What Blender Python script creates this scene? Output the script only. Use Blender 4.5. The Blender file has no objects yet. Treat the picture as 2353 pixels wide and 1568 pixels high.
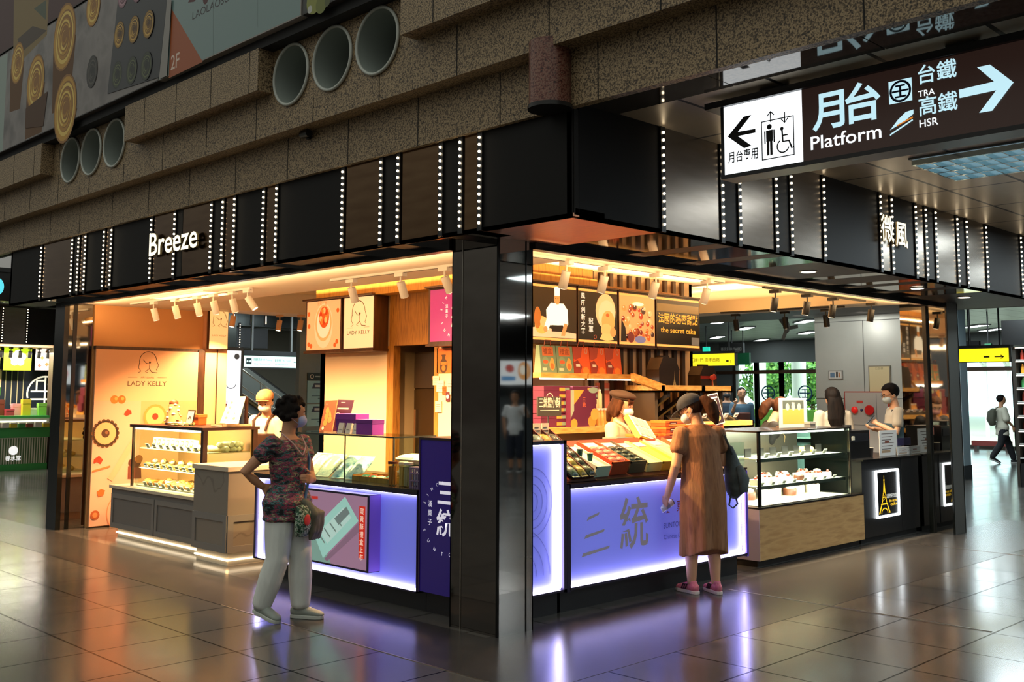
import bpy, bmesh, math, random
from mathutils import Vector, Matrix
from math import pi, sin, cos, radians as rad
random.seed(11)
sc = bpy.context.scene
COL = sc.collection
V = Vector
# ---------------------------------------------------------------- camera
W_PX, H_PX, FOC, PCX, PCY = 2353.0, 1568.0, 2368.2, 1176.5, 659.8
CAM = V((-4.827, -4.973, 1.6))
_a = pi/4 + 0.0016; _p = 0.10164; _r = 0.002258
_f = V((cos(_a)*cos(_p), sin(_a)*cos(_p), sin(_p)))
_rt = _f.cross(V((0, 0, 1))).normalized(); _up = _rt.cross(_f)
_R = _rt*cos(_r) + _up*sin(_r); _U = _up*cos(_r) - _rt*sin(_r)
cd = bpy.data.cameras.new('camera'); cam = bpy.data.objects.new('camera', cd); COL.objects.link(cam)
cam.matrix_world = Matrix(((_R.x, _U.x, -_f.x, CAM.x), (_R.y, _U.y, -_f.y, CAM.y), (_R.z, _U.z, -_f.z, CAM.z), (0, 0, 0, 1)))
cd.sensor_width = 36.0; cd.lens = FOC*36/W_PX; cd.shift_y = (PCY - H_PX/2)/W_PX
cd.clip_end = 300; cd.clip_start = 0.05
sc.camera = cam
def at(ax, val, px, py):
    """point on the real plane ax = val seen at a pixel of the 2353 x 1568 photograph"""
    d = _f*FOC + _R*(px - PCX) + _U*(PCY - py); i = 'xyz'.index(ax)
    return CAM + d*((val - CAM[i])/d[i])
# ---------------------------------------------------------------- world, exposure
vs = sc.view_settings
vs.view_transform = 'Standard'; vs.look = 'None'; vs.gamma = 1; vs.use_curve_mapping = False; vs.exposure = 0.0
w = bpy.data.worlds.new('hall_ambience'); sc.world = w; w.use_nodes = True
nt = w.node_tree; bg = nt.nodes['Background']
tc = nt.nodes.new('ShaderNodeTexCoord'); sx = nt.nodes.new('ShaderNodeSeparateXYZ'); cr = nt.nodes.new('ShaderNodeValToRGB')
nt.links.new(tc.outputs['Generated'], sx.inputs[0]); nt.links.new(sx.outputs['Z'], cr.inputs[0]); nt.links.new(cr.outputs[0], bg.inputs[0])
cr.color_ramp.elements[0].position = 0.0; cr.color_ramp.elements[0].color = (0.12, 0.112, 0.10, 1)
cr.color_ramp.elements[1].position = 0.75; cr.color_ramp.elements[1].color = (0.85, 0.88, 0.80, 1)
bg.inputs[1].default_value = 1.0
cy = sc.cycles
cy.use_denoising = True; cy.use_adaptive_sampling = True; cy.adaptive_threshold = 0.03; cy.max_bounces = 6; cy.diffuse_bounces = 3; cy.glossy_bounces = 4; cy.transmission_bounces = 6; cy.transparent_max_bounces = 8
cy.caustics_reflective = False; cy.caustics_refractive = False; cy.sample_clamp_indirect = 4.0; cy.use_light_tree = True
# ---------------------------------------------------------------- materials
def lin(c):
    if isinstance(c, str): c = tuple(int(c[i:i+2], 16) for i in (0, 2, 4))
    return tuple((x/255/12.92 if x <= 10 else ((x/255+.055)/1.055)**2.4) for x in c[:3]) + (1,)
MATS = {}
def mat(name, col='808080', rough=.5, metal=0., emit=0., ecol=None, spec=.5, trans=0., coat=0., alpha=1.):
    k = name
    if k in MATS: return MATS[k]
    m = bpy.data.materials.new(name); m.use_nodes = True; MATS[k] = m
    b = m.node_tree.nodes['Principled BSDF']
    b.inputs['Base Color'].default_value = lin(col); b.inputs['Roughness'].default_value = rough
    b.inputs['Metallic'].default_value = metal; b.inputs['Specular IOR Level'].default_value = spec
    b.inputs['Transmission Weight'].default_value = trans; b.inputs['Coat Weight'].default_value = coat
    b.inputs['Alpha'].default_value = alpha
    if emit: b.inputs['Emission Color'].default_value = lin(ecol or col); b.inputs['Emission Strength'].default_value = emit
    return m
def C(col, rough=.5, **k):
    """plain matte colour"""
    return mat('c_%s_%s_%s' % (col, rough, '_'.join('%s%s' % i for i in k.items())), col, rough, **k)
def L(col, e=1.0):
    """a print on a back-lit sign face"""
    m = mat('lit_%s_%s' % (col, e), col, .35, emit=e); m.cycles.emission_sampling = 'NONE' if e < .5 else 'AUTO'
    return m
def noise_mat(name, cols, scale=8, rough=.5, metal=0, detail=3, stretch=(1, 1, 1), bump=0, bscale=None, kind='noise', pos=None, spec=.5, emit=0, coat=0):
    if name in MATS: return MATS[name]
    m = mat(name, 'ffffff', rough, metal, spec=spec, coat=coat); t = m.node_tree; b = t.nodes['Principled BSDF']
    c = t.nodes.new('ShaderNodeTexCoord'); mp = t.nodes.new('ShaderNodeMapping'); mp.inputs['Scale'].default_value = stretch
    t.links.new(c.outputs['Object'], mp.inputs[0])
    if kind == 'noise':
        n = t.nodes.new('ShaderNodeTexNoise'); n.inputs['Scale'].default_value = scale; n.inputs['Detail'].default_value = detail; out = n.outputs['Fac']
    elif kind == 'voronoi':
        n = t.nodes.new('ShaderNodeTexVoronoi'); n.inputs['Scale'].default_value = scale; out = n.outputs['Color']
    else:
        n = t.nodes.new('ShaderNodeTexWave'); n.inputs['Scale'].default_value = scale; n.inputs['Distortion'].default_value = 6; n.inputs['Detail'].default_value = detail; out = n.outputs['Fac']
    t.links.new(mp.outputs[0], n.inputs['Vector'])
    r = t.nodes.new('ShaderNodeValToRGB'); el = r.color_ramp.elements
    pos = pos or [.3 + .4*i/(len(cols)-1) for i in range(len(cols))]
    while len(el) < len(cols): el.new(.5)
    for e, p, q in zip(el, pos, cols): e.position = p; e.color = lin(q)
    t.links.new(out, r.inputs[0]); t.links.new(r.outputs[0], b.inputs['Base Color'])
    if emit: t.links.new(r.outputs[0], b.inputs['Emission Color']); b.inputs['Emission Strength'].default_value = emit
    if bump:
        bn = t.nodes.new('ShaderNodeBump'); bn.inputs['Strength'].default_value = bump; bn.inputs['Distance'].default_value = .01
        n2 = t.nodes.new('ShaderNodeTexNoise'); n2.inputs['Scale'].default_value = bscale or scale; t.links.new(mp.outputs[0], n2.inputs['Vector'])
        t.links.new(n2.outputs['Fac'], bn.inputs['Height']); t.links.new(bn.outputs[0], b.inputs['Normal'])
    return m
def emis(name, col, s, sample=True):
    m = mat('glow_' + name, col, .5, emit=s)
    m.cycles.emission_sampling = 'AUTO' if sample else 'NONE'
    return m
def glass_mat(name='clear_glass', tint='e8f4f0', a=.12):
    """thin pane: mostly see-through with a mirror sheen"""
    if name in MATS: return MATS[name]
    m = bpy.data.materials.new(name); m.use_nodes = True; MATS[name] = m; t = m.node_tree; t.nodes.clear()
    o = t.nodes.new('ShaderNodeOutputMaterial'); mx = t.nodes.new('ShaderNodeMixShader'); tr = t.nodes.new('ShaderNodeBsdfTransparent'); gl = t.nodes.new('ShaderNodeBsdfGlossy')
    fr = t.nodes.new('ShaderNodeFresnel'); fr.inputs[0].default_value = 1.25
    tr.inputs[0].default_value = lin(tint); gl.inputs['Roughness'].default_value = .02
    ge = t.nodes.new('ShaderNodeNewGeometry'); inv = t.nodes.new('ShaderNodeMath'); inv.operation = 'SUBTRACT'; inv.inputs[0].default_value = 1; mu = t.nodes.new('ShaderNodeMath'); mu.operation = 'MULTIPLY'
    t.links.new(ge.outputs['Backfacing'], inv.inputs[1]); t.links.new(inv.outputs[0], mu.inputs[0]); t.links.new(fr.outputs[0], mu.inputs[1])
    t.links.new(mu.outputs[0], mx.inputs[0]); t.links.new(tr.outputs[0], mx.inputs[1]); t.links.new(gl.outputs[0], mx.inputs[2]); t.links.new(mx.outputs[0], o.inputs[0])
    return m
# ---------------------------------------------------------------- mesh builder
UNIQ = {}
class B:
    def __init__(s): s.v = []; s.f = []; s.mi = []; s.sm = []; s.ms = []
    def mid(s, m):
        if m not in s.ms: s.ms.append(m)
        return s.ms.index(m)
    def add(s, vs, fs, m, smooth=False, M=None):
        o = len(s.v); i = s.mid(m)
        s.v += [tuple(M @ V(p)) if M else tuple(p) for p in vs]
        for f in fs: s.f.append(tuple(o+k for k in f)); s.mi.append(i); s.sm.append(smooth)
        return s
    def box(s, a, b, m, M=None):
        x0, x1 = sorted((a[0], b[0])); y0, y1 = sorted((a[1], b[1])); z0, z1 = sorted((a[2], b[2]))
        return s.add([(x0,y0,z0),(x1,y0,z0),(x1,y1,z0),(x0,y1,z0),(x0,y0,z1),(x1,y0,z1),(x1,y1,z1),(x0,y1,z1)],
              [(3,2,1,0),(4,5,6,7),(0,1,5,4),(1,2,6,5),(2,3,7,6),(3,0,4,7)], m, False, M)
    def quad(s, pts, m): return s.add(pts, [tuple(range(len(pts)))], m)
    def tube(s, pts, rad_, m, n=10, smooth=True, closed=False, M=None, up=None, round_=0):
        """loft of circles (r) or ellipses (ra, rb) along pts; ra lies along `up`-side axis"""
        pts = [V(p) for p in pts]; k = len(pts)
        rr = [rad_]*k if isinstance(rad_, (int, float)) else list(rad_)
        rr = [(r, r) if isinstance(r, (int, float)) else r for r in rr]
        if round_ and not closed:
            d0 = (pts[0]-pts[1]).normalized(); d1 = (pts[-1]-pts[-2]).normalized(); a, z = rr[0], rr[-1]
            pre = [(pts[0] + d0*min(a)*round_*sin(t), (a[0]*cos(t), a[1]*cos(t))) for t in (1.3, .9, .45)]
            post = [(pts[-1] + d1*min(z)*round_*sin(t), (z[0]*cos(t), z[1]*cos(t))) for t in (.45, .9, 1.3)]
            pts = [p for p, _ in pre] + pts + [p for p, _ in post]; rr = [r for _, r in pre] + rr + [r for _, r in post]; k = len(pts)
        vs = []; prev = V(up) if up else None
        for i, p in enumerate(pts):
            if closed: t = pts[(i+1) % k] - pts[i-1]
            else: t = pts[min(i+1, k-1)] - pts[max(i-1, 0)]
            t.normalize()
            if prev is None: prev = V((0, 0, 1)) if abs(t.z) < .9 else V((1, 0, 0))
            a = (prev - t*prev.dot(t))
            if a.length < 1e-5: a = t.orthogonal()
            a.normalize(); b = t.cross(a)
            if not up: prev = a
            for j in range(n):
                th = 2*pi*j/n; vs.append(p + a*rr[i][0]*cos(th) + b*rr[i][1]*sin(th))
        fs = []
        for i in range(k if closed else k-1):
            for j in range(n):
                q = ((i+1) % k)*n; fs.append((i*n+j, i*n+(j+1) % n, q+(j+1) % n, q+j))
        if not closed: fs += [tuple(range(n-1, -1, -1)), tuple((k-1)*n+j for j in range(n))]
        return s.add(vs, fs, m, smooth, M)
    def cyl(s, p0, p1, r, m, n=16, r1=None, smooth=True, M=None): return s.tube([p0, p1], [r, r if r1 is None else r1], m, n, smooth, M=M)
    def lathe(s, prof, c, m, n=20, smooth=True, M=None):
        vs = []; k = len(prof)
        for r, z in prof:
            for j in range(n): th = 2*pi*j/n; vs.append((c[0]+r*cos(th), c[1]+r*sin(th), c[2]+z))
        fs = [(i*n+j, i*n+(j+1) % n, (i+1)*n+(j+1) % n, (i+1)*n+j) for i in range(k-1) for j in range(n)]
        fs += [tuple(range(n-1, -1, -1)), tuple((k-1)*n+j for j in range(n))]
        return s.add(vs, fs, m, smooth, M)
    def ell(s, c, r, m, n=14, k=9, M=None, warp=None):
        r = (r, r, r) if isinstance(r, (int, float)) else r
        vs = [V((0, 0, -1))]
        for i in range(1, k):
            ph = -pi/2 + pi*i/k
            for j in range(n): th = 2*pi*j/n; vs.append(V((cos(ph)*cos(th), cos(ph)*sin(th), sin(ph))))
        vs.append(V((0, 0, 1)))
        if warp: vs = [warp(p) for p in vs]
        vs = [V((c[0]+p.x*r[0], c[1]+p.y*r[1], c[2]+p.z*r[2])) for p in vs]
        fs = [(0, 1+(j+1) % n, 1+j) for j in range(n)]
        for i in range(k-2):
            for j in range(n): a = 1+i*n; fs.append((a+j, a+(j+1) % n, a+n+(j+1) % n, a+n+j))
        a = 1+(k-2)*n; t = len(vs)-1
        fs += [(a+j, a+(j+1) % n, t) for j in range(n)]
        return s.add(vs, fs, m, True, M)
    def prism(s, pts, o, u, v, n, d, m):
        """polygon pts in frame (o, u, v) extruded d along n"""
        o, u, v, n = V(o), V(u), V(v), V(n); k = len(pts)
        a = [o+u*p[0]+v*p[1] for p in pts]; b = [p+n*d for p in a]
        return s.add(a+b, [tuple(range(k-1, -1, -1)), tuple(range(k, 2*k))]+[(i, (i+1) % k, k+(i+1) % k, k+i) for i in range(k)], m)
    def obj(s, name, parent=None, w=False, bev=0, M=None):
        """link as ONE mesh object; w: vertices are world coordinates, moved into the parent's own frame"""
        me = bpy.data.meshes.new(name); vs = s.v
        if M: vs = [M @ V(p) for p in vs]
        if w and parent is not None:
            inv = WM[parent].inverted(); vs = [inv @ V(p) for p in vs]
        me.from_pydata([tuple(p) for p in vs], [], s.f)
        for m in s.ms: me.materials.append(m)
        me.polygons.foreach_set('material_index', s.mi); me.polygons.foreach_set('use_smooth', s.sm)
        bm = bmesh.new(); bm.from_mesh(me); bmesh.ops.recalc_face_normals(bm, faces=bm.faces); bm.to_mesh(me); bm.free()
        if any(s.sm): me.set_sharp_from_angle(angle=rad(50))
        o = bpy.data.objects.new(name, me); COL.objects.link(o)
        if parent is not None: o.parent = parent; WM[o] = WM[parent]
        else: WM[o] = Matrix()
        if bev:
            md = o.modifiers.new('bevel', 'BEVEL'); md.width = bev; md.segments = 2; md.limit_method = 'ANGLE'
        return o
WM = {}
def tag(o, label, cat, group=None, kind=None):
    o['label'] = label; o['category'] = cat
    if group: o['group'] = group
    if kind: o['kind'] = kind
    return o
def thing(name, label, cat, loc=(0, 0, 0), rz=0, group=None, rot=None):
    o = bpy.data.objects.new(name, None); COL.objects.link(o); o.empty_display_size = .1
    o.location = loc; o.rotation_euler = rot or (0, 0, rz)
    WM[o] = Matrix.Translation(V(loc)) @ o.rotation_euler.to_matrix().to_4x4()
    return tag(o, label, cat, group)
def st(o): o['kind'] = 'structure'; return o
def mv(o, loc, rz=None):
    o.location = loc
    if rz is not None: o.rotation_euler.z = rz
    WM[o] = Matrix.Translation(V(loc)) @ o.rotation_euler.to_matrix().to_4x4(); return o
def dup(root, loc, rz=None, label=None, group=None, rot=None):
    def cp(o, par):
        c = o.copy(); COL.objects.link(c); c.parent = par
        for ch in o.children: cp(ch, c)
        return c
    r = cp(root, None); r.location = loc
    if rz is not None: r.rotation_euler = (root.rotation_euler.x, root.rotation_euler.y, rz)
    if rot is not None: r.rotation_euler = rot
    if label: r['label'] = label
    if group: r['group'] = group
    return r
# ---------------------------------------------------------------- text and flat printed art
_tc = {}
def glyphs(body, bold=0.0):
    k = (body, bold)
    if k in _tc: return _tc[k]
    c = bpy.data.curves.new('lettering', 'FONT'); c.body = body; c.size = 1; c.offset = bold; c.resolution_u = 3; c.fill_mode = 'FRONT'
    o = bpy.data.objects.new('lettering', c); me = o.to_mesh()
    vs = [(p.co.x, p.co.y) for p in me.vertices]; fs = [tuple(p.vertices) for p in me.polygons]
    o.to_mesh_clear(); bpy.data.objects.remove(o); bpy.data.curves.remove(c)
    if vs:
        x0 = min(p[0] for p in vs); y0 = min(p[1] for p in vs)
        vs = [(x-x0, y-y0) for x, y in vs]
    _tc[k] = (vs, fs); return vs, fs
class Art:
    """flat print on a frame: origin o, u to the viewer's right, v up; layers stand 0.4 mm proud of each other"""
    def __init__(s, o, u, v, step=.00015):
        s.o = V(o); s.u = V(u).normalized(); s.v = V(v).normalized(); s.n = s.u.cross(s.v); s.b = B(); s.k = 1; s.step = step
    def P(s, x, y, k=None): return s.o + s.u*x + s.v*y + s.n*(s.step*(s.k if k is None else k))
    def poly(s, pts, m):
        s.b.add([s.P(*p) for p in pts], [tuple(range(len(pts)))], m); s.k += 1; return s
    def rect(s, x, y, w, h, m): return s.poly([(x, y), (x+w, y), (x+w, y+h), (x, y+h)], m)
    def disc(s, x, y, rx, m, ry=None, n=20, a0=0, a1=2*pi):
        ry = ry or rx
        if a1-a0 < 6.2: return s.poly([(x+rx*cos(a0+(a1-a0)*i/n), y+ry*sin(a0+(a1-a0)*i/n)) for i in range(n+1)], m)
        return s.poly([(x+rx*cos(2*pi*i/n), y+ry*sin(2*pi*i/n)) for i in range(n)], m)
    def line(s, pts, wd, m, closed=False):
        pts = [V(p) for p in pts]; k = len(pts); l, r = [], []
        for i, p in enumerate(pts):
            a = pts[i-1] if (i or closed) else p; b = pts[(i+1) % k] if (i < k-1 or closed) else p
            d = (b-a).normalized(); nn = V((-d.y, d.x))*wd/2; l.append(p+nn); r.append(p-nn)
        fs = [(i, (i+1) % k, k+(i+1) % k, k+i) for i in range(k if closed else k-1)]
        s.b.add([s.P(p.x, p.y) for p in l+r], fs, m); s.k += 1; return s
    def ring(s, x, y, r, wd, m, ry=None, a0=0, a1=2*pi, n=24):
        full = a1-a0 > 6.2; ry = ry or r
        return s.line([(x+r*cos(a0+(a1-a0)*i/n), y+ry*sin(a0+(a1-a0)*i/n)) for i in range(n if full else n+1)], wd, m, full)
    def text(s, body, x, y, size, m, bold=0., align='l', width=None, rot=0., sx=1.):
        vs, fs = glyphs(body, bold)
        if not vs: return s
        w = max(p[0] for p in vs)*size*sx
        if width: sx *= width/w; w = width
        dx = {'l': 0, 'c': -w/2, 'r': -w}[align]; cr_, sr = cos(rot), sin(rot)
        pts = [(dx+p[0]*size*sx, p[1]*size) for p in vs]
        s.b.add([s.P(x+a*cr_-b*sr, y+a*sr+b*cr_) for a, b in pts], fs, m); s.k += 1; return s
    def vtext(s, body, x, y, size, m, bold=0., gap=1.12):
        for i, ch in enumerate(body): s.text(ch, x, y-i*size*gap, size, m, bold, 'c')
        return s
    def arc(s, body, x, y, r, a0, a1, size, m, bold=0., inward=False):
        k = len(body)
        for i, ch in enumerate(body):
            a = a0+(a1-a0)*i/max(1, k-1)
            s.text(ch, x+r*cos(a), y+r*sin(a), size, m, bold, 'c', rot=a+(pi/2 if inward else -pi/2))
        return s
    def obj(s, name, parent=None): return s.b.obj(name, parent, w=True)
XU = V((1, 0, 0)); YU = V((0, 1, 0)); ZU = V((0, 0, 1))
# ================================================================ setting: floor, granite, fascia, ceilings, columns
def tile_mat(name, c1, c2, cm, tw, th, ox, oy, rough, mortar=.004, metal=0, rvar=.06, spec=.5, swap=False):
    m = mat(name, c1, rough, metal, spec=spec); t = m.node_tree; b = t.nodes['Principled BSDF']
    c = t.nodes.new('ShaderNodeTexCoord'); mp = t.nodes.new('ShaderNodeMapping'); mp.inputs['Location'].default_value = (ox, oy, 0)
    br = t.nodes.new('ShaderNodeTexBrick'); br.offset = 0; br.inputs['Scale'].default_value = 1
    for k, v in (('Color1', c1), ('Color2', c2), ('Mortar', cm)): br.inputs[k].default_value = lin(v)
    br.inputs['Brick Width'].default_value = tw; br.inputs['Row Height'].default_value = th; br.inputs['Mortar Size'].default_value = mortar
    br.inputs['Mortar Smooth'].default_value = .1
    t.links.new(c.outputs['Object'], mp.inputs[0])
    src = mp.outputs[0]
    if swap:
        s1 = t.nodes.new('ShaderNodeSeparateXYZ'); s2 = t.nodes.new('ShaderNodeCombineXYZ')
        t.links.new(src, s1.inputs[0]); t.links.new(s1.outputs['Y'], s2.inputs['X']); t.links.new(s1.outputs['Z'], s2.inputs['Y']); src = s2.outputs[0]
    t.links.new(src, br.inputs['Vector'])
    n = t.nodes.new('ShaderNodeTexNoise'); n.inputs['Scale'].default_value = 2.2; n.inputs['Detail'].default_value = 5
    t.links.new(c.outputs['Object'], n.inputs['Vector'])
    mr = t.nodes.new('ShaderNodeMapRange'); mr.inputs[3].default_value = rough-rvar; mr.inputs[4].default_value = rough+rvar
    t.links.new(n.outputs['Fac'], mr.inputs[0]); t.links.new(mr.outputs[0], b.inputs['Roughness'])
    return m, t, b, br
FLOOR, t, b, br = tile_mat('floor_tiles', '5a5753', '66615b', '0c0b0a', .645, .62, .755, -1.495, .17, mortar=.007, spec=.9)
n = t.nodes.new('ShaderNodeTexNoise'); n.inputs['Scale'].default_value = 9; n.inputs['Detail'].default_value = 6
mx = t.nodes.new('ShaderNodeMixRGB'); mx.blend_type = 'MULTIPLY'; mx.inputs[0].default_value = .45
t.links.new(br.outputs['Color'], mx.inputs[1]); t.links.new(n.outputs['Fac'], mx.inputs[2]); t.links.new(mx.outputs[0], b.inputs['Base Color'])
mr = t.nodes.new('ShaderNodeMapRange'); mr.inputs[3].default_value = .9; mr.inputs[4].default_value = .05
t.links.new(br.outputs['Fac'], mr.inputs[0]); t.links.new(mr.outputs[0], b.inputs['Specular IOR Level'])
st(B().quad([(-30, -22, 0), (70, -22, 0), (70, 60, 0), (-30, 60, 0)], FLOOR).obj('floor'))
PAVE = noise_mat('border_stone', ['34312f', '403c39'], 5, .24)
st(B().box((-.755, -1.03, -.02), (-.05, 11, .001), PAVE).box((-.755, -1.03, -.02), (9, .05, .0012), PAVE).obj('floor_border'))
STEEL = mat('brushed_steel', '9a948a', .3, 1)
for nm, a, b2 in (('trim_1', (2.50, -2.2), (2.515, -.12)), ('trim_2', (-.762, -1.03), (-.752, 2.2)), ('trim_3', (6.1, -2.4), (6.112, .2))):
    st(B().box((a[0], a[1], 0), (b2[0], b2[1], .003), STEEL).obj(nm))
# ---- granite beams of the hall
GRAN = noise_mat('speckled_granite', ['211b14', '6f5c43', 'b59c76', '3f372e'], 95, .55, detail=9, pos=[.32, .47, .58, .7], bump=.15, bscale=90)
REDG = noise_mat('red_granite', ['24100c', '6d3a30', '8f6a58', '3a201c'], 80, .35, detail=5, pos=[.32, .46, .57, .7])
JOINT = C('14110e', .8)
def holed(x, y0, y1, z0, z1, holes, r, m, n=32):
    """front face of a wall (facing -x) with round holes"""
    b = B(); ys = sorted(holes); p = y0
    for h in ys:
        a, c = h-.27, h+.27; b.quad([(x, p, z0), (x, a, z0), (x, a, z1), (x, p, z1)], m); p = c
        q = [(h+r*cos(2*pi*k/n), 4.082+r*sin(2*pi*k/n)) for k in range(n)]; sq = []
        for k in range(n):
            cx, cz = cos(2*pi*k/n), sin(2*pi*k/n); s = 1/max(abs(cx), abs(cz)); dx, dz = cx*s, cz*s
            sq.append((h+.27*dx, 4.082+(z1-4.082 if dz > 0 else 4.082-z0)*dz))
        b.add([(x, *v) for v in q]+[(x, *v) for v in sq], [(k, (k+1) % n, n+(k+1) % n, n+k) for k in range(n)], m)
    b.quad([(x, p, z0), (x, y1, z0), (x, y1, z1), (x, p, z1)], m); return b
def beam(name, x, x2, z0, z1, y0, y1, joints, off=0, b=None):
    b = b or B().box((x, y0, z0), (x2, y1, z1), GRAN)
    y = y0 + off
    while y < y1:
        near = name == 'wall_beam_middle' and any(abs(y-h) < .26 for h in (1.846, 1.289, .74, 6.133, 5.596, 5.042))
        if y > y0+.05: b.box((x-.0015, y-.004, z0+.002), (x+.01, y+.004, 3.832 if near else z1-.002), JOINT)
        y += joints
    return st(b.obj(name))
beam('wall_beam', -.33, -.27, 3.30, 3.66, -9, 22, .82, .45)
hb = holed(-.48, -9, 22, 3.645, 4.55, [1.846, 1.289, .74, 6.133, 5.596, 5.042], .232, GRAN)
hb.quad([(-.48, -9, 3.645), (-.27, -9, 3.645), (-.27, 22, 3.645), (-.48, 22, 3.645)], GRAN)
beam('wall_beam_middle', -.48, 1.2, 3.645, 4.55, -9, 22, .82, .7, hb)
for i, (y0, y1) in enumerate(((-9, .316), (2.12, 4.527), (6.62, 9.1), (10.6, 13))):
    beam('wall_beam_upper', -.62, -.482, 3.985, 4.33, y0, y1, .62, (.3, .13, .2, .2)[i])
DARK = C('0b0908', .7)
st(B().box((-.60, -9, 4.33), (-.45, 22, 4.42), DARK).box((-.56, -9, 4.42), (-.45, 22, 6.9), DARK).box((-.05, -9, 3.37), (0, 22, 6.9), DARK).obj('wall_upper'))
st(B().cyl((-.40, -.852, 3.29), (-.40, -.852, 3.70), .128, REDG, 28).cyl((-.40, -.852, 3.285), (-.40, -.852, 3.31), .136, C('0d0a08', .4), 28).obj('column_round'))
# ---- fascia with its mirror and matt panels
FM = noise_mat('fascia_bronze_mirror', ['5a4430', '66503a'], 3, .16, metal=1, bump=.05, bscale=1.3, stretch=(1, 1, 6))
FS = noise_mat('fascia_steel_mirror', ['8c8074', '978b80'], 3, .27, metal=1, bump=.06, bscale=1.3, stretch=(1, 1, 6))
FD = C('0d0a08', .6, spec=.2)
FD2 = C('171210', .5, spec=.3)
FXL = -.29; FYR = -.937; ZS = 2.645; ZF = 3.302; ZC = 3.35
LED_Y = [7.34, 6.45, 6.28, 6.10, 5.63, 5.45, 4.55, 4.07, 3.38, 3.18, 2.98, 2.51, 2.31, 1.39, .92, .72, .26, .06, -.13]
LED_X = [.59, 1.28, 1.50, 2.00, 2.22, 2.73, 3.73, 3.95, 4.44, 4.66, 4.88, 5.39, 5.62, 6.13, 7.13]
MIR_L = [(6.45, 7.34), (6.10, 6.28), (5.45, 5.63), (4.07, 4.55), (3.38, 3.93), (2.98, 3.18), (2.31, 2.51), (.92, 1.39), (.26, .72), (-.13, .06)]
MIR_R = [(.59, 1.28), (1.50, 2.00), (2.22, 2.73), (3.73, 3.95), (4.44, 4.66), (4.88, 5.39), (5.62, 6.13)]
def segs(lo, hi, mirs):
    out = []; p = lo
    for a, c in sorted(mirs): out.append((p, a, 0)); out.append((a, c, 1)); p = c
    out.append((p, hi, 0)); return [s for s in out if s[1]-s[0] > .005]
MS = noise_mat('soffit_mirror', ['8a7c6e', '94867a'], 3, .06, metal=1, bump=.02, bscale=1.5)
SOF_GLOW = noise_mat('soffit_brushed', ['d89a70', 'c08a70'], 6, .38, metal=1, stretch=(20, 1, 1))  # orange reflection of the lit stalls is put into this metal's colour
b = B(); so = B()
for a, c, k in segs(FYR, 8.34, MIR_L):
    b.box((FXL, a+.004, ZS), (FXL+.05, c-.004, ZF), FM if k else FD)
    if a > FYR+.01: so.box((FXL, a+.004, ZS), (.0, c-.004, ZS+.02), MS if k else FD2)
b.box((FXL+.01, FYR, ZS+.01), (FXL+.05, 8.34, ZF), JOINT); so.box((FXL+.02, FYR, ZS+.01), (0, 8.3, ZS+.05), JOINT)
b.box((FXL, 8.29, ZS), (1.4, 8.34, ZF), FD)
st(b.obj('fascia_left')); 
b = B()
for a, c, k in segs(FXL+.05, 8.3, MIR_R):
    b.box((a+.004, FYR, ZS), (c-.004, FYR+.05, ZC), FS if k else (FD if a < .3 else FD2))
    if a > .3: so.box((a+.004, FYR, ZS), (c-.004, .0, ZS+.02), MS if k else FD2)
b.box((FXL, FYR+.01, ZS+.01), (8.3, FYR+.05, ZC), JOINT); so.box((.6, FYR+.02, ZS+.01), (8.3, .0, ZS+.05), JOINT)
b.box((8.25, FYR, ZS), (8.3, 9, ZC), FD2)
st(b.obj('fascia_right'))
so.box((FXL, FYR, ZS), (.588, 0, ZS+.02), SOF_GLOW).box((0, 0, ZS+.004), (8.3, .12, ZS+.05), FD2).box((0, 0, ZS+.004), (.12, 8.3, ZS+.05), FD2).box((6.9, 0, ZS), (8.3, 9, ZS+.05), FD2)
st(so.obj('ceiling_soffit'))
st(B().box((FXL+.05, FYR+.05, ZF-.02), (8.25, 8.3, ZC), DARK).obj('ceiling_void'))
# black frame bars along the two shop fronts
FR = C('0e0c0b', .25)
st(B().box((-.03, .47, 2.60), (.05, 7.4, 2.648), FR).obj('trim_4')); st(B().box((.33, -.03, 2.595), (7.2, .05, 2.648), FR).obj('trim_5'))
# ---- metal tile ceiling of the passage, with a polished stone strip along the granite
CEILM, t, b, br = tile_mat('ceiling_panels', 'bfb09a', 'c9baa4', '120d0a', 1.02, .6, 0, 1.4, .34, mortar=.014, metal=.45, rvar=.05)
t.links.new(br.outputs['Color'], b.inputs['Base Color'])
st(B().box((.12, -22, ZC), (26.3, FYR, ZC+.05), CEILM).obj('ceiling'))
CEILF, t, b, br = tile_mat('far_ceiling_panels', 'b4bcb8', 'bcc4c0', '5a605e', 1.2, .6, 0, 0, .35, mortar=.012, metal=.1, rvar=.05)
t.links.new(br.outputs['Color'], b.inputs['Base Color'])
st(B().box((8.3, FYR, ZC+.003), (26.3, 45, ZC+.053), CEILF).box((1.2, 8.34, ZC+.003), (8.3, 45, ZC+.053), CEILF).obj('ceiling_far'))
POL = noise_mat('polished_stone', ['3a342c', '6a5f52'], 60, .05, metal=.5, detail=4)
b = B()
for i in range(14): b.box((-.27, -9+.9*i, 3.342), (.12, -9+.9*i+.893, 3.36), POL) if -9+.9*i+.9 < -.8 else None
b.box((-.27, -9, 3.35), (.12, FYR, 3.365), JOINT); st(b.obj('ceiling_edge_strip'))
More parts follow.
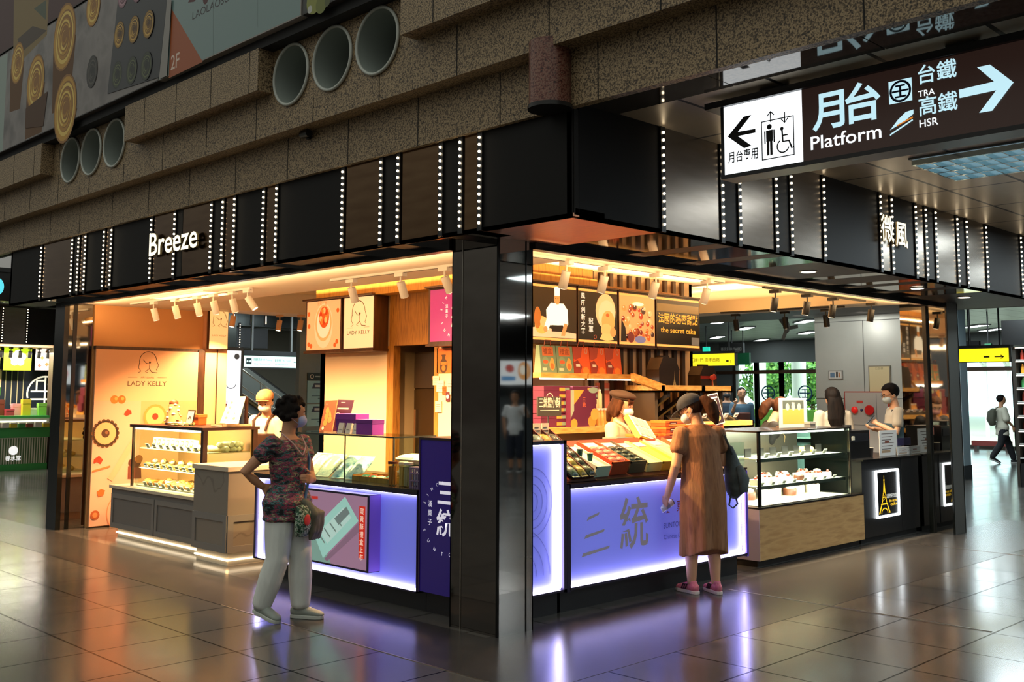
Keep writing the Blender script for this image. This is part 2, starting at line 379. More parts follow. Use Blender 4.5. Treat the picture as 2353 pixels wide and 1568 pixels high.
# ---- mirror clad columns at the kiosk corners
MIRR = noise_mat('column_mirror', ['9d9d98', 'a5a5a0'], 2, .03, metal=1, bump=.035, bscale=1.1, stretch=(1, 1, 3))
MIRD = noise_mat('column_mirror_darkened', ['5c5650', '66605a'], 2, .05, metal=1, bump=.035, bscale=1.1, stretch=(1, 1, 3))  # same mirror, with the dark hall's reflection put into a darker colour
EDG = C('1a1917', .2, metal=.8)
def column(name, x0, y0, x1, y1, edges=True):
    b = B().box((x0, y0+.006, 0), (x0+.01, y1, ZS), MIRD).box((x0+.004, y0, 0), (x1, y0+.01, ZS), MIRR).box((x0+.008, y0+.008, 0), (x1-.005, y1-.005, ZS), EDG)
    b.box((x1-.01, y0, 0), (x1, y1, ZS), MIRR).box((x0, y1-.01, 0), (x1, y1, ZS), MIRR)
    b.box((x0-.003, y1-.115, 0), (x0+.01, y1-.105, ZS), STEEL).box((x1-.075, y0-.003, 0), (x1-.065, y0+.01, ZS), EDG)
    b.box((x0-.004, y0-.004, 0), (x0+.012, y0+.012, ZS), EDG)
    return st(b.obj(name))
column('column', 0, 0, .337, .47)
BLK = C('0c0f0d', .18)
COLY = -.09
def slim(name, x0, y0, x1, y1, bar):
    b = B().box((x0, y0, 0), (x1, y1, ZS), MIRR).box((x0-.004, y0-.006, 0), (x0+(.05 if x0 < 1 else .012), y0+(.03 if x0 < 1 else .012), ZS), BLK)
    for q in bar: b.box(q[0], q[1], BLK)
    if x0 > 1: b.box((x0+.012, y0-.002, 0), (x1, y0, ZS), mat('satin_steel', 'b8b8b2', .38, 1))
    return st(b.obj(name))
slim('column.001', 0, 7.33, .33, 7.60, [((-.008, 7.32, 0), (.0, 7.60, ZS)), ((.10, 7.322, 0), (.145, 7.335, ZS))])
slim('column.002', 7.135, COLY, 7.45, .46, [((7.09, .13, 0), (7.13, .175, ZS)), ((7.44, COLY-.005, 0), (7.455, COLY+.01, ZS))])
# ---- kiosk ceiling: dropped ring round a raised middle
WCEIL = C('e9d9c2', .6); OCEIL = C('e6cfa8', .6)
zr = 2.632
b = B().box((.05, .05, zr), (1.18, 7.3, zr+.28), WCEIL).box((1.18, .05, zr), (6.9, .42, zr+.28), WCEIL).box((6.45, .42, zr), (6.9, 7.3, zr+.28), WCEIL).box((1.18, 6.75, zr), (6.45, 7.3, zr+.28), WCEIL)
b.box((1.18, .42, 2.9), (6.45, 6.75, 2.93), OCEIL); st(b.obj('ceiling_kiosk'))
for i, (x0, y0, x1, y1) in enumerate(((.35, 4.7, .75, 5.9), (5.6, 1.2, 6.2, 2.4), (1.5, 3.0, 2.0, 4.2))):
    z = zr if i == 0 else 2.9
    o = thing('ceiling_panel_light', ('flat glowing ceiling panel above the cake stall left of the core', 'flat glowing ceiling panel above the dark counter on the right', 'flat glowing ceiling panel in front of the brown doorway')[i], 'light', ((x0+x1)/2, (y0+y1)/2, z))
    B().box((x0, y0, z-.012), (x1, y1, z), C('e8e0d4', .4)).obj('frame', o, True)
    B().quad([(x0+.03, y0+.03, z-.014), (x0+.03, y1-.03, z-.014), (x1-.03, y1-.03, z-.014), (x1-.03, y0+.03, z-.014)], emis('panel', 'ffc478', 4.5)).obj('diffuser', o, True)
# ---- wood clad core of the kiosk
WOOD = noise_mat('oak_upright', ['7a4d1c', 'b07a34', '93611f'], 5, .45, detail=6, stretch=(9, 9, .8))
WOODL = noise_mat('oak_light', ['b9802f', 'd9a24c', 'c58d38'], 5, .45, detail=6, stretch=(7, 7, .8))
WOODH = noise_mat('ash_front', ['a67c4a', 'c9a068', 'b58a54'], 2.2, .5, detail=8, stretch=(1.2, 1, 9))
DW = noise_mat('dark_walnut', ['2a1508', '4a2a12'], 5, .45, detail=5, stretch=(6, 6, .8))
CREAM = C('ecd3b0', .6)
b = B()
b.box((2.5, 2.3, 2.12), (2.6, 4.36, 2.9), WOOD).box((2.5, 2.3, 0), (2.6, 3.50, 2.12), CREAM).box((2.5, 4.28, 0), (2.6, 4.40, 2.12), WOOD).box((2.49, 3.50, 0), (2.6, 3.56, 2.12), WOOD)
b.box((2.5, 4.40, 0), (2.6, 5.72, 2.9), CREAM).box((2.5, 5.62, 0), (5.2, 5.72, 2.9), CREAM)
st(b.obj('wall_core_left'))
b = B().box((2.5, 2.3, 0), (5.5, 2.4, 2.9), C('d9b98a', .6)).box((5.4, 2.3, 0), (5.5, 3.6, 2.9), C('8a8078', .6))
st(b.obj('wall_core_right'))
st(B().box((2.6, 4.5, 0), (2.65, 4.6, 2.9), DW).box((3.5, 2.6, 0), (3.55, 4.6, 2.9), C('bda67e', .7)).box((2.6, 4.5, 0), (3.5, 4.55, 2.9), C('bda67e', .7)).obj('wall_pantry'))
st(B().box((2.30, 2.3, 2.70), (2.5, 5.55, 2.88), WOODL).obj('trim_6'))
st(B().box((2.45, 2.10, 2.71), (3.5, 2.3, 2.79), WOODL).box((2.45, 2.16, 2.79), (3.5, 2.3, 2.9), WOOD).box((3.5, 2.12, 2.70), (5.0, 2.3, 2.74), WOOD).obj('trim_7'))
SLW = C('e8c79a', .6); SLD = C('3b2a1c', .6)
b = B().box((3.5, 2.27, 1.3), (5.4, 2.3, 2.9), SLW)
for i in range(11): b.box((3.55+.165*i, 2.235, 1.3), (3.605+.165*i, 2.27, 2.9), SLD)
st(b.obj('wall_slats'))
# ---- end wall of the cake stall
PINK = C('efb487', .6)
b = B().box((.34, 7.3, 0), (2.09, 7.4, 2.65), C('f0b070', .6)).box((.34, 7.23, 2.10), (1.74, 7.3, 2.14), DW).box((1.66, 7.2, 0), (1.74, 7.3, 2.12), DW)
b.box((1.76, 7.22, 0), (2.07, 7.3, 2.65), PINK).box((1.92, 7.215, 0), (1.935, 7.22, 2.65), DW)
st(b.obj('wall_pink'))
# ---- ceiling light with louvres over the passage
o = thing('louver_light', 'square louvred office light in the metal ceiling behind the platform sign', 'light', (3.03, -2.2, ZC))
B().box((2.62, -2.75, ZC-.015), (3.44, -1.70, ZC-.001), C('5a605f', .3, metal=.8)).obj('housing', o, True)
B().quad([(2.64, -2.73, ZC-.016), (2.64, -1.72, ZC-.016), (3.42, -1.72, ZC-.016), (3.42, -2.73, ZC-.016)], emis('tube', 'cfeeff', .5)).obj('diffuser', o, True)
LV = C('b9cfd2', .15, metal=1)
b = B()
for i in range(5): b.box((2.64+.195*i-.012, -2.73, ZC-.06), (2.64+.195*i+.012, -1.72, ZC-.02), LV)
for i in range(9): b.box((2.64, -2.73+.126*i-.006, ZC-.055), (3.42, -2.73+.126*i+.006, ZC-.02), LV)
b.obj('louver', o, True)
# ================================================================ things on the fascia and the hall wall
ORD = ['first', 'second', 'third', 'fourth', 'fifth', 'sixth', 'seventh', 'eighth', 'ninth', 'tenth', 'eleventh', 'twelfth', 'thirteenth', 'fourteenth', 'fifteenth', 'sixteenth', 'seventeenth', 'eighteenth', 'nineteenth', 'twentieth']
BULB = emis('dot', 'ffe9c4', 8, True)
LBK = C('0a0908', .4)
def led_strip(x, y, z0, z1, nrm, label, group, n=13):
    o = thing('led_strip', label, 'light strip', (x, y, z0), 0, group)
    t = V((nrm[1], -nrm[0], 0))*.022; nn = V(nrm)
    B().box(-t, t+nn*.012+V((0, 0, z1-z0)), LBK).obj('backing', o)
    d = None
    for k in range(n):
        p = nn*.016+V((0, 0, .05+(z1-z0-.09)*k/(n-1)))
        if d is None: d = B().ell((0, 0, 0), (.0095, .0095, .0095), BULB, 8, 5).obj('bulb', o); q = d
        else: q = d.copy(); COL.objects.link(q); q.parent = o
        q.location = p
    return o
for i, y in enumerate(sorted(LED_Y)):
    led_strip(FXL, y, ZS, ZF, (-1, 0, 0), '%s white dot light strip left of the corner box, on the Breeze fascia' % ORD[i], 'dot light strips on the left fascia')
for i, x in enumerate(LED_X):
    led_strip(x, FYR, ZS, ZC, (0, -1, 0), '%s white dot light strip right of the corner box, on the steel fascia' % ORD[i], 'dot light strips on the right fascia')
def letters(body, o, u, v, size, m, depth, bold, sx, parent, name='lettering', width=None):
    """solid raised letters; front face lit"""
    c = bpy.data.curves.new('lettering', 'FONT'); c.body = body; c.size = 1; c.offset = bold; c.extrude = depth/2/size; c.resolution_u = 3
    ob = bpy.data.objects.new('lettering', c); me = ob.to_mesh(); o, u, v = V(o), V(u), V(v); n = u.cross(v)
    if width: sx = width/(max(p.co.x for p in me.vertices)*size)
    b = B(); b.add([o+u*p.co.x*size*sx+v*p.co.y*size+n*(p.co.z*size+depth/2+.012) for p in me.vertices], [tuple(p.vertices) for p in me.polygons], m)
    sd = b.mid(C('a08a5a', .4)); b.mi = [0 if all(me.vertices[i].co.z > 0 for i in p.vertices) else sd for p in me.polygons]
    ob.to_mesh_clear(); bpy.data.objects.remove(ob); bpy.data.curves.remove(c)
    return b.obj(name, parent, True)
LET = emis('letters', 'fff2d2', 1.3)
o = thing('shop_sign', 'glowing white Breeze lettering on the left fascia', 'sign', (FXL, 4.51, 2.9))
letters('Breeze', (FXL-.02, 4.52, 2.90), -YU, ZU, .31, LET, .02, .012, .98, o, width=.97)
o = thing('shop_sign', 'glowing white two character lettering on the right fascia', 'sign', (3.7, FYR, 2.9))
letters('微', (3.66, FYR-.02, 2.935), XU, ZU, .25, LET, .012, .012, 1, o); letters('風', (3.94, FYR-.02, 2.915), XU, ZU, .25, LET, .012, .012, 1, o)
# ---- air nozzles sunk in the granite
NOZ = [1.846, 1.289, .74, 6.133, 5.596, 5.042]
NW = C('b9bdb4', .45); NI = C('9aa39c', .5); NB = C('1a1c18', .5)
NL = ['white rimmed air nozzle right under the pale blue billboard, lowest of three', 'round white rimmed air nozzle in the middle of the trio near the corner', 'round white rimmed air nozzle beside the granite block near the corner',
      'round white rimmed air nozzle farthest along the granite wall', 'middle nozzle of the far trio in the granite wall', 'far trio nozzle partly hidden by the granite block']
nz = None
for y, lb in zip(NOZ, NL):
    if nz is None:
        nz = o = thing('air_nozzle', lb, 'air vent', (-.48, y, 4.082), 0, 'air nozzles in the granite wall')
        ring = [V((-.012, .24*cos(2*pi*k/36), .24*sin(2*pi*k/36))) for k in range(36)]
        B().tube(ring, .0125, NW, 8, closed=True).obj('rim', o)
        b = B(); vs = []; fs = []
        for k in range(36):
            a = 2*pi*k/36
            for xx, r in ((-.012, .23), (.36, .225)): vs.append((xx, r*cos(a), r*sin(a)))
        fs = [(2*k, 2*k+1, (2*k+3) % 72, (2*k+2) % 72) for k in range(36)]
        b.add(vs, fs, NI, True); b.ell((.12, -.08, -.16), .008, NB, 6, 4); b.obj('duct', o)
        b = B()
        for r, x in ((.20, .30), (.15, .27), (.10, .24), (.05, .21)):
            b.tube([V((x, r*cos(2*pi*k/28), r*sin(2*pi*k/28))) for k in range(28)], .012, C('33382f', .5), 6, closed=True)
        b.cyl((.33, 0, 0), (.35, 0, 0), .224, NB, 28); b.obj('diffuser', o)
    else: dup(nz, (-.48, y, 4.082), label=lb)
o = thing('security_camera', 'small black camera on the granite above the fascia', 'camera', at('x', -.33, 712, 318))
p = at('x', -.33, 712, 318)
B().box(p+V((-.02, -.02, -.01)), p+V((0, .02, .05)), C('0c0c0c', .4)).obj('bracket', o, True); B().cyl(p+V((-.04, .05, .03)), p+V((-.055, -.07, .02)), .028, C('0c0c0c', .4), 14).obj('barrel', o, True)
# ---- billboards above the granite
BX = -.66
def bb(px, py): q = at('x', BX, px, py); return (-q.y, q.z)
def board(name, label, y0, y1, z0, z1, base, fr='2a2522'):
    o = thing(name, label, 'billboard', (BX, (y0+y1)/2, z0))
    B().box((BX, y0, z0), (-.57, y1, z1), C(fr, .6)).obj('frame', o, True)
    a = Art((BX, 0, 0), -YU, ZU, .00006); a.poly([(-y1+.01, z0+.01), (-y0-.01, z0+.01), (-y0-.01, z1-.01), (-y1+.01, z1-.01)], base); return o, a
GREY = noise_mat('poster_grey', ['3c3836', '7b7470', '5e5856'], 2.2, .4, detail=5)
o, a = board('billboard', 'long billboard showing yellow pastry swirls and a black tray', 3.77, 9.2, 4.41, 5.63, GREY)
PY = ['8a5c14', 'b98a28', 'd9b95a', 'a87820']
def swirl(cx, cy, r, cols, sq=1.15):
    x, y = bb(cx, cy)
    a.disc(x, y, r, C(cols[0], .5), r*sq)
    for k in range(5):
        q = r*(1-.17*k)
        a.disc(x+r*.03*(k % 2), y-r*.03*k, q*.93, C(cols[1+k % (len(cols)-1)], .5), q*.93*sq); a.disc(x+r*.04, y-r*.02*k, q*.80, C(cols[0], .5), q*.8*sq)
    a.ring(x, y, r*.5, r*.08, C(cols[2], .5), r*.6, .4, 4.4); a.ring(x, y, r*.22, r*.08, C(cols[-1], .5), r*.25, 2, 6)
x, y = bb(8, 280); a.rect(x-.6, 4.42, .62, 1.19, C('8c9a92', .5))
for (cx, cy, r) in ((40, 150, .22), (148, 95, .31), (82, 200, .27), (150, 262, .31)):
    x, y = bb(cx, cy); a.poly([(x-r*.98, y), (x-r*.8, y-r*2.4), (x+r*.7, y-r*2.5), (x+r, y)] if y-r*2.5 > 4.43 else [(x-r*.98, y), (x-r*.9, 4.43), (x+r*.9, 4.43), (x+r, y)], C('5c3a10', .6))
for (cx, cy, r) in ((40, 145, .20), (148, 85, .30), (82, 190, .26), (150, 250, .30), (215, 15, .17)): swirl(cx, cy, r, PY, 1.25)
a.poly([bb(60, 250), bb(58, 295), bb(100, 290), bb(110, 210)], C('4a2c0c', .6))
swirl(212, 165, .13, ['14120f', '2e2a24', '4a463e', '24201a'], 1.3)
a.poly([bb(248, 216), bb(366, 178), bb(385, 0), bb(272, 0)], C('0c0f16', .4))
for i in range(3):
    for j, cols in enumerate((['1a1d14', '333a26', '59603c', '22261a'], ['4a3008', '9a7420', 'c9a04a', '80580f'], ['5a3844', '8f6a74', 'b08a94', '704a56'])):
        swirl(270+34*i+j*3+j*j*2, 172-10*i-92*j-i*j*2, .115, cols, 1.2)
a.poly([bb(368, 182), bb(386, 175), bb(397, 0), bb(387, 0)], C('8d8882', .5)); a.obj('print', o)
o, a = board('billboard', 'billboard with pale blue board and orange 2F corner', 1.46, 3.765, 4.41, 5.63, C('6f8785', .25), '8f8a84')
a.poly([bb(388, 180), bb(466, 142), bb(394, 20)], C('9c4a10', .45))
a.text('2F', *bb(392, 162), .19, C('d9c0b0', .5), .01, sx=.9)
a.text('LAOLAOSU', *bb(442, 46), .10, C('2a2226', .5), .0, sx=1.25)
a.line([bb(490, 0), bb(490, 128)], .006, C('566866', .5)); a.line([bb(592, 0), bb(592, 62)], .004, C('5d706e', .5))
a.poly([bb(432, 6), bb(446, 4), bb(456, -8), bb(440, -8)], C('4a1418', .5)); a.disc(*bb(473, -6), .05, C('4a1418', .5), .06); a.obj('print', o)
o, a = board('billboard', 'dark billboard with a green yellow fruit beside the pale blue board', -2.5, 1.44, 4.41, 5.63, C('14150e', .4))
for cx, cy, r, c in ((722, 2, .10, '84883a'), (738, 10, .07, '6a7028'), (712, 22, .03, 'b8b8b0'), (752, 4, .035, '4a5020')): a.disc(*bb(cx, cy), r, C(c, .5))
a.obj('print', o)
o, a = board('billboard', 'dark red and brown billboard high above the pastry billboard', 4.6, 9.2, 5.65, 7.2, C('3c0a06', .5))
a.poly([bb(30, 160), bb(108, 80), bb(112, 0), bb(32, 0)], C('7a6432', .5)); a.poly([bb(40, 90), bb(75, 60), bb(108, 70), bb(50, 120)], C('3c2a16', .5)); a.poly([bb(78, 20), bb(105, 45), bb(106, 0)], C('3f4a34', .5)); a.obj('print', o)
# ---- hanging platform sign
SXP = .273
def sp(px, py): q = at('x', SXP, px, py); return (-q.y, q.z)
o = thing('platform_sign', 'large hanging backlit sign with platform arrows under the passage ceiling', 'sign', (SXP, -2.6, 2.86))
y0, y1 = -3.95, -1.615
B().box((SXP+.004, y0, 2.852), (SXP+.14, y1, 3.30), C('0f0c0d', .4)).obj('case', o, True)
B().box((SXP-.03, y0, 3.28), (SXP+.18, y1+.10, 3.318), C('0e0c12', .35)).box((SXP-.01, y0, 2.848), (SXP+.15, y1+.006, 2.872), C('0e0c0e', .35)).box((SXP-.006, y1-.016, 2.86), (SXP+.1, y1+.004, 3.28), C('0e0c0e', .35)).obj('frame', o, True)
for yy in (-1.93, -3.0):
    B().box((SXP+.03, yy-.07, 3.31), (SXP+.12, yy+.07, 3.352), C('0a0a0a', .5)).obj('bracket', o, True)
a = Art((SXP, 0, 0), -YU, ZU)
WHT = L('f4fbff', 1.6); BLU = L('bfe6f2', 1.0); DKB = L('2e1f1a', .6); INK = C('15110f', .5)
a.rect(1.63, 2.87, .51, .41, WHT); a.rect(2.14, 2.87, 1.81, .41, DKB)
a.poly([bb2 for bb2 in [sp(1672, 314), sp(1709, 268), sp(1727, 264), sp(1696, 303), sp(1736, 296), sp(1736, 305), sp(1696, 313), sp(1727, 335), sp(1710, 341)]], INK)
e0 = sp(1750, 285); e1 = sp(1825, 355)
a.line([(e0[0], e1[1]), (e1[0], e1[1]), (e1[0], e0[1]+.01), (e0[0], e0[1]+.01)], .009, INK, True)
x = e0[0]+.05; zb = e1[1]
a.disc(x, zb+.185, .016, INK); a.rect(x-.022, zb+.10, .044, .066, INK); a.rect(x-.018, zb+.02, .016, .085, INK); a.rect(x+.002, zb+.02, .016, .085, INK); a.rect(x-.034, zb+.09, .009, .074, INK); a.rect(x+.025, zb+.09, .009, .074, INK)
x += .085; a.ring(x, zb+.06, .037, .008, INK, a0=2.1, a1=6.0); a.disc(x-.005, zb+.16, .011, INK); a.line([(x-.004, zb+.15), (x, zb+.085), (x+.038, zb+.085), (x+.055, zb+.04), (x+.066, zb+.045)], .011, INK); a.line([(x, zb+.12), (x+.032, zb+.12)], .008, INK)
for cx, s in ((1771, 1), (1803, -1)):
    x, z = sp(cx, 265); z -= .01; a.line([(x, z-.03), (x, z+.03)], .008, INK); a.line([(x-.022, z+.008*s), (x, z+.032*s), (x+.022, z+.008*s)], .007, INK)
a.text('月台專用', *sp(1674, 377), .072, INK, .016, width=.20)
a.text('月', sp(1868, 306)[0], sp(1868, 306)[1]+.002, .225, BLU, .022); a.text('台', *sp(1944, 288), .225, BLU, .022)
a.text('Platform', *sp(1864, 346), .105, L('f2fbff', 1.2), .008, width=sp(2026, 310)[0]-sp(1864, 346)[0])
x0, z0 = sp(2044, 241); x1, z1 = sp(2095, 178); a.rect(x0, z0, x1-x0, z1-z0, BLU)
NAVY = C('101a4a', .5); x, z = (x0+x1)/2, (z0+z1)/2
a.ring(x, z, .052, .012, NAVY); a.rect(x-.006, z-.03, .012, .062, NAVY); a.rect(x-.026, z+.024, .052, .010, NAVY); a.rect(x-.045, z-.004, .09, .010, NAVY); a.rect(x-.03, z-.034, .06, .010, NAVY)
a.text('台鐵', *sp(2111, 196), .105, BLU, .012, width=.195); a.text('TRA', *sp(2111, 224), .045, L('f2fbff', 1.2), .006)
a.text('高鐵', *sp(2113, 269), .105, BLU, .012, width=.195); a.text('HSR', *sp(2114, 294), .055, L('f2fbff', 1.2), .006)
a.poly([sp(2046, 300), sp(2064, 276), sp(2082, 258), sp(2100, 252), sp(2100, 262), sp(2078, 280)], BLU); a.poly([sp(2062, 288), sp(2098, 268), sp(2099, 271), sp(2062, 291)], L('e8892a', .8)); a.poly([sp(2046, 309), sp(2098, 274), sp(2099, 277), sp(2046, 313)], BLU)
a.poly([sp(2204, 207), sp(2285, 188), sp(2246, 155), sp(2276, 149), sp(2330, 190), sp(2281, 255), sp(2251, 260), sp(2290, 208), sp(2206, 226)], BLU)
a.obj('face', o)
# ================================================================ small makers
WARM = (1.0, .58, .26)
LENS = emis('lens', 'ffe2b8', 6, False)
def spot(p, label, group, body, tilt=0., az=0., energy=70, color=WARM, cone=130, L_=.14):
    """track spotlight hanging from p; barrel tilted from straight down towards azimuth az"""
    o = thing('track_spotlight', label, 'spotlight', p, 0, group); r = .036
    B().box((-.025, -.055, -.03), (.025, .055, 0), body).obj('adapter', o); B().cyl((0, 0, -.03), (0, 0, -.085), .008, body, 8).obj('stem', o)
    d = V((sin(tilt)*cos(az), sin(tilt)*sin(az), -cos(tilt))); a = V((0, 0, -.075)); e = a+d*L_
    B().cyl(a, e, r, body, 18).obj('barrel', o); B().cyl(e-d*.001, e+d*.002, r*.8, LENS, 16).obj('lens', o)
    if energy:
        ld = bpy.data.lights.new('spot_lamp', 'SPOT'); ld.energy = energy; ld.color = color; ld.spot_size = rad(cone); ld.spot_blend = .6; ld.shadow_soft_size = .03
        lo = bpy.data.objects.new('spot_lamp', ld); COL.objects.link(lo); lo.parent = o; lo.location = e+d*.02; lo.rotation_euler = d.to_track_quat('-Z', 'Y').to_euler()
    return o
def track(a, b, m, label):
    a, b = V(a), V(b); o = thing('light_track', label, 'light track', (a+b)/2)
    t = (b-a).normalized(); n = V((-t.y, t.x, 0))*.018
    B().box(V((-(b-a).length/2, -.018, -.02)), V(((b-a).length/2, .018, 0)), m, Matrix.Translation((a+b)/2) @ Matrix.Rotation(math.atan2(t.y, t.x), 4, 'Z')).obj('rail', o, True)
    B().box(V((-(b-a).length/2, -.006, -.022)), V(((b-a).length/2, .006, -.019)), C('4a4640', .6), Matrix.Translation((a+b)/2) @ Matrix.Rotation(math.atan2(t.y, t.x), 4, 'Z')).obj('slot', o, True); return o
SWH = C('d8cfc4', .4); SBL = C('14120f', .35)
ZT = 2.632
track((.53, 6.74, ZT), (.54, 4.09, ZT), SWH, 'white light track over the cake counter by the pink wall')
names = ['leftmost', 'second', 'third', 'fourth', 'fifth']
for i, (px, py) in enumerate(((323, 692), (378, 686), (437, 680), (475, 675), (515, 669))):
    p = at('z', ZT-.02, px, py); spot((.535, p.y, ZT-.02), '%s white spotlight on the track over the cake counter' % names[i], 'white spotlights over the cake counter', SWH, .3, 0, 190)
spot((.54, at('z', ZT-.02, 556, 665).y, ZT-.02), 'white spotlight tilted to the right at the end of the cake counter track', 'white spotlights over the cake counter', SWH, .6, -.8, 190)
for i, (px, py) in enumerate(((537, 713), (643, 724), (692, 724))):
    spot(at('z', ZT, px, py), ['small warm spotlight left of the overhead direction sign, back of the cake stall', 'small warm spotlight above the direction sign, back of the cake stall', 'small warm spotlight just left of the tart light box'][i], 'warm spotlights at the back of the cake stall', C('e0b080', .5), .15, pi, 250)
track((.66, 2.89, ZT), (.70, .55, ZT), SWH, 'white light track over the left purple counter')
for i, (px, py) in enumerate(((795, 641), (912, 627), (1012, 614))):
    p = at('z', ZT-.02, px, py); spot((.69, p.y, ZT-.02), ['white spotlight in front of the tart light box', 'white spotlight in front of the wood wall over the doorway', 'white spotlight tilted over the round logo sign'][i], 'white spotlights over the left purple counter', SWH, (.42, .40, .45)[i], (.2, .1, -.1)[i], 420)
track((.40, .36, ZT), (3.25, .36, ZT), SWH, 'white light track over the right purple counter')
for i, (px, py) in enumerate(((1310, 600), (1407, 611), (1525, 627), (1632, 644))):
    p = at('z', ZT-.02, px, py); spot((p.x, .36, ZT-.02), ['white spotlight in front of the chef light box', 'white spotlight between the chef and fruit light boxes', 'white spotlight by the secret cake light box', 'rightmost white spotlight on the track over the right purple counter'][i], 'white spotlights over the right purple counter', SWH, .35, 1.5, 95)
track((3.96, .37, ZT), (6.06, .37, ZT), SBL, 'black light track over the glass cake showcase')
for i, (px, py) in enumerate(((1790, 666), (1862, 676), (1922, 684), (1993, 697))):
    p = at('z', ZT-.02, px, py); spot((p.x, .38, ZT-.02), '%s black spotlight on the front track over the glass cake showcase' % names[i], 'black spotlights on the front track', SBL, .2, 1.5, 190, (1, .8, .55), 110)
track((6.42, 2.5, ZT), (6.62, .9, ZT), SBL, 'black light track at the back right of the kiosk')
for i, (px, py) in enumerate(((1690, 722), (1803, 716), (1897, 711))):
    spot(at('z', ZT-.02, px, py), ['back right black spotlight nearest the secret cake light box', 'middle black spotlight of the back right row', 'black spotlight in front of the grey pier'][i], 'black spotlights on the back track', SBL, .3, 0.2, 120, (1, .85, .65), 95)
# ---- cake stall: counter, cash cabinet, glass case
GRC = C('7e7a75', .55); GRF = C('716d69', .55); TOPC = C('cfc0a8', .35); MARB = noise_mat('marble_top', ['7f766b', '857c70', '6a6056', '827a6e'], .9, .4, detail=4, pos=[.3, .495, .502, .509])
PLN = emis('plinth_glow', 'ffe9c4', 2.6)
def shaker(b, u0, u1, z0, z1, ax, pos, m, m2, t=.06):
    """recessed door look: frame strips standing proud of the face at ax = pos (towards -ax)"""
    for (a, c, e, f) in ((u0, u1, z0, z0+t), (u0, u1, z1-t, z1), (u0, u0+t, z0+t, z1-t), (u1-t, u1, z0+t, z1-t)):
        if ax == 'x': b.box((pos-.012, a, e), (pos, c, f), m)
        else: b.box((a, pos-.012, e), (c, pos, f), m)
# cove lamps: unseen, added by the light boxes and frame bars to brighten ceilings
def ceiling_fill(a, b_, e, rot, col=(1, .64, .31), w_=.04):
    a, b_ = V(a), V(b_); d = b_-a; return area((a+b_)/2, d.length if abs(d.x) > abs(d.y) else w_, w_ if abs(d.x) > abs(d.y) else d.length, e, col, rot)
def area(loc, sx, sy, e, col, rot=(0, 0, 0), spread=None):
    ld = bpy.data.lights.new('area_lamp', 'AREA'); ld.shape = 'RECTANGLE'; ld.size = sx; ld.size_y = sy; ld.energy = e; ld.color = col; ld.spread = spread or pi
    lo = bpy.data.objects.new('area_lamp', ld); COL.objects.link(lo); lo.location = loc; lo.rotation_euler = rot; return lo
ceiling_fill((.14, .6, 2.44), (.14, 7.1, 2.44), 34, (0, pi+.7, 0), w_=.12); ceiling_fill((.45, .12, 2.48), (6.8, .12, 2.48), 30, (pi-.5, 0, 0), w_=.1)
ceiling_fill((2.2, 2.5, 2.74), (2.2, 5.6, 2.74), 45, (0, pi-.3, 0)); ceiling_fill((2.5, 2.0, 2.735), (5.3, 2.0, 2.735), 45, (pi+.35, 0, 0)); ceiling_fill((6.3, .6, 2.70), (6.3, 6.5, 2.70), 60, (0, pi-.5, 0))
o = thing('cake_counter', 'low grey panelled counter under the glass cake case', 'counter', (.27, 5.4, 0))
B().box((.27, 4.36, .095), (1.0, 6.48, .525), GRF).obj('body', o, True)
b = B(); shaker(b, 4.40, 5.41, .10, .47, 'x', .27, GRC, GRF, .05); b.obj('door_panel', o, True)
b = B(); shaker(b, 5.43, 6.46, .10, .47, 'x', .27, GRC, GRF, .05); b.obj('door_panel', o, True)
B().box((.245, 4.36, .525), (1.0, 6.50, .56), TOPC).obj('countertop', o, True, bev=.004)
B().box((.32, 4.36, 0), (.98, 6.40, .094), C('d9cbb2', .5)).obj('plinth', o, True); B().box((.30, 4.36, .035), (.32, 6.40, .05), PLN).obj('light_strip', o, True)
o = thing('cash_cabinet', 'tall grey marble fronted cabinet at the end of the cake counter', 'cabinet', (.45, 4.0, 0))
B().box((.13, 3.70, .12), (.90, 4.345, .88), MARB).obj('body', o, True)
b = B(); shaker(b, 3.70, 4.34, .12, .46, 'x', .13, GRC, GRF); b.obj('front_panel', o, True); b = B(); shaker(b, .13, .90, .12, .46, 'y', 3.70, GRC, GRF); b.obj('side_panel', o, True)
B().box((.112, 3.682, .86), (.92, 4.36, .905), TOPC).obj('countertop', o, True, bev=.004); B().box((.17, 3.74, 0), (.88, 4.33, .12), C('d9cbb2', .5)).obj('plinth', o, True)
b = B().box((.15, 3.72, .045), (.168, 4.34, .06), PLN).box((.15, 3.72, .045), (.88, 3.738, .06), PLN); b.obj('light_strip', o, True)
GLS = glass_mat(); WALN = C('3a1f0f', .3); CHR = C('c9c2b4', .2, metal=1)
o = thing('display_case', 'dark framed glass case of lit pastries on the cake counter', 'display case', (.6, 5.4, .56))
b = B()
for x, y in ((.35, 4.60), (.35, 6.17), (.92, 4.60), (.92, 6.17)): b.box((x, y, .56), (x+(.05 if y < 5 else .025), y+(.05 if y < 5 else .025), 1.21), WALN)
b.obj('frame', o, True)
B().box((.33, 4.58, 1.205), (.98, 6.22, 1.235), WALN).obj('lid', o, True)
B().box((.352, 4.65, .565), (.356, 6.17, 1.205), GLS).obj('front_pane', o, True); B().box((.40, 4.602, .565), (.92, 4.606, 1.205), GLS).obj('side_pane', o, True); B().box((.40, 6.19, .565), (.92, 6.194, 1.205), GLS).obj('side_pane', o, True)
SHF = C('c7a878', .3)
for z in (.765, .98): B().box((.43, 4.63, z-.01), (.90, 6.17, z), SHF).obj('shelf', o, True)
B().box((.41, 4.63, .56), (.90, 6.17, .572), C('e8d6b0', .4)).obj('case_floor', o, True)
B().box((.37, 4.66, 1.180), (.39, 6.16, 1.203), emis('case_led', 'fff0cc', 5)).obj('light_bar', o, True)
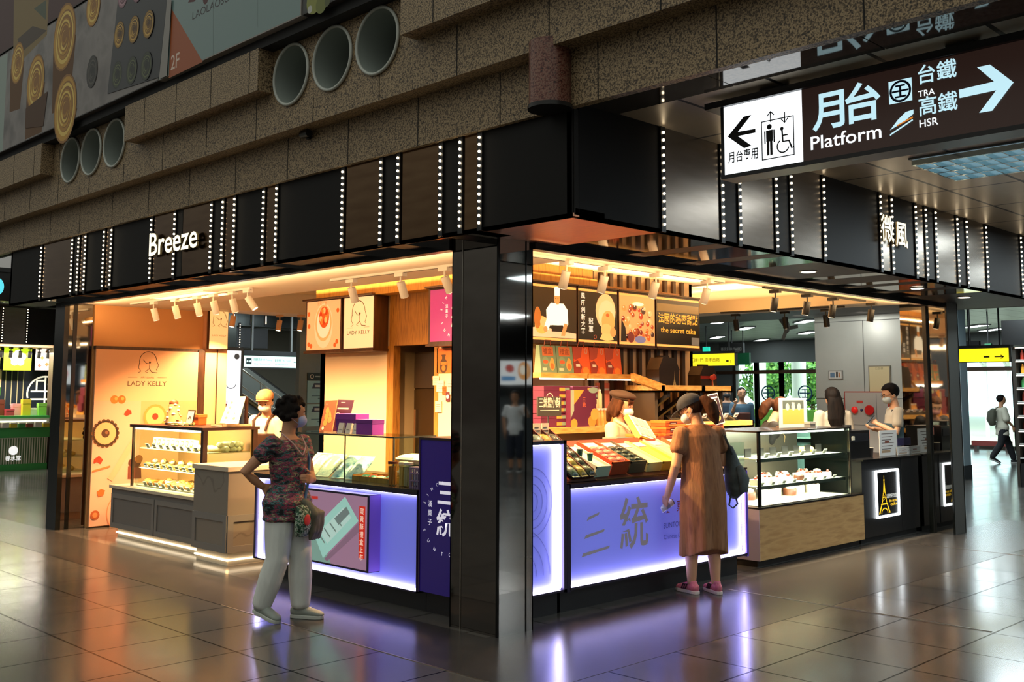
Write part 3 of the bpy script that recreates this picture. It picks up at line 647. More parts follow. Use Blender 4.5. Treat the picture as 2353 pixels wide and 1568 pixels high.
B().box((.90, 4.62, .56), (.91, 6.18, 1.205), C('c98f4e', .5)).obj('back_panel', o, True)
area((.385, 5.4, 1.185), .03, 1.5, 34, (1, .8, .48), (0, -.95, 0)); area((.41, 5.4, .955), .03, 1.5, 16, (1, .8, .48), (0, -1.0, 0)); area((.41, 5.4, .745), .03, 1.5, 16, (1, .8, .48), (0, -1.0, 0)); area((.60, 5.4, 1.195), .3, 1.4, 50, (1, .80, .45), spread=1.6)
GOLD = noise_mat('golden_pastry', ['c98a24', 'f2cf72', 'e0a83e'], 18, .5, bump=.3, bscale=60); PALE = noise_mat('pale_pastry', ['f0dc9a', 'fff2c4', 'e6c878'], 14, .5, bump=.3, bscale=50); TAN = noise_mat('toasted_pastry', ['8a4a14', 'd08a3a', 'b5702a'], 16, .5, bump=.3, bscale=50)
CARD = C('f7efdf', .5); INKB = C('4a3020', .6)
def price_card(loc, rz, label, group, w=.075, h=.05, src=[None]):
    if src[0] and src[1] == (w, h): return dup(src[0], loc, rz, label, group)
    o = thing('price_card', label, 'card', loc, rz, group); M = Matrix.Rotation(-.5, 4, 'Y')
    B().box((-.002, -w/2, 0), (.002, w/2, h), CARD, M).obj('card_face', o)
    b = B()
    for k in range(3): b.box((-.0035, -w*.36, h*(.25+.2*k)), (-.002, w*(.3-.12*k), h*(.33+.2*k)), INKB, M)
    b.obj('print', o); src[:] = [o, (w, h)]; return o
price_card.__defaults__[-1].append(None)
def bun(loc, label, group, m, s=1., kind=0):
    o = thing('pastry', label, 'pastry', loc, random.uniform(0, 6), group)
    b = B()
    if kind == 0:
        b.ell((0, 0, .022*s), (.036*s, .03*s, .024*s), m, 12, 7); b.tube([(-.03*s, 0, .035*s), (0, .004, .048*s), (.03*s, 0, .035*s)], .006*s, TAN, 6, round_=1)
    elif kind == 1: b.lathe([(.012, 0), (.034, .002), (.04, .018), (.036, .03), (.02, .042), (.004, .046)], (0, 0, 0), m, 12); b.lathe([(.03, .028), (.042, .03), (.03, .036)], (0, 0, 0), TAN, 10)
    else: b.tube([(-.06*s, 0, .03), (.06*s, 0, .03)], .03, m, 12, round_=.6); b.tube([(-.05*s, 0, .058), (.05*s, 0, .058)], .006, TAN, 6)
    b.obj('crumb', o); return o
# ================================================================ goods of the cake stall
g = 'picture boxes on the top shelf of the cake case'
for i in range(9):
    y = 5.98-.105*i
    o = thing('cake_box', 'upright box with a cake picture on the top shelf of the dark framed case', 'box', (.50, y, .98), 0, g)
    M = Matrix.Rotation(.18, 4, 'Y'); B().box((0, -.042, 0), (.05, .042, .115), CARD, M).obj('carton', o)
    a = B(); a.box((-.001, -.032, .03), (0, .032, .10), TAN, M); a.ell((-.002, 0, .065), (.002, .02, .02), PALE, 8, 5, M); a.obj('picture', o)
for i in range(3): bun((.55, 5.02-.15*i, .98), 'yellow loaf cake on the top shelf of the dark framed case', 'loaf cakes in the cake case', PALE, 1.1, 2)
for i in range(9): price_card((.455, 6.0-.155*i, .98), 0, 'small white price card along the top shelf of the cake case', 'price cards on the top shelf of the cake case')
for i in range(36): bun((.51+.085*(i % 3), 6.12-.042*i, .765), 'golden pastry on the middle shelf of the cake case', 'pastries on the middle shelf of the cake case', (GOLD, PALE, GOLD)[i % 3], 1.15, i % 2)
for i in range(14): bun((.56+.06*(i % 2), 6.05-.1*i, .806), 'golden pastry heaped on top of the middle shelf row in the cake case', 'heaped pastries in the cake case', (PALE, GOLD)[i % 2], 1., 0)
for i in range(10): price_card((.45, 6.02-.145*i, .765), 0, 'small white price card along the middle shelf of the cake case', 'price cards on the middle shelf of the cake case')
for i in range(10): price_card((.43, 5.98-.14*i, .572), 0, 'small white price card along the floor of the cake case', 'price cards on the floor of the cake case')
for i in range(27): bun((.50+.10*(i % 3), 6.08-.052*i, .572), 'golden pastry on the floor of the cake case', 'pastries on the floor of the cake case', (TAN, PALE, GOLD)[i % 3], 1.3, (0, 1, 0, 2)[i % 4])
for i in range(3): bun((.70, 5.1-.12*i, .60), 'big cream loaf on the floor of the cake case', 'cream loaves in the cake case', PALE, 1.3, 2)
# side bay of the case, seen past the marble cabinet
for i in range(10): bun((.60+.05*(i % 5), 4.68, .98+.045*(i//5)), 'biscuit bag stacked in the right end of the cake case', 'biscuit bags in the right end of the cake case', PALE, .9, 2)
o = thing('biscuit_basket', 'orange basket of biscuits in the right end of the cake case', 'basket', (.62, 4.72, .765)); B().lathe([(.06, 0), (.085, .05), (.08, .05), (.056, .006)], (0, 0, 0), C('c2551c', .6), 16).obj('bowl', o); B().tube([(.083*cos(k*.45), .083*sin(k*.45), .05) for k in range(14)], .006, C('a8431a', .6), 6, closed=True).obj('rim', o)
# ---- on the lid of the case
z = 1.235
o = thing('tart_stand', 'tall sample stand of tarts with a brown dome on the cake case', 'stand', (.62, 5.78, z))
B().cyl((0, 0, 0), (0, 0, .02), .09, WALN, 18).obj('foot', o)
b = B(); b.lathe([(.085, .02), (.075, .10), (.06, .18), (.045, .235)], (0, 0, 0), C('d9a070', .5), 18); b.obj('tower', o); B().ell((0, 0, .235), (.05, .05, .04), C('8a4020', .5), 14, 8).obj('dome', o)
b = B()
for k in range(16): a = k*2.4; r = .085-.0028*k; b.ell((r*cos(a), r*sin(a), .03+.0125*k), (.022, .022, .014), (PALE, CARD, GOLD)[k % 3], 8, 5)
b.obj('tart_samples', o)
for i in range(12):
    o = thing('macaron', 'little wrapped biscuit in the row on the cake case lid', 'biscuit', (.50+.07*(i//6), 5.62-.075*(i % 6), z), 0, 'wrapped biscuits on the cake case')
    B().lathe([(.018, 0), (.026, .008), (.024, .014)], (0, 0, 0), (TAN, PALE, C('7a8a3a', .6))[i % 3], 10).lathe([(.022, .018), (.026, .026), (.014, .034)], (0, 0, 0), (TAN, PALE, GOLD)[(i+1) % 3], 10).obj('shell', o); B().cyl((0, 0, .013), (0, 0, .019), .021, CARD, 10).obj('filling', o)
o = thing('table_card', 'small upright card in dark stand on the cake case', 'card', (.55, 5.33, z))
Mq = Matrix.Translation((.55, 5.30, z)) @ Matrix.Rotation(.2, 4, 'Y')
B().box((0, -.075, 0), (.01, .075, .17), C('2a1a12', .5), Mq).obj('stand', o, True); B().box((-.002, -.065, .015), (0, .065, .155), CARD, Mq).obj('print', o, True); B().tube([Mq @ V((-.004, .03*cos(k*.5), .07+.03*sin(k*.5))) for k in range(7)], .002, INKB, 5).obj('drawing', o, True)
o = thing('gift_box', 'small orange box beside the slanted menu board on the cake case', 'box', (.78, 5.5, z)); B().box((-.05, -.075, 0), (.05, .075, .10), C('c25a20', .5)).obj('carton', o, bev=.004); B().box((-.055, -.08, .08), (.055, .08, .115), C('d0692a', .5)).obj('lid', o, bev=.003)
o = thing('menu_board', 'cream menu board leaning on the cake case', 'menu', (.70, 5.05, z))
q = [at('x', .60, 505, 972), at('x', .60, 545, 975), at('x', .90, 563, 912), at('x', .90, 528, 914)]
b = B(); n_ = V((.012, 0, .004)); b.add(q+[p+n_ for p in q], [(3, 2, 1, 0), (4, 5, 6, 7), (0, 1, 5, 4), (1, 2, 6, 5), (2, 3, 7, 6), (3, 0, 4, 7)], C('f3dca0', .5)); b.obj('panel', o, True)
a = Art(q[0], (q[1]-q[0]), (q[3]-q[0])); W_, H_ = (q[1]-q[0]).length, (q[3]-q[0]).length
for k in range(4):
    for j in range(2): a.disc(W_*(.25+.45*j), H_*(.2+.2*k), W_*.08, TAN); a.rect(W_*(.15+.45*j), H_*(.09+.2*k), W_*.28, H_*.012, INKB)
a.rect(W_*.2, H_*.9, W_*.6, H_*.02, C('c22a1c', .5)); a.obj('print', o)
B().box(q[2]+V((.01, -.02, -.30)), q[2]+V((.03, .02, 0)), WALN).obj('support', o, True)
o = thing('serving_tray', 'pale tray on the right end of the cake case lid', 'tray', (.72, 4.72, z)); B().box((-.16, -.12, 0), (.16, .12, .012), C('f0cfa0', .4)).obj('tray_base', o, bev=.004); B().box((-.165, -.125, .008), (.165, -.115, .03), C('f0cfa0', .4)).box((-.165, .115, .008), (.165, .125, .03), C('f0cfa0', .4)).obj('rim', o)
# ---- printed pink wall
o = thing('wall_poster', 'tall peach poster with LADY KELLY lettering on the end wall', 'poster', (1.1, 7.22, 0))
B().box((.335, 7.205, .02), (1.655, 7.229, 2.10), C('f2b78c', .55)).obj('panel', o, True)
a = Art((0, 7.205, 0), XU, ZU)
a.rect(.335, .02, 1.32, 1.46, C('f0a977', .55)).rect(.335, .02, .58, 1.46, C('f3b496', .55))
BRN = C('4a2c14', .6); ORG = C('e2772a', .5); RED = C('d23a1e', .5)
a.text('LADY KELLY', .985, 1.665, .082, BRN, .004, 'c', .50).text('PÂTISSERIE', .985, 1.758, .028, BRN, 0, 'c', .17)
a.rect(.735, 1.765, .12, .003, BRN).rect(1.115, 1.765, .12, .003, BRN)
def lady(a, x, y, s, m):
    a.ring(x, y+.04*s, .10*s, .008*s, m, .11*s, .1, 3.4); a.line([(x-.10*s, y+.02*s), (x-.11*s, y-.03*s), (x-.08*s, y-.07*s), (x-.11*s, y-.085*s)], .007*s, m); a.line([(x+.10*s, y+.05*s), (x+.125*s, y), (x+.10*s, y-.05*s), (x+.11*s, y-.06*s)], .007*s, m)
    a.line([(x-.06*s, y+.06*s), (x-.02*s, y+.02*s), (x+.02*s, y+.015*s), (x+.015*s, y-.04*s), (x-.03*s, y-.075*s), (x, y-.085*s)], .007*s, m); a.disc(x+.02*s, y+.03*s, .012*s, m); a.line([(x+.015*s, y-.04*s), (x+.05*s, y-.08*s), (x+.11*s, y-.085*s)], .007*s, m)
lady(a, .985, 1.92, 1.1, BRN)
a.disc(.58, 1.50, .05, ORG).disc(.67, 1.50, .05, C('d96a20', .5)).disc(.60, 1.51, .02, C('f0a050', .5)).disc(.68, 1.51, .02, C('f0a050', .5))
a.poly([(.70, 1.32), (.74, 1.385), (.79, 1.37), (.80, 1.33), (.74, 1.30)], RED)
for k in range(18): a.disc(.486+.145*cos(k*pi/9), 1.10+.145*sin(k*pi/9), .026, C('5a3416', .5))
a.disc(.486, 1.10, .13, C('f3b27a', .5)).ring(.486, 1.10, .145, .012, C('2e1a0c', .5)).disc(.486, 1.10, .05, C('4a2a16', .5)).disc(.50, 1.11, .02, C('8a5a3a', .5))
a.disc(1.10, 1.29, .15, C('ef9648', .5)).disc(1.10, 1.29, .12, C('f6b878', .5)).disc(1.10, 1.29, .04, RED)
a.poly([(.36, .80), (.42, .84), (.47, .79), (.44, .74), (.40, .77), (.36, .75)], RED); a.line([(.345, .66), (.56, .71)], .02, C('d97a3a', .5))
a.poly([(.41, .42), (.46, .45), (.51, .43), (.49, .37), (.43, .36)], C('df6a2a', .5)); a.disc(.40, .15, .055, C('b5582a', .5)).disc(.40, .15, .03, C('d98a50', .5))
a.line([(.56, .55), (.90, 1.1)], .07, C('ecb088', .55)); a.ring(.68, .16, .14, .012, C('d98a60', .5), .2, 2.2, 4.6)
b_ = [(.78, .55), (.95, .55), (.94, .70), (.78, .70)]; a.poly(b_, C('7a3a28', .5)); a.disc(.86, .74, .08, C('5a2a14', .5), .06).disc(.91, .78, .05, C('a05a28', .5))
a.obj('print', o)
o = thing('light_box', 'small yellow lit box with faint lady drawing on the narrow pink column', 'sign', (1.9, 7.2, 2.2))
B().box((1.77, 7.16, 2.14), (2.04, 7.215, 2.70), WALN).obj('case', o, True)
a = Art((1.775, 7.16, 2.15), XU, ZU); a.rect(0, 0, .26, .54, L('ffd488', .7)); lady(a, .14, .36, .9, C('b58a48', .6)); a.text('LADY KELLY', .14, .16, .03, C('b58a48', .6), 0, 'c', .2); a.obj('face', o)
# ---- two light boxes over the cream panel
for nm, lb, x0, x1 in (('t', 'lit picture box of a strawberry tart above the cream panel', 703, 785), ('l', 'lit box with the LADY KELLY lady drawing above the cream panel', 788, 860)):
    y1 = at('x', 2.3, x0, 740).y; y0 = at('x', 2.3, x1, 740).y
    o = thing('light_box', lb, 'sign', (2.3, (y0+y1)/2, 2.1))
    B().box((2.302, y0, 2.09), (2.5, y1, 2.70), DW).box((2.25, y0-.01, 2.70), (2.5, y1+.01, 2.72), DW).box((2.28, y0-.01, 2.06), (2.5, y1+.01, 2.09), DW).obj('case', o, True)
    a = Art((2.302, y1, 2.09), -YU, ZU); w_, h_ = y1-y0, .61
    if nm == 't':
        a.rect(.02, .01, w_-.05, h_-.02, L('f7b070', .85)); cx = w_*.5
        a.disc(cx, .30, .19, L('f9c48c', .85), .27).disc(cx, .33, .17, L('f2a860', .8), .22).disc(cx, .33, .14, L('fbd0a0', .9), .18).disc(cx+.01, .40, .105, L('d9501a', .8), .13)
        for k in range(9): t_ = k*.7; a.disc(cx+.06*cos(t_), .41+.07*sin(t_), .03, L(('f07a2a', 'c23a10', 'f9b060')[k % 3], .8), .035)
        for q in ((.06, .45), (.07, .30), (.07, .08), (w_-.08, .47), (w_-.09, .10), (w_-.13, .06), (.12, .06)): a.disc(q[0], q[1], .028, L('d95a1c', .8))
        a.text('法式千層', w_*.45, .545, .05, L('d98a40', .6), 0, 'c')
    else:
        a.rect(.02, .01, w_-.04, h_-.02, L('ffcf92', .95)); lady(a, w_*.5, .37, 1.25, C('5a3a1c', .6)); a.text('LADY KELLY', w_*.5, .17, .062, BRN, .003, 'c', w_*.72); a.rect(w_*.15, .245, w_*.18, .003, BRN).rect(w_*.67, .245, w_*.18, .003, BRN)
    a.obj('face', o)
# ================================================================ purple sweets stall
IND = C('1a1030', .35); BKP = C('0b0a0d', .5)
LAV = mat('lavender_panel', '9ea2f0', .45, emit=.42, ecol='5560e8'); LAV.cycles.emission_sampling = 'NONE'
GLO = emis('panel_led', 'd6ceff', 17); RIP = C('8e93e4', .5)
INDP = mat('indigo_print', '2b1a72', .4, emit=.06, ecol='3a28b0')
GOLDT = L('8c8890', .22)
def ripples(a, cx, cy, rs, m, a0=0, a1=2*pi):
    for r in rs: a.ring(cx, cy, r, .006, m, r*1.15, a0, a1)
o = thing('sweets_counter', 'glowing lavender counter with framed advert, left of the corner column', 'counter', (.12, 2.1, 0))
X0, Y0, Y1 = .12, .955, 3.19
B().box((.20, Y0, 0), (.95, Y1-.03, .14), BKP).obj('plinth', o, True); B().box((.17, Y0, .14), (.95, Y1, .86), IND).obj('body', o, True)
B().box((.158, Y0+.02, .165), (.17, Y1-.02, .84), LAV).obj('panel', o, True)
B().box((X0-.01, Y0, .84), (.17, Y1+.01, .862), IND).box((X0-.01, Y0, .14), (.17, Y1+.01, .152), IND).box((X0-.01, Y1-.012, .14), (.17, Y1+.012, .862), IND).box((X0-.01, Y0, .14), (.17, Y0+.012, .862), IND).obj('frame', o, True)
B().box((.135, Y0+.02, .153), (.152, Y1-.02, .164), GLO).obj('light_strip', o, True); B().box((.135, Y1-.03, .16), (.150, Y1-.02, .83), GLO).obj('light_strip', o, True); B().box((.140, Y0+.02, .835), (.148, Y1-.02, .839), GLO).obj('light_strip', o, True)
B().box((.10, Y0, .862), (1.0, Y1+.02, .882), C('1c1712', .2)).obj('countertop', o, True)
o = thing('advert_frame', 'framed pink advert with a pale green gift box on the lavender counter', 'advert', (.05, 1.88, .23))
ya, yb = 1.455, 2.317
B().box((.045, ya, .23), (.157, yb, .812), IND).obj('case', o, True)
B().box((.05, ya-.002, .235), (.157, ya+.004, .808), C('8a63c8', .5)).obj('side_face', o, True)
a = Art((.045, 0, 0), -YU, ZU); q = lambda px, py: (lambda p: (-p.y, p.z))(at('x', .045, px, py))
a.poly([(-yb+.012, .245), (-ya-.02, .245), (-ya-.02, .797), (-yb+.012, .797)], L('b48aa8', .35)).poly([(-yb+.012, .245), (-yb+.38, .245), (-yb+.16, .56), (-yb+.012, .60)], L('8fb8ac', .35))
a.poly([q(718, 1218), q(793, 1142), q(824, 1198), q(742, 1283)], L('a6dcd0', .45)).poly([q(735, 1222), q(790, 1166), q(808, 1190), q(752, 1250)], L('c2e6dc', .45)).poly([q(768, 1192), q(796, 1165), q(804, 1180), q(778, 1207)], L('7a8a88', .4))
for k in range(4): a.line([q(732+13*k, 1226-12*k), q(746+13*k, 1248-13*k)], .014, L('7b8f8a', .4))
a.poly([q(745, 1285), q(824, 1202), q(826, 1222), q(752, 1290)], L('9a7890', .35))
a.poly([q(826, 1163), q(840, 1165), q(838, 1286), q(824, 1283)], L('d8301c', .5)); a.vtext('蛋黃酥禮盒上市', q(832, 1175)[0], q(832, 1183)[1], .05, L('ffe9d0', .6), .003, 1.15)
a.poly([q(716, 1140), q(731, 1141), q(731, 1148), q(716, 1147)], L('c83028', .5)); a.obj('print', o)
o = thing('column_sign', 'dark purple upright sign panel with white circle logo left of the column', 'sign', (.12, .75, 0))
B().box((.20, .50, 0), (.60, .95, .16), BKP).obj('plinth', o, True); B().box((.12, .50, .16), (.62, .945, 1.25), INDP).obj('body', o, True); B().box((.112, .50, 1.25), (.63, .95, 1.268), C('2a1c18', .4)).obj('cap', o, True); B().box((.113, .935, .155), (.13, .95, 1.25), C('2c1a4a', .3)).obj('edge_trim', o, True)
a = Art((.12, 0, 0), -YU, ZU); WT = L('e8e4f2', .55); cx, cz = -.655, .70
a.text('三', cx-.09, cz+.10, .20, WT, .02).text('統', cx-.10, cz-.13, .20, WT, .02)
a.arc('SINCE 1979', cx, cz, .24, 2.75, .4, .032, WT); a.arc('SUNTONG', cx, cz, .265, 3.55, 5.6, .036, WT, inward=True)
a.vtext('漢菓子', cx-.17, cz+.07, .05, WT, .004, 1.3); a.obj('print', o)
# ---- right side counter
o = thing('sweets_counter', 'long glowing lavender counter with 三統 lettering facing the passage', 'counter', (2.0, .15, 0))
Xa, Xb, YF = .87, 3.22, .15
B().box((Xa, .24, 0), (Xb-.02, .95, .18), BKP).obj('plinth', o, True); B().box((Xa, YF+.05, .18), (Xb, .95, .905), IND).obj('body', o, True)
B().box((Xa+.015, YF+.038, .20), (Xb-.015, YF+.05, .89), LAV).obj('panel', o, True)
B().box((Xa-.03, YF-.01, .16), (Xa+.012, YF+.05, .93), IND).box((Xb-.012, YF-.01, .16), (Xb+.02, YF+.05, .91), C('6a50d8', .4)).box((Xa, YF-.01, .895), (Xb, YF+.05, .925), IND).box((Xa, YF-.01, .17), (Xb, YF+.05, .188), IND).obj('frame', o, True)
B().box((Xa+.02, YF+.008, .19), (Xb-.02, YF+.026, .202), GLO).obj('light_strip', o, True); B().box((Xb-.028, YF+.008, .20), (Xb-.016, YF+.024, .885), GLO).obj('light_strip', o, True); B().box((Xa+.02, YF+.01, .889), (Xb-.02, YF+.020, .893), GLO).obj('light_strip', o, True)
B().box((Xa-.03, YF-.01, .925), (Xb+.02, 1.0, .935), C('3a2418', .25)).obj('countertop', o, True)
a = Art((0, YF+.0375, 0), XU, ZU)
for k in range(3):
    x, z = 1.16+.02*k, .66-.13*k; a.poly([(x-.05-.05*k, z-.02), (x+.09+.04*k, z+.015), (x+.10+.04*k, z+.035), (x-.03-.05*k, z+.008)], GOLDT)
a.text('統', 1.50, .38, .42, GOLDT, .012, sx=.9)
a.text('漢', 2.06, .62, .10, C('a04a6a', .5), .01).text('菓', 2.24, .62, .10, C('a04a6a', .5), .01).text('子', 2.42, .62, .10, C('a04a6a', .5), .01)
a.text('SUNTONG', 2.06, .50, .062, C('7076b8', .5)).text('Chinese Confectionery', 2.06, .40, .055, C('7076b8', .5))
ripples(a, 2.62, .22, (.10, .16, .22, .28), RIP, .2, 2.9); ripples(a, 3.0, .62, (.08, .14, .20), RIP, .4, 2.8); a.obj('print', o)
o = thing('counter_end_panel', 'tall glowing lavender end panel between the column and the counter', 'panel', (.6, .15, 0))
B().box((.36, .24, 0), (.84, .95, .18), BKP).obj('plinth', o, True); B().box((.36, YF+.05, .18), (.838, .95, 1.24), IND).obj('body', o, True); B().box((.37, YF+.038, .20), (.80, YF+.05, 1.225), LAV).obj('panel', o, True)
B().box((.36, YF-.01, 1.225), (.838, YF+.05, 1.25), IND).box((.806, YF-.01, .17), (.838, YF+.05, 1.25), IND).box((.36, YF-.01, .17), (.838, YF+.05, .186), IND).obj('frame', o, True)
B().box((.765, YF+.006, .20), (.795, YF+.03, 1.215), GLO).obj('light_strip', o, True); B().box((.37, YF+.008, .19), (.79, YF+.026, .202), GLO).obj('light_strip', o, True); B().box((.37, YF+.01, 1.217), (.79, YF+.02, 1.222), GLO).obj('light_strip', o, True)
a = Art((0, YF+.0375, 0), XU, ZU); ripples(a, .52, .82, (.06, .11, .16, .21), RIP, -1.6, 1.6); ripples(a, .42, .30, (.08, .15, .22, .29), RIP, 0, 1.5); a.obj('print', o)
# ---- glass guard and goods on the left purple counter
zt = .882
o = thing('glass_guard', 'clear glass box guard on the left purple counter', 'glass guard', (.4, 2.1, zt))
b = B().box((.25, 1.42, zt), (.254, 3.05, 1.240), GLS).box((.254, 1.42, zt), (.62, 1.424, 1.240), GLS).box((.25, 1.42, 1.240), (.68, 3.05, 1.247), GLS); b.obj('pane', o, True)
B().box((.247, 1.415, 1.238), (.256, 3.05, 1.250), C('2f3a34', .3)).box((.256, 1.415, 1.238), (.68, 1.423, 1.25), C('2f3a34', .3)).box((.247, 2.06, zt), (.257, 2.067, 1.24), C('3a4a42', .2)).box((.247, 1.415, zt), (.256, 1.424, 1.24), C('5a6a62', .2)).obj('edge_trim', o, True)
PUR = C('8a2f9c', .5); PUR2 = C('6f2585', .5)
def carton(loc, dims, rz, label, group, m, ml, lidh=.02, cat='box', nm='gift_box', deco=None):
    o = thing(nm, label, cat, loc, rz, group); x, y, z = dims
    B().box((-x/2, -y/2, 0), (x/2, y/2, z-lidh), m).obj('tray', o, bev=.002); B().box((-x/2-.003, -y/2-.003, z-lidh-.005), (x/2+.003, y/2+.003, z), ml).obj('lid', o, bev=.003)
    if deco: deco(o, dims)
    return o
zs = 1.248
p = at('x', .46, 812, 970)
carton((.46, p.y+.02, zs), (.13, .26, .045), 0, 'flat purple box under the bigger purple box on the glass guard', 'purple boxes on the glass guard', PUR2, PUR)
carton((.46, p.y+.02, zs+.045), (.14, .27, .12), .05, 'upper purple box stacked on the glass guard', 'purple boxes on the glass guard', PUR2, PUR, .045)
p = at('x', .40, 850, 985); carton((.40, p.y, zs), (.12, .22, .125), 0, 'purple box on the glass guard, right of the white packets', 'purple boxes on the glass guard', PUR, PUR2, .03)
for i, px in enumerate((782, 800, 817)):
    p = at('x', .36, px, 990); o = thing('card_packet', 'small white packet standing before the purple boxes', 'packet', (.36, p.y, zs), 0, 'white packets on the glass guard'); Mq = Matrix.Rotation(.25, 4, 'Y')
    B().box((-.01, -.035, 0), (.01, .035, .09), C('f2e6d2', .5), Mq).obj('packet_body', o); B().box((-.012, -.02, .03), (-.01, .02, .033), INKB, Mq).obj('print', o)
o = thing('menu_stand', 'brown picture menu stand with round cakes beside the purple boxes', 'menu', (.55, 2.5, zs))
for i, (p0, p1, p2, p3, c) in enumerate((((733, 996), (762, 994), (775, 920), (748, 921), '9a5a34'), ((763, 993), (795, 985), (812, 920), (776, 919), '4a1a38'))):
    Q = [at('x', .52+.05*i, *p0), at('x', .52+.05*i, *p1), at('x', .62+.05*i, *p2), at('x', .62+.05*i, *p3)]
    if Q[0].z < zs: Q[0].z = Q[1].z = zs
    b = B(); nn = V((.01, 0, 0)); b.add(Q+[k+nn for k in Q], [(3, 2, 1, 0), (4, 5, 6, 7), (0, 1, 5, 4), (1, 2, 6, 5), (2, 3, 7, 6), (3, 0, 4, 7)], C(c, .4)); b.obj('page', o, True)
    a = Art(Q[0], Q[1]-Q[0], Q[3]-Q[0]); w_, h_ = (Q[1]-Q[0]).length, (Q[3]-Q[0]).length
    if i == 0:
        a.rect(w_*.15, h_*.86, w_*.7, h_*.06, C('f0d0a8', .5))
        for k in range(5): a.disc(w_*(.35+.3*(k % 2)), h_*(.68-.1*k), w_*.16, C('c8923c', .5))
        a.disc(w_*.25, h_*.1, w_*.09, C('e8d8c0', .5))
    else: a.rect(w_*.1, h_*.7, w_*.8, h_*.05, C('e8d0b8', .5)); a.ring(w_*.2, h_*.5, w_*.14, w_*.03, C('e8d8c0', .5)); a.rect(w_*.3, h_*.9, w_*.3, h_*.03, C('c090a0', .5))
    a.obj('print', o)
def pouch(loc, size, rot, label, group, m, nm='snack_pouch', band=None, rz=0.):
    """pillow bag with pinched ends"""
    o = thing(nm, label, 'snack', loc, 0, group, rot=rot); L_, W_, T_ = size; b = B(); n = 14; pts = []; rr = []
    for i in range(9):
        t = i/8; s_ = sin(pi*t)**.5 if 0 < t < 1 else 0; pts.append((L_*(t-.5), 0, T_/2)); rr.append((max(.003, T_/2*s_), W_/2*(.86+.14*s_)))
    b.tube(pts, rr, m, n, up=(0, 0, 1)); b.obj('bag', o)
    b = B().box((-L_/2-.012, -W_*.43, T_/2-.002), (-L_/2+.004, W_*.43, T_/2+.002), m).box((L_/2-.004, -W_*.43, T_/2-.002), (L_/2+.012, W_*.43, T_/2+.002), m); b.obj('seal', o)
    if band: B().tube([(L_*.06, 0, T_/2), (L_*.28, 0, T_/2)], [(T_*.5, W_*.49), (T_*.46, W_*.48)], band, n, up=(0, 0, 1)).obj('label_band', o)
    return o
CEL = noise_mat('clear_wrapped_sweets', ['cfe3dc', 'f3f2e2', '9fc4c4'], 22, .2, bump=.3, bscale=40); CELB = noise_mat('blue_wrapped_sweets', ['8ec0d8', 'd9eef2', '5aa0c0'], 18, .2, bump=.3, bscale=40); CREW = noise_mat('cream_wrapped_sweets', ['f2ead0', 'fff8e6', 'd9c89a'], 18, .25, bump=.3, bscale=40)
for i, (px, py, m, lb) in enumerate(((735, 1062, CREW, 'cream sweets bag leaning nearest the patterned blouse'), (765, 1060, CEL, 'clear sweets bag leaning left of the glass joint'), (800, 1058, CELB, 'pale blue sweets bag leaning right of the glass joint'), (830, 1062, CELB, 'last pale blue sweets bag of the leaning row'))):
    p = at('x', .42, px, py); pouch((.42, p.y, .93+.01), (.30, .15, .07), (0, -.55, .35), lb, 'leaning sweets bags behind the left glass guard', m)
for i, px in enumerate((720, 738, 756)): p = at('x', .6, px, 1070); pouch((.62, p.y, zt+.06), (.22, .14, .05), (0, -.7, .1), 'pale sweets bag in the back row left of the glass joint', 'back row sweets bags behind the left glass guard', (CREW, CEL, CREW)[i])
o = thing('sample_tray', 'shallow orange wooden tray with green and red sweets', 'tray', (.36, 1.72, zt)); WT2 = noise_mat('tray_wood', ['b8742a', 'd9953c'], 4, .5, stretch=(2, 8, 2))
B().box((-.10, -.24, 0), (.10, .24, .01), WT2).obj('tray_base', o); B().box((-.105, -.245, 0), (-.095, .245, .04), WT2).box((.095, -.245, 0), (.105, .245, .05), WT2).box((-.1, -.245, 0), (.1, -.235, .05), WT2).box((-.1, .235, 0), (.1, .245, .05), WT2).obj('rim', o)
for k in range(7):
    c = ('1f6a5a', 'd8381c', '2a8a78', 'e2502a', 'f0e0c0', '1c5a50', 'd9482a')[k]
    pouch((.34+.03*(k % 2), 1.90-.058*k, zt+.012), (.08, .055, .035), (0, -.2, .5*k), 'small twisted sweet in the orange wooden tray', 'loose sweets in the wooden tray', C(c, .35), 'wrapped_sweet')
o = thing('cushion_bag', 'big white puffy bag on the sweets behind the jars', 'bag', (.55, 1.50, 1.03)); B().ell((0, 0, .03), (.12, .22, .045), C('f4efdc', .4), 18, 9).obj('bag_body', o); B().tube([(.12*cos(k*.349), .22*sin(k*.349), .03) for k in range(18)], .008, C('e8dfc4', .5), 6, closed=True).obj('seam', o)
pouch((.55, 1.50, .90), (.3, .22, .12), (0, 0, 1.5), 'clear bag of white sweets under the puffy bag', 'white sweets bag', CREW, rz=0)
for i, (px, c, lb) in enumerate(((902, 'b06a1c', 'glass jar of brown sticks left of the other jars'), (922, 'c79a4a', 'middle glass jar of pale sticks'), (938, '9a8a62', 'right glass jar before the basket'))):
    p = at('x', .22, px, 1105); o = thing('sweet_jar', lb, 'jar', (.22+.02*(i % 2), p.y, zt), 0, 'glass jars on the left purple counter')
    B().lathe([(.035, .004), (.038, .02), (.038, .15), (.034, .165)], (0, 0, 0), GLS, 16).obj('glass', o)
    b = B()
    for k in range(9): b.cyl((.024*cos(k*.7)*(k > 1), .024*sin(k*.7)*(k > 1), .006), (.022*cos(k*.7+.2)*(k > 1), .022*sin(k*.7+.2)*(k > 1), .145), .0085, C(c, .5), 7)
    b.obj('sticks', o); B().cyl((0, 0, .163), (0, 0, .182), .038, C(('5a2a14', 'c8b89a', 'b8b0a0')[i], .4), 16).obj('lid', o)
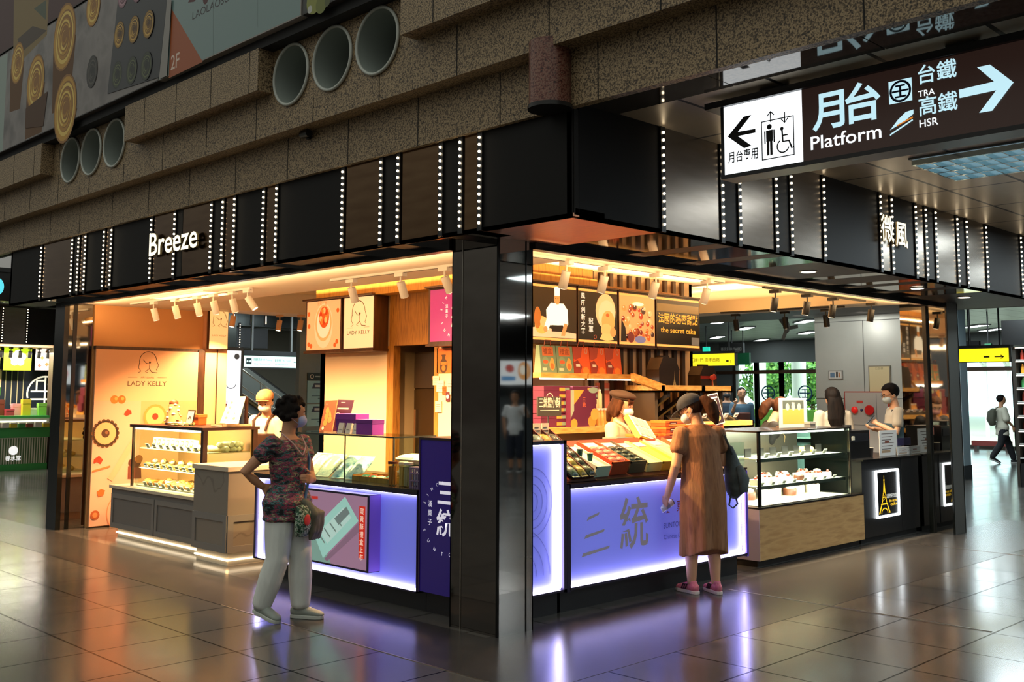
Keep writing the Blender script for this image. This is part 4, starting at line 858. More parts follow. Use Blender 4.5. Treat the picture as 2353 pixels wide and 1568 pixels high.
o = thing('plastic_basket', 'grey lilac slotted plastic basket right of the jars', 'basket', (.30, 1.02, zt)); PLB = C('6e5f7c', .4)
b = B()
for zz in (0, .055, .11, .15): b.box((-.13, -.10, zz), (.13, .10, zz+.012), PLB) if zz == 0 else b.tube([(-.13, -.10, zz), (.13, -.10, zz), (.13, .10, zz), (-.13, .10, zz)], .007, PLB, 6, closed=True, smooth=False)
for k in range(8):
    for s_ in (-.13, .13): b.box((s_-.004, -.1+.0265*k-.004, 0), (s_+.004, -.1+.0265*k+.004, .155), PLB)
    for s_ in (-.1, .1): b.box((-.13+.036*k-.004, s_-.004, 0), (-.13+.036*k+.004, s_+.004, .155), PLB)
b.obj('lattice', o); B().box((-.11, -.08, .02), (.11, .08, .12), CELB).obj('sweets_inside', o)
o = thing('sweets_bag', 'clear zip bag with blue print standing behind the purple sign panel', 'bag', (.62, .95, 1.268))
B().tube([(0, 0, .0), (0, 0, .10), (0, 0, .22), (0, 0, .30)], [(.06, .12), (.07, .125), (.05, .12), (.01, .115)], CREW, 14, up=(1, 0, 0)).obj('bag_body', o); B().box((-.075, -.06, .06), (-.068, .06, .20), C('4a86b8', .4)).obj('print', o)
# ---- wall behind the left purple counter
o = thing('light_box', 'magenta lit sign with white circle logo by the column', 'sign', (2.3, 3.0, 2.1)); YR = 3.443; YL = 2.56
B().box((2.302, YL, 2.10), (2.5, YR, 2.70), DW).box((2.26, YL, 2.70), (2.5, YR+.02, 2.72), DW).box((2.28, YL, 2.08), (2.5, YR+.02, 2.10), DW).obj('case', o, True)
a = Art((2.302, 0, 0), -YU, ZU); a.poly([(-YR+.03, 2.13), (-YL-.03, 2.13), (-YL-.03, 2.68), (-YR+.03, 2.68)], L('a02a68', .8)); cx, cz = -2.99, 2.405; WL = L('ffe6d8', 1.0)
a.text('三', cx-.08, cz+.06, .17, WL, .02).text('統', cx-.085, cz-.14, .18, WL, .02); a.arc('SINCE 1979', cx, cz, .235, 2.9, .25, .04, WL, .004); a.arc('SUNTONG', cx, cz, .26, 3.5, 5.6, .042, WL, .004, True); a.vtext('漢菓子', cx-.155, cz+.07, .042, WL, .004, 1.2); a.obj('face', o)
o = thing('wall_poster', 'orange poster with a black bottle emblem under the magenta sign', 'poster', (2.5, 3.3, 1.8))
yl = at('x', 2.49, 1004, 830).y; a0 = V((2.488, yl, 1.80)); B().box((2.49, 2.7, 1.80), (2.5, yl, 2.07), C('e2702a', .5)).obj('sheet', o, True)
a = Art((2.49, yl, 1.80), -YU, ZU); a.disc(.11, .08, .065, INKB, .08).rect(.085, .12, .05, .07, INKB).rect(.075, .18, .07, .02, INKB).rect(.06, .09, .10, .03, ORG).disc(.11, .055, .03, ORG); a.obj('print', o)
for i, (px, py, w_, h_, c) in enumerate(((1002, 875, .10, .10, 'e8d4b4'), (1012, 888, .12, .12, 'f0e2c8'), (1022, 898, .07, .09, 'c2551c'), (1034, 890, .09, .16, 'ecd8b8'), (1008, 935, .10, .12, 'ead6b6'), (1030, 912, .06, .10, '5a2030'))):
    p = at('x', 2.49, px, py); o = thing('paper_notice', ['small cream note topmost of the notes under the orange poster', 'cream note overlapping the topmost note', 'small orange card among the notes under the orange poster', 'tall cream note nearest the column', 'lowest cream note by the doorway', 'dark card with white face among the notes'][i], 'notice', (2.49, p.y, p.z), 0, 'notes pinned by the doorway')
    B().box((-.004-.001*i, -w_/2, -h_/2), (0, w_/2, h_/2), C(c, .6)).obj('sheet', o); b = B()
    if i == 5: b.cyl((-.0105, 0, 0), (-.0095, 0, 0), .022, CARD, 14)
    else:
        for k in range(3): b.box((-.0055-.001*i, -w_*.35, h_*(.2-.2*k)), (-.004-.001*i, w_*.3, h_*(.23-.2*k)), INKB)
    b.obj('print', o)
o = thing('fridge', 'dark steel fridge with red display seen through the doorway', 'fridge', (3.0, 3.95, 0)); FRG = C('3a2c18', .3, metal=.6)
B().box((2.75, 3.45, .05), (3.4, 4.2, 2.05), FRG).obj('body', o, True); B().box((2.735, 3.46, .08), (2.752, 4.19, 1.62), FRG).obj('door', o, True); B().box((2.733, 3.46, 1.64), (2.752, 4.19, 2.03), C('2a1f12', .35)).obj('control_panel', o, True)
B().box((2.731, 3.60, 1.72), (2.734, 3.80, 1.76), emis('display', 'ff3a20', 1.5, False)).box((2.731, 3.86, 1.74), (2.734, 3.88, 1.77), emis('display', 'ff3a20', 1.5, False)).obj('display', o, True); B().box((2.70, 4.12, .9), (2.735, 4.15, 1.4), CHR).obj('handle', o, True)
B().box((2.76, 3.46, 0), (3.38, 4.19, .05), BKP).obj('foot', o, True)
o = thing('card_reader', 'blue and black payment stand beside the masked woman', 'payment stand', (.35, 2.95, zt))
B().box((-.05, -.07, 0), (.05, .07, .02), C('2a50d8', .4)).obj('base_plate', o); B().cyl((0, 0, .02), (0, 0, .34), .012, BKP, 8).obj('pole', o); B().box((-.02, -.07, .32), (.02, .07, .48), BKP).obj('screen', o); B().box((-.023, -.03, .40), (-.02, .03, .46), C('3a4ae0', .3)).obj('reader', o)
# ================================================================ menu light boxes, shelves and goods on the passage side
def mx_(px): return at('y', 2.1, px, 720).x
MB = [('chef', 2.44, mx_(1326), 'lit picture box of a white capped chef at a flaming pan'), ('peach', mx_(1328), mx_(1420), 'lit dark picture box of a pale peach bun with white characters'), ('fruit', mx_(1422), mx_(1506), 'lit picture box of glossy red berries'), ('secret', mx_(1508), mx_(1608), 'lit black picture box reading the secret cake')]
for nm, x0, x1, lb in MB:
    o = thing('light_box', lb, 'sign', ((x0+x1)/2, 2.1, 2.1), 0, 'lit picture boxes over the right stall')
    B().box((x0+.004, 2.104, 2.10), (x1-.004, 2.23, 2.70), DW).box((x0, 2.08, 2.70), (x1, 2.24, 2.715), DW).box((x0, 2.08, 2.085), (x1, 2.24, 2.10), DW).obj('case', o, True)
    a = Art((x0, 2.104, 2.10), XU, ZU); w_, h_ = x1-x0, .60
    a.rect(.012, .02, w_-.024, h_-.04, L('f2ac54', 1.2)).rect(.012, .045, w_-.024, h_-.09, L({'chef': '2e1e08', 'peach': '1c1204', 'fruit': 'f0b468', 'secret': '171008'}[nm], .7))
    if nm == 'chef':
        W1, SK, FL = L('fff3d2', 1.3), L('e0924c', 1.0), L('f7a848', 1.2); cx = w_*.60
        a.poly([(.012, .05), (w_-.012, .05), (w_-.012, .10), (w_*.6, .12), (.2, .16), (.012, .13)], L('f2c890', .9)); a.disc(w_*.28, .17, .10, FL, .09).disc(w_*.2, .24, .05, L('d97a2a', .7), .11).disc(w_*.33, .2, .06, L('f9c070', .9), .05)
        a.poly([(cx-.16, .18), (cx-.17, .33), (cx-.10, .40), (cx+.09, .40), (cx+.15, .34), (cx+.16, .19), (cx+.10, .12), (cx+.08, .18), (cx-.08, .17)], W1)
        a.poly([(cx-.16, .24), (cx-.20, .15), (cx-.14, .12), (cx-.10, .2)], W1); a.rect(cx-.09, .11, .17, .065, L('241408', .4)); a.poly([(cx+.05, .07), (cx+.11, .07), (cx+.15, .19), (cx+.10, .2)], SK); a.disc(cx-.18, .13, .03, SK)
        a.disc(cx-.01, .445, .044, SK, .058).rect(cx-.045, .475, .075, .075, W1).disc(cx-.008, .548, .045, W1, .02).rect(cx-.02, .39, .04, .03, SK)
        a.disc(cx-.03, .45, .006, INKB).disc(cx+.005, .45, .006, INKB)
    elif nm == 'peach':
        WQ = L('fff0d0', 1.0); a.vtext('風靡創新大賽', w_*.13, .475, .066, WQ, .012, 1.12); a.vtext('冠軍', w_*.32, .21, .075, WQ, .012, 1.1)
        cx = w_*.72; a.disc(cx-.02, .36, .165, L('f4bf7a', .95), .19).disc(cx, .33, .14, L('f9cf8e', .95), .15).disc(cx+.02, .25, .11, L('f2a650', .95), .12).disc(cx-.01, .16, .09, L('f6b864', .95), .07); a.poly([(cx-.12, .06), (cx-.08, .12), (cx+.08, .12), (cx+.11, .06), (cx, .045)], L('f8c06a', .95)); a.disc(cx+.01, .32, .03, L('d96a28', .8), .02).disc(cx+.1, .14, .05, L('e59a4c', .9)); a.ring(w_*.42, .08, .02, .006, L('d86a4a', .7))
    elif nm == 'fruit':
        cols = ['c23a12', 'e8641e', '8a2410', 'f29a4a', '3a140a', 'f7c27a', 'b04a18']; rs = random.Random(4); yy = 0
        for k in range(46):
            x, y = rs.uniform(.05, w_-.06), rs.uniform(.07, .44); r = rs.uniform(.022, .04); a.disc(x, y, r, L(cols[k % 7], .8)).disc(x-r*.3, y+r*.35, r*.28, L('ffe2b0', 1.0))
        a.poly([(.02, .05), (.12, .05), (.10, .2), (.03, .3)], L('1c0a06', .3)).disc(w_*.55, .08, .10, L('8a86a8', .6), .04).disc(w_*.3, .1, .06, L('7a2a20', .7)); a.disc(w_*.5, .47, .10, L('fff0c0', 1.1), .02)
    else:
        a.rect(.02, .42, w_-.04, .09, L('8a6a30', .5)); OT = L('f2a838', 1.1); a.text('法國的秘密甜點', w_*.5, .285, .125, OT, .012, 'c', w_*.90).text('the secret cake', w_*.5, .18, .085, OT, .012, 'c', w_*.80); a.rect(w_*.80, .05, w_*.18, .09, L('7a7468', .6))
    a.obj('face', o)
SHW = noise_mat('shelf_wood', ['c98a3a', 'eab864'], 4, .5, stretch=(2, 9, 9))
def wshelf(x0, x1, z, lb, y0=1.92):
    o = thing('wall_shelf', lb, 'shelf', ((x0+x1)/2, 2.1, z)); B().box((x0, y0, z-.05), (x1, 2.27, z), SHW).obj('board', o, True)
    B().box((x0+.01, y0+.005, z-.066), (x1-.04, y0+.03, z-.052), emis('shelf_led', 'fff2dc', 5)).obj('light_strip', o, True); area(((x0+x1)/2, y0+.04, z-.075), x1-x0-.1, .05, 3, (1, .85, .65), (-.4, 0, 0)); return o
wshelf(2.44, 3.13, 1.79, 'wood shelf with light strip holding the green and orange bags'); wshelf(3.15, 3.93, 1.79, 'wood shelf with light strip holding the red and orange bags')
o = thing('wall_shelf', 'lower wood shelf behind the employee with the purple gift boxes', 'shelf', (3.2, 2.1, 1.26)); B().box((2.44, 1.80, 1.2), (3.93, 2.27, 1.26), SHW).obj('board', o, True)
for k, x in enumerate((2.44, 3.93)): B().box((x, 2.1, 1.2), (x+.03, 2.27, 1.74), DW).obj('side_board', o, True)
HND = C('8a3a1a', .5)
def gbag(x0, x1, y, z, h, label, group, base, deco):
    o = thing('gift_bag', label, 'bag', ((x0+x1)/2, y, z), 0, group); w_ = x1-x0
    B().add([(-w_/2, 0, 0), (w_/2, 0, 0), (w_/2, .10, 0), (-w_/2, .10, 0), (-w_/2, .03, h), (w_/2, .03, h), (w_/2, .07, h), (-w_/2, .07, h)], [(3, 2, 1, 0), (4, 5, 6, 7), (0, 1, 5, 4), (1, 2, 6, 5), (2, 3, 7, 6), (3, 0, 4, 7)], base).obj('bag_body', o)
    B().tube([(-w_*.2, .03, h-.01), (-w_*.18, .02, h+.05), (w_*.18, .02, h+.05), (w_*.2, .03, h-.01)], .004, HND, 6).obj('handle', o)
    a = Art(o.location+V((-w_/2, 0, 0)), XU, (0, .03/h, 1)); deco(a, w_, h); a.obj('print', o)
def d_green(a, w, h):
    a.rect(0, 0, w, h, C('6f8a70', .5)); a.rect(w*.15, h*.62, w*.7, h*.34, C('c96a30', .5)); a.text('禮盒', w*.5, h*.68, h*.24, C('8a3a18', .5), .01, 'c', w*.55)
    a.disc(w*.32, h*.42, w*.2, C('7f9a78', .5)).disc(w*.32, h*.40, w*.17, C('d9622e', .5), h*.07); a.disc(w*.72, h*.28, w*.17, C('e8b060', .5), h*.2).disc(w*.74, h*.42, w*.11, C('e8a850', .5), h*.14).disc(w*.72, h*.24, w*.11, C('d9702a', .5), h*.12); a.rect(w*.1, h*.08, w*.26, h*.1, C('e8d0b0', .5))
def d_orange(a, w, h):
    a.rect(0, 0, w, h, C('e85a1a', .5)); a.poly([(0, h), (w*.6, h), (w*.45, h*.6), (w*.1, h*.5), (0, h*.55)], C('a83a22', .5)).poly([(0, 0), (w*.35, 0), (w*.5, h*.25), (w*.25, h*.5), (0, h*.42)], C('8a2a1c', .5)); a.rect(w*.12, h*.25, w*.25, h*.1, C('f0e0d0', .5)); a.disc(w*.72, h*.1, w*.2, C('f08a30', .5), h*.15); a.ring(w*.8, h*.85, w*.08, w*.03, C('c8a890', .5), h*.1)
bx = [2.46, 2.73, 2.99, 3.32, 3.60, 3.88]
xs = [at('y', 1.95, p_, 830).x for p_ in (1243, 1281, 1320, 1358, 1394, 1430)]
for i in range(5):
    gbag(xs[i]+.005, xs[i+1]-.005, 1.95, 1.79, .27, ['leftmost green gift bag with a papaya print on the upper shelf', 'second green gift bag with a papaya print, left of the red bags', 'red and orange gift bag right of the green bags', 'middle red and orange gift bag of the three', 'rightmost red and orange gift bag on the upper shelf'][i], 'gift bags on the upper shelf', C('6f8a70' if i < 2 else 'e85a1a', .5), d_green if i < 2 else d_orange)
PLUM = C('5e1c3e', .5)
def d_plum(o, dm):
    x, y, z = dm; b = B()
    for dz in (.25, .75): b.box((x*.08, -y/2-.006, z*dz-z*.12), (x*.28, -y/2-.003, z*dz+z*.12), C('e8a040', .5)).box((x*.28, -y/2-.006, z*dz-z*.12), (x*.47, -y/2-.003, z*dz+z*.12), C('7f9a88', .5))
    b.obj('print', o)
for c_ in range(2):
    for k in range(3): carton((2.60+.42*c_+.02*k, 1.98, 1.26+.135*k), (.38, .18, .13), 0, ['plum gift box in the left stack on the lower wall shelf', 'plum gift box in the right stack on the lower wall shelf'][c_], 'plum gift boxes on the lower wall shelf', PLUM, PLUM, .04, deco=d_plum)
o = thing('gift_bag', 'big plum gift bag with cloud pattern before the plum boxes', 'bag', (2.78, 1.82, 1.26)); B().box((-.02, 0, 0), (.36, .10, .36), PLUM).obj('bag_body', o)
a = Art((2.76, 1.82, 1.26), XU, ZU); a.poly([(0, .36), (.20, .36), (.12, .28), (.05, .22), (0, .12)], C('e8a040', .5)).poly([(.0, .36), (.05, .36), (.05, .16), (0, .08)], C('9fb0a0', .5)); a.disc(.32, .05, .06, C('e8963a', .5)).disc(.36, .12, .06, C('e8a850', .5)).disc(.05, .03, .05, C('e8a040', .5)); a.disc(.34, .36, .07, C('8fa89a', .5), .03); a.vtext('三統', .2, .25, .05, C('d9704a', .5), .01); a.obj('print', o)
JR = noise_mat('orange_bottles', ['f0a040', 'f8c878'], 9, .3); 
for i in range(6):
    for k in range(2):
        p_ = (3.36+.062*i+.0*k, 1.98+.07*k, 1.26); o = thing('bottle', 'small orange bottle in the rows behind the employee', 'bottle', p_, 0, 'orange bottles on the lower wall shelf')
        B().lathe([(.026, 0), (.028, .01), (.028, .11), (.014, .14), (.014, .155)], (0, 0, 0), JR, 12).obj('glass', o); B().cyl((0, 0, .155), (0, 0, .175), .017, C('f4ead8', .5), 10).obj('cap', o)
for i in range(4):
    o = thing('bottle', 'pale bottle in the upper row beside the plum boxes', 'bottle', (3.36+.07*i, 2.14, 1.43), 0, 'pale bottles in the upper row'); B().lathe([(.028, 0), (.03, .012), (.03, .15), (.015, .18)], (0, 0, 0), C('f2c68a', .4), 12).obj('glass', o); B().cyl((0, 0, .18), (0, 0, .2), .018, CARD, 10).obj('cap', o)
o = thing('shelf_riser', 'clear riser under the pale bottles', 'riser', (3.47, 2.14, 1.26)); B().box((-.14, -.06, .155), (.14, .08, .17), C('e8c890', .3)).obj('top', o); B().box((-.14, .03, 0), (-.13, .08, .155), C('e8c890', .3)).box((.13, .03, 0), (.14, .08, .155), C('e8c890', .3)).obj('leg', o)
o = thing('price_sheet', 'pink sheet on the wall behind the capped employee', 'sheet', (3.75, 2.26, 1.4)); B().box((3.66, 2.255, 1.30), (3.90, 2.268, 1.70), C('e8866a', .5)).obj('sheet', o, True); B().box((3.69, 2.25, 1.62), (3.87, 2.256, 1.64), CARD).obj('print', o, True)
# dark boxes and the slatted wooden display rack
o = thing('display_rack', 'tiered wooden rack on black brackets right of the employee', 'rack', (4.5, 1.9, 0)); BRK = C('171412', .4)
def tray(x0, x1, y0, z, d, nm='tray_board'):
    B().box((x0, y0, z), (x1, y0+.025, z+.075), SHW).box((x0, y0, z), (x1, y0+d, z+.02), SHW).box((x0, y0, z), (x0+.025, y0+d, z+.075), SHW).box((x1-.025, y0, z), (x1, y0+d, z+.075), SHW).obj(nm, o, True)
tray(4.00, 4.72, 1.62, 1.60, .55); tray(4.74, 5.30, 1.62, 1.60, .55); tray(4.0, 5.30, 1.35, 1.22, .80); tray(4.0, 5.3, 1.30, 1.04, .85)
B().add([(3.80, 1.84, 1.80), (3.80, 1.90, 1.80), (4.04, 1.62, 1.68), (4.04, 1.68, 1.68), (3.80, 1.84, 1.72), (3.80, 1.90, 1.72), (4.04, 1.62, 1.60), (4.04, 1.68, 1.60)], [(0, 2, 3, 1), (4, 5, 7, 6), (0, 4, 6, 2), (1, 3, 7, 5), (0, 1, 5, 4), (2, 6, 7, 3)], SHW).obj('slope_board', o, True)
for i in range(4):
    x = 4.12+.30*i; b = B().box((x, 2.10, .9), (x+.05, 2.16, 1.62), BRK); b.add([(x, 2.1, 1.32), (x+.05, 2.1, 1.32), (x, 1.66, 1.60), (x+.05, 1.66, 1.60), (x, 2.1, 1.27), (x+.05, 2.1, 1.27), (x, 1.66, 1.55), (x+.05, 1.66, 1.55)], [(0, 1, 3, 2), (4, 6, 7, 5), (0, 2, 6, 4), (1, 5, 7, 3), (2, 3, 7, 6), (0, 4, 5, 1)], BRK); b.obj('bracket', o, True)
for x in (4.02, 5.24): B().box((x, 1.75, 0), (x+.05, 2.2, 1.6), C('4a3a26', .5)).obj('post', o, True)
HBX = C('2a1c0e', .4); GLD = C('b09a6a', .4)
def house(x0, x1, y, z, h, label, ribbon):
    o = thing('cake_carton', label, 'box', ((x0+x1)/2, y, z)); w_ = x1-x0; hh = h*.62
    b = B().box((-w_/2, 0, 0), (w_/2, .17, hh), HBX); b.prism([(-w_/2-.01, hh), (-w_*.30, h), (w_*.30, h), (w_/2+.01, hh)], (0, 0, 0), XU, ZU, YU, .17, HBX); b.obj('carton', o); B().box((-w_*.2, .05, h), (w_*.2, .11, h+.02), HBX).obj('handle', o)
    a = Art((x0, y, z), XU, ZU); a.poly([(w_*.66, h*.1), (w_*.74, h*.32), (w_*.76, h*.62), (w_*.78, h*.32), (w_*.86, h*.1), (w_*.8, h*.1), (w_*.76, h*.2), (w_*.72, h*.1)], GLD); a.rect(w_*.62, h*.05, w_*.28, h*.02, GLD)
    if ribbon: a.rect(0, hh*.75, w_, hh*.2, C('a82a18', .4)).rect(w_*.68, 0, w_*.07, hh, C('c2301c', .4))
    a.obj('print', o)
    if ribbon: B().ell((w_*.16, -.01, hh*.85), (.05, .012, .03), C('d8402a', .4), 10, 6).ell((w_*.28, -.01, hh*.9), (.04, .012, .035), C('d8402a', .4), 10, 6).obj('bow', o)
house(4.06, 4.42, 1.72, 1.625, .35, 'big dark brown house shaped cake carton with a golden tower', False); house(4.82, 5.14, 1.72, 1.625, .27, 'smaller dark cake carton with red ribbon bow', True)
for i in range(9): pouch((4.12+.128*i, 1.55+.03*(i % 2), 1.27), (.22, .14, .07), (0, -.45, 1.57), 'black glossy bag in the middle tray of the wooden rack', 'black bags in the wooden rack', C('141210', .25), band=None)
for i in range(5):
    p_ = (4.25+.2*i, 1.43, 1.33); o = price_card(p_, pi/2, 'tan tag card on the black bags of the rack', 'tag cards in the wooden rack', .075, .05)
for i in range(7): pouch((4.15+.16*i, 1.42, 1.08), (.16, .10, .06), (0, -1.2, 1.57), 'dark pouch standing in the lowest tray of the rack', 'dark pouches in the lowest tray', C(('1c1814', '2a2018')[i % 2], .3))
# ---- goods on the right purple counter
RSR = C('6a2a1c', .5)
o = thing('display_slope', 'dark red sloping display board on the right purple counter', 'display', (2.0, .5, .935))
b = B(); b.add([(1.19, .155, .937), (3.18, .155, .937), (3.18, .80, .937), (1.19, .80, .937), (1.19, .155, .940), (3.18, .155, .940), (3.18, .80, 1.20), (1.19, .80, 1.20)], [(3, 2, 1, 0), (4, 5, 6, 7), (0, 1, 5, 4), (1, 2, 6, 5), (2, 3, 7, 6), (3, 0, 4, 7)], RSR); b.obj('board', o, True)
B().box((1.19, .150, .937), (3.18, .155, .945), C('8a4a2a', .3)).obj('lip', o, True)
SL = math.atan2(.257, .645)
def on_slope(x, t): return V((x, .155+.645*t, .943+.257*t))
def slope_rot(spin=0.): return (Matrix.Rotation(SL, 3, 'X') @ Matrix.Rotation(pi/2+spin, 3, 'Z')).to_euler()
DKG = noise_mat('dark_green_pack', ['24302c', '5c7472', '141c18'], 16, .22, bump=.3, bscale=40); OLV = noise_mat('olive_pack', ['565026', '94864a', '2c2a16'], 16, .22, bump=.3, bscale=40); CHA = noise_mat('charcoal_pack', ['121414', '3a4240', '080909'], 16, .22, bump=.3, bscale=40); REDP = noise_mat('red_pack', ['a82a2a', 'e88a80', 'd24a48'], 16, .3, bump=.3, bscale=40); CRM = C('f2e6cc', .4); MAR = C('5a2028', .4)
lanes = [(.935, DKG, 'grey green'), (1.03, OLV, 'olive'), (1.125, CHA, 'charcoal')]
o = thing('lane_rack', 'steep maroon rack under the three pack lanes by the end panel', 'rack', (1.03, .4, .937))
b = B(); b.add([(.88, .16, .94), (1.18, .16, .94), (1.18, .64, .94), (.88, .64, .94), (.88, .16, .955), (1.18, .16, .955), (1.18, .64, 1.265), (.88, .64, 1.265)], [(3, 2, 1, 0), (4, 5, 6, 7), (0, 1, 5, 4), (1, 2, 6, 5), (2, 3, 7, 6), (3, 0, 4, 7)], RSR); b.obj('rack_body', o, True)
SL2 = math.atan2(.31, .48)
def on_lane(x, t): return V((x, .16+.48*t, .957+.31*t))
for li, (x, m, cn) in enumerate(lanes):
    o = thing('lane_divider', 'maroon divider right of the %s pack lane on the counter' % cn, 'divider', on_lane(x+.047, .5)); B().add([(-.004, -.23, -.15), (.004, -.23, -.15), (.004, .23, .15), (-.004, .23, .15), (-.004, -.23, -.085), (.004, -.23, -.085), (.004, .23, .205), (-.004, .23, .205)], [(3, 2, 1, 0), (4, 5, 6, 7), (0, 1, 5, 4), (1, 2, 6, 5), (2, 3, 7, 6), (3, 0, 4, 7)], MAR).obj('board', o)
    for k in range(5): pouch(on_lane(x, .10+.175*k)+V((0, 0, .004)), (.125, .09, .06), (Matrix.Rotation(SL2, 3, 'X') @ Matrix.Rotation(pi/2, 3, 'Z')).to_euler(), '%s sweet pack lying in the lane nearest the end panel' % cn if li == 0 else '%s sweet pack in the divided lane' % cn, '%s packs in the lane' % cn, m)
    o = thing('header_card', 'cream card heading the %s pack lane' % cn, 'card', on_lane(x, .97)+V((0, 0, .01)), 0); B().box((-.04, -.004, 0), (.04, .004, .09), CRM).obj('card_face', o); B().box((-.03, -.006, .03), (.03, -.004, .036), INKB).box((-.03, -.006, .055), (.015, -.004, .06), INKB).obj('print', o)
def flatbox(x, t, w, l, h, label, m, fill, n, fillm):
    """open picture carton lying on the slope: base, rim, packs inside"""
    o = thing('sweets_carton', label, 'box', on_slope(x, t), 0, None, rot=(SL, 0, 0))
    B().box((-w/2, -l/2, 0), (w/2, l/2, h), m).obj('carton', o, bev=.002); B().box((-w/2, -l/2, h), (-w/2+.012, l/2, h+.02), m).box((w/2-.012, -l/2, h), (w/2, l/2, h+.02), m).box((-w/2, -l/2, h), (w/2, -l/2+.012, h+.02), m).obj('rim', o)
    B().box((-w*.46, l*.28, h+.001), (w*.46, l*.47, h+.004), CRM).obj('flap_label', o)
    for k in range(n):
        c_, r_ = k % 2, k//2; b = B(); b.ell((w*(-.22+.44*c_), l*(-.36+.17*r_), h+.014), (w*.22, l*.09, .016), fillm, 10, 6); b.obj('sweet_pack', o)
    return o
flatbox(1.285, .34, .17, .40, .07, 'white flat box with purple front edge beside the charcoal lane', C('f0e4dc', .4), None, 0, None)
flatbox(1.50, .36, .21, .40, .09, 'open red carton of pink sweets in the middle of the counter', C('d2482a', .4), None, 8, REDP)
flatbox(1.735, .37, .20, .40, .08, 'open carton of charcoal sweets right of the red carton', C('5a5048', .4), None, 8, CHA)
flatbox(1.955, .38, .19, .42, .06, 'cream lidded carton left of the yellow edged one', C('f2e2b0', .4), None, 0, None); flatbox(2.16, .38, .19, .42, .06, 'cream lidded carton with yellow edges, rightmost of its row', C('ecc65a', .4), None, 0, None)
flatbox(2.40, .40, .2, .42, .06, 'flat cream carton right of the customer', C('f0dca8', .4), None, 0, None); flatbox(2.66, .40, .2, .42, .07, 'flat brown carton behind the backpack', C('8a5a34', .4), None, 0, None)
for i, (c, x, lb) in enumerate((('2f6a5e', 1.27, 'teal paper cup on the white flat box'), ('3a7a6c', 1.30, 'front teal paper cup on the white flat box'))):
    o = thing('paper_cup', lb, 'cup', on_slope(x, .30-.12*i)+V((-.05, 0, .085))); B().lathe([(.018, 0), (.024, .06)], (0, 0, 0), C(c, .5), 12).obj('cup_body', o); B().tube([(.024*cos(k*.52), .024*sin(k*.52), .06) for k in range(12)], .002, CRM, 5, closed=True).obj('rim', o)
# taller goods behind the slope
def tall(px, py, y, z, dims, label, m, ml, grp=None, rz=0, deco=None): p = at('y', y, px, py); return carton((p.x, y, z), dims, rz, label, grp, m, ml, .02, deco=deco)
SHB = thing('back_step', 'brown step behind the sloping display board', 'step', (2.0, .9, .935)); B().box((.9, .81, .935), (3.15, 1.02, 1.04), RSR).obj('step_body', SHB, True); B().box((.88, .80, 1.04), (3.17, 1.03, 1.052), C('7a3a24', .4)).obj('top', SHB, True)
zt2 = 1.052
p = at('y', .9, 1383, 1015); ORB = C('e05a1a', .45); ORB2 = C('f07a2a', .45)
carton((p.x, .9, zt2), (.20, .16, .10), 0, 'bright orange carton left of the green box on the back step', 'cartons on the back step', ORB, ORB2)
p = at('y', .9, 1420, 1010); carton((p.x+.02, .92, zt2), (.22, .16, .15), 0, 'grey green carton below the capped employee', 'cartons on the back step', C('6f827a', .5), C('5e726a', .5))
def d_or(o, dm):
    x, y, z = dm; B().box((-x*.30, -y/2-.005, z*.2), (x*.08, -y/2-.003, z*.8), C('5a2418', .5)).box((-x*.26, -y/2-.006, z*.45), (0, -y/2-.005, z*.55), CRM).obj('print', o)
for k in range(5): tall(1535, 1000, .92, zt2+.058*k, (.30, .17, .055), 'orange carton in the stack behind the customer', ORB, ORB2, 'orange cartons stacked behind the customer', .03*(k % 2), d_or)
for k in range(3): tall(1475, 1030, .93, zt2+.058*k, (.26, .17, .055), 'orange carton in the low stack under the open white topped box', ORB, ORB2, 'orange cartons in the low stack', -.04*(k % 2), d_or)
o = thing('sweets_carton', 'yellow box with white windows held tilted by the capped employee', 'box', at('y', .86, 1478, 985), 0, None, rot=(.75, .25, -.1))
B().box((-.13, -.15, -.05), (.13, .15, 0), C('f0a02a', .45)).obj('carton', o, bev=.003); B().box((-.115, -.135, 0), (.115, .135, .006), C('fbf3e0', .4)).obj('window_card', o)
b = B()
for k in range(6): b.box((-.10+.07*(k % 3), -.11+.12*(k//3), .006), (-.045+.07*(k % 3), -.01+.12*(k//3), .01), C('e8d8b8', .4))
b.obj('print', o)
for i in range(7): pouch(V((.95+.12*i, .93, zt2+.01+.0*i)), (.20, .13, .08), (0, -.75, 1.57), 'light sweets bag leaning in the back row by the end panel', 'back row sweets bags on the right counter', (CREW, CEL, CREW, REDP, DKG, CREW, REDP)[i])
for i in range(6): pouch(V((.42+.08*(i % 4), .55+.1*(i//3), 1.25+.02*(i % 2))), (.16, .12, .07), (0, -.6, 1.2+.2*i), 'pale sweets bag heaped on the tall end panel', 'sweets bags on the end panel', (CREW, CREW, CHA, CEL, CREW, REDP)[i])
o = thing('stand_sign', 'dark sign with cream characters standing among the bags by the end panel', 'sign', (.80, .95, 1.25))
p0 = at('y', .95, 1236, 935); p1 = at('y', .95, 1290, 912); B().box((p0.x, .95, p0.z-.08), (p1.x, .965, p1.z), C('3a3a34', .5)).obj('panel', o, True); a = Art((p0.x, .95, p0.z-.08), XU, ZU); w_ = p1.x-p0.x; a.text('三統鹽小酥', w_*.5, .07, .09, CRM, .012, 'c', w_*.9); a.rect(w_*.1, .045, w_*.8, .006, CRM); a.ring(w_*.5, .15, .04, .006, CRM, None, .3, 2.8); a.obj('print', o); B().cyl(((p0.x+p1.x)/2, .97, 1.052), ((p0.x+p1.x)/2, .97, p0.z), .008, CHR, 8).obj('leg', o, True)
o = thing('menu_stand', 'tilted picture menu with a white frame right of the customer', 'menu', at('y', .7, 1650, 975))
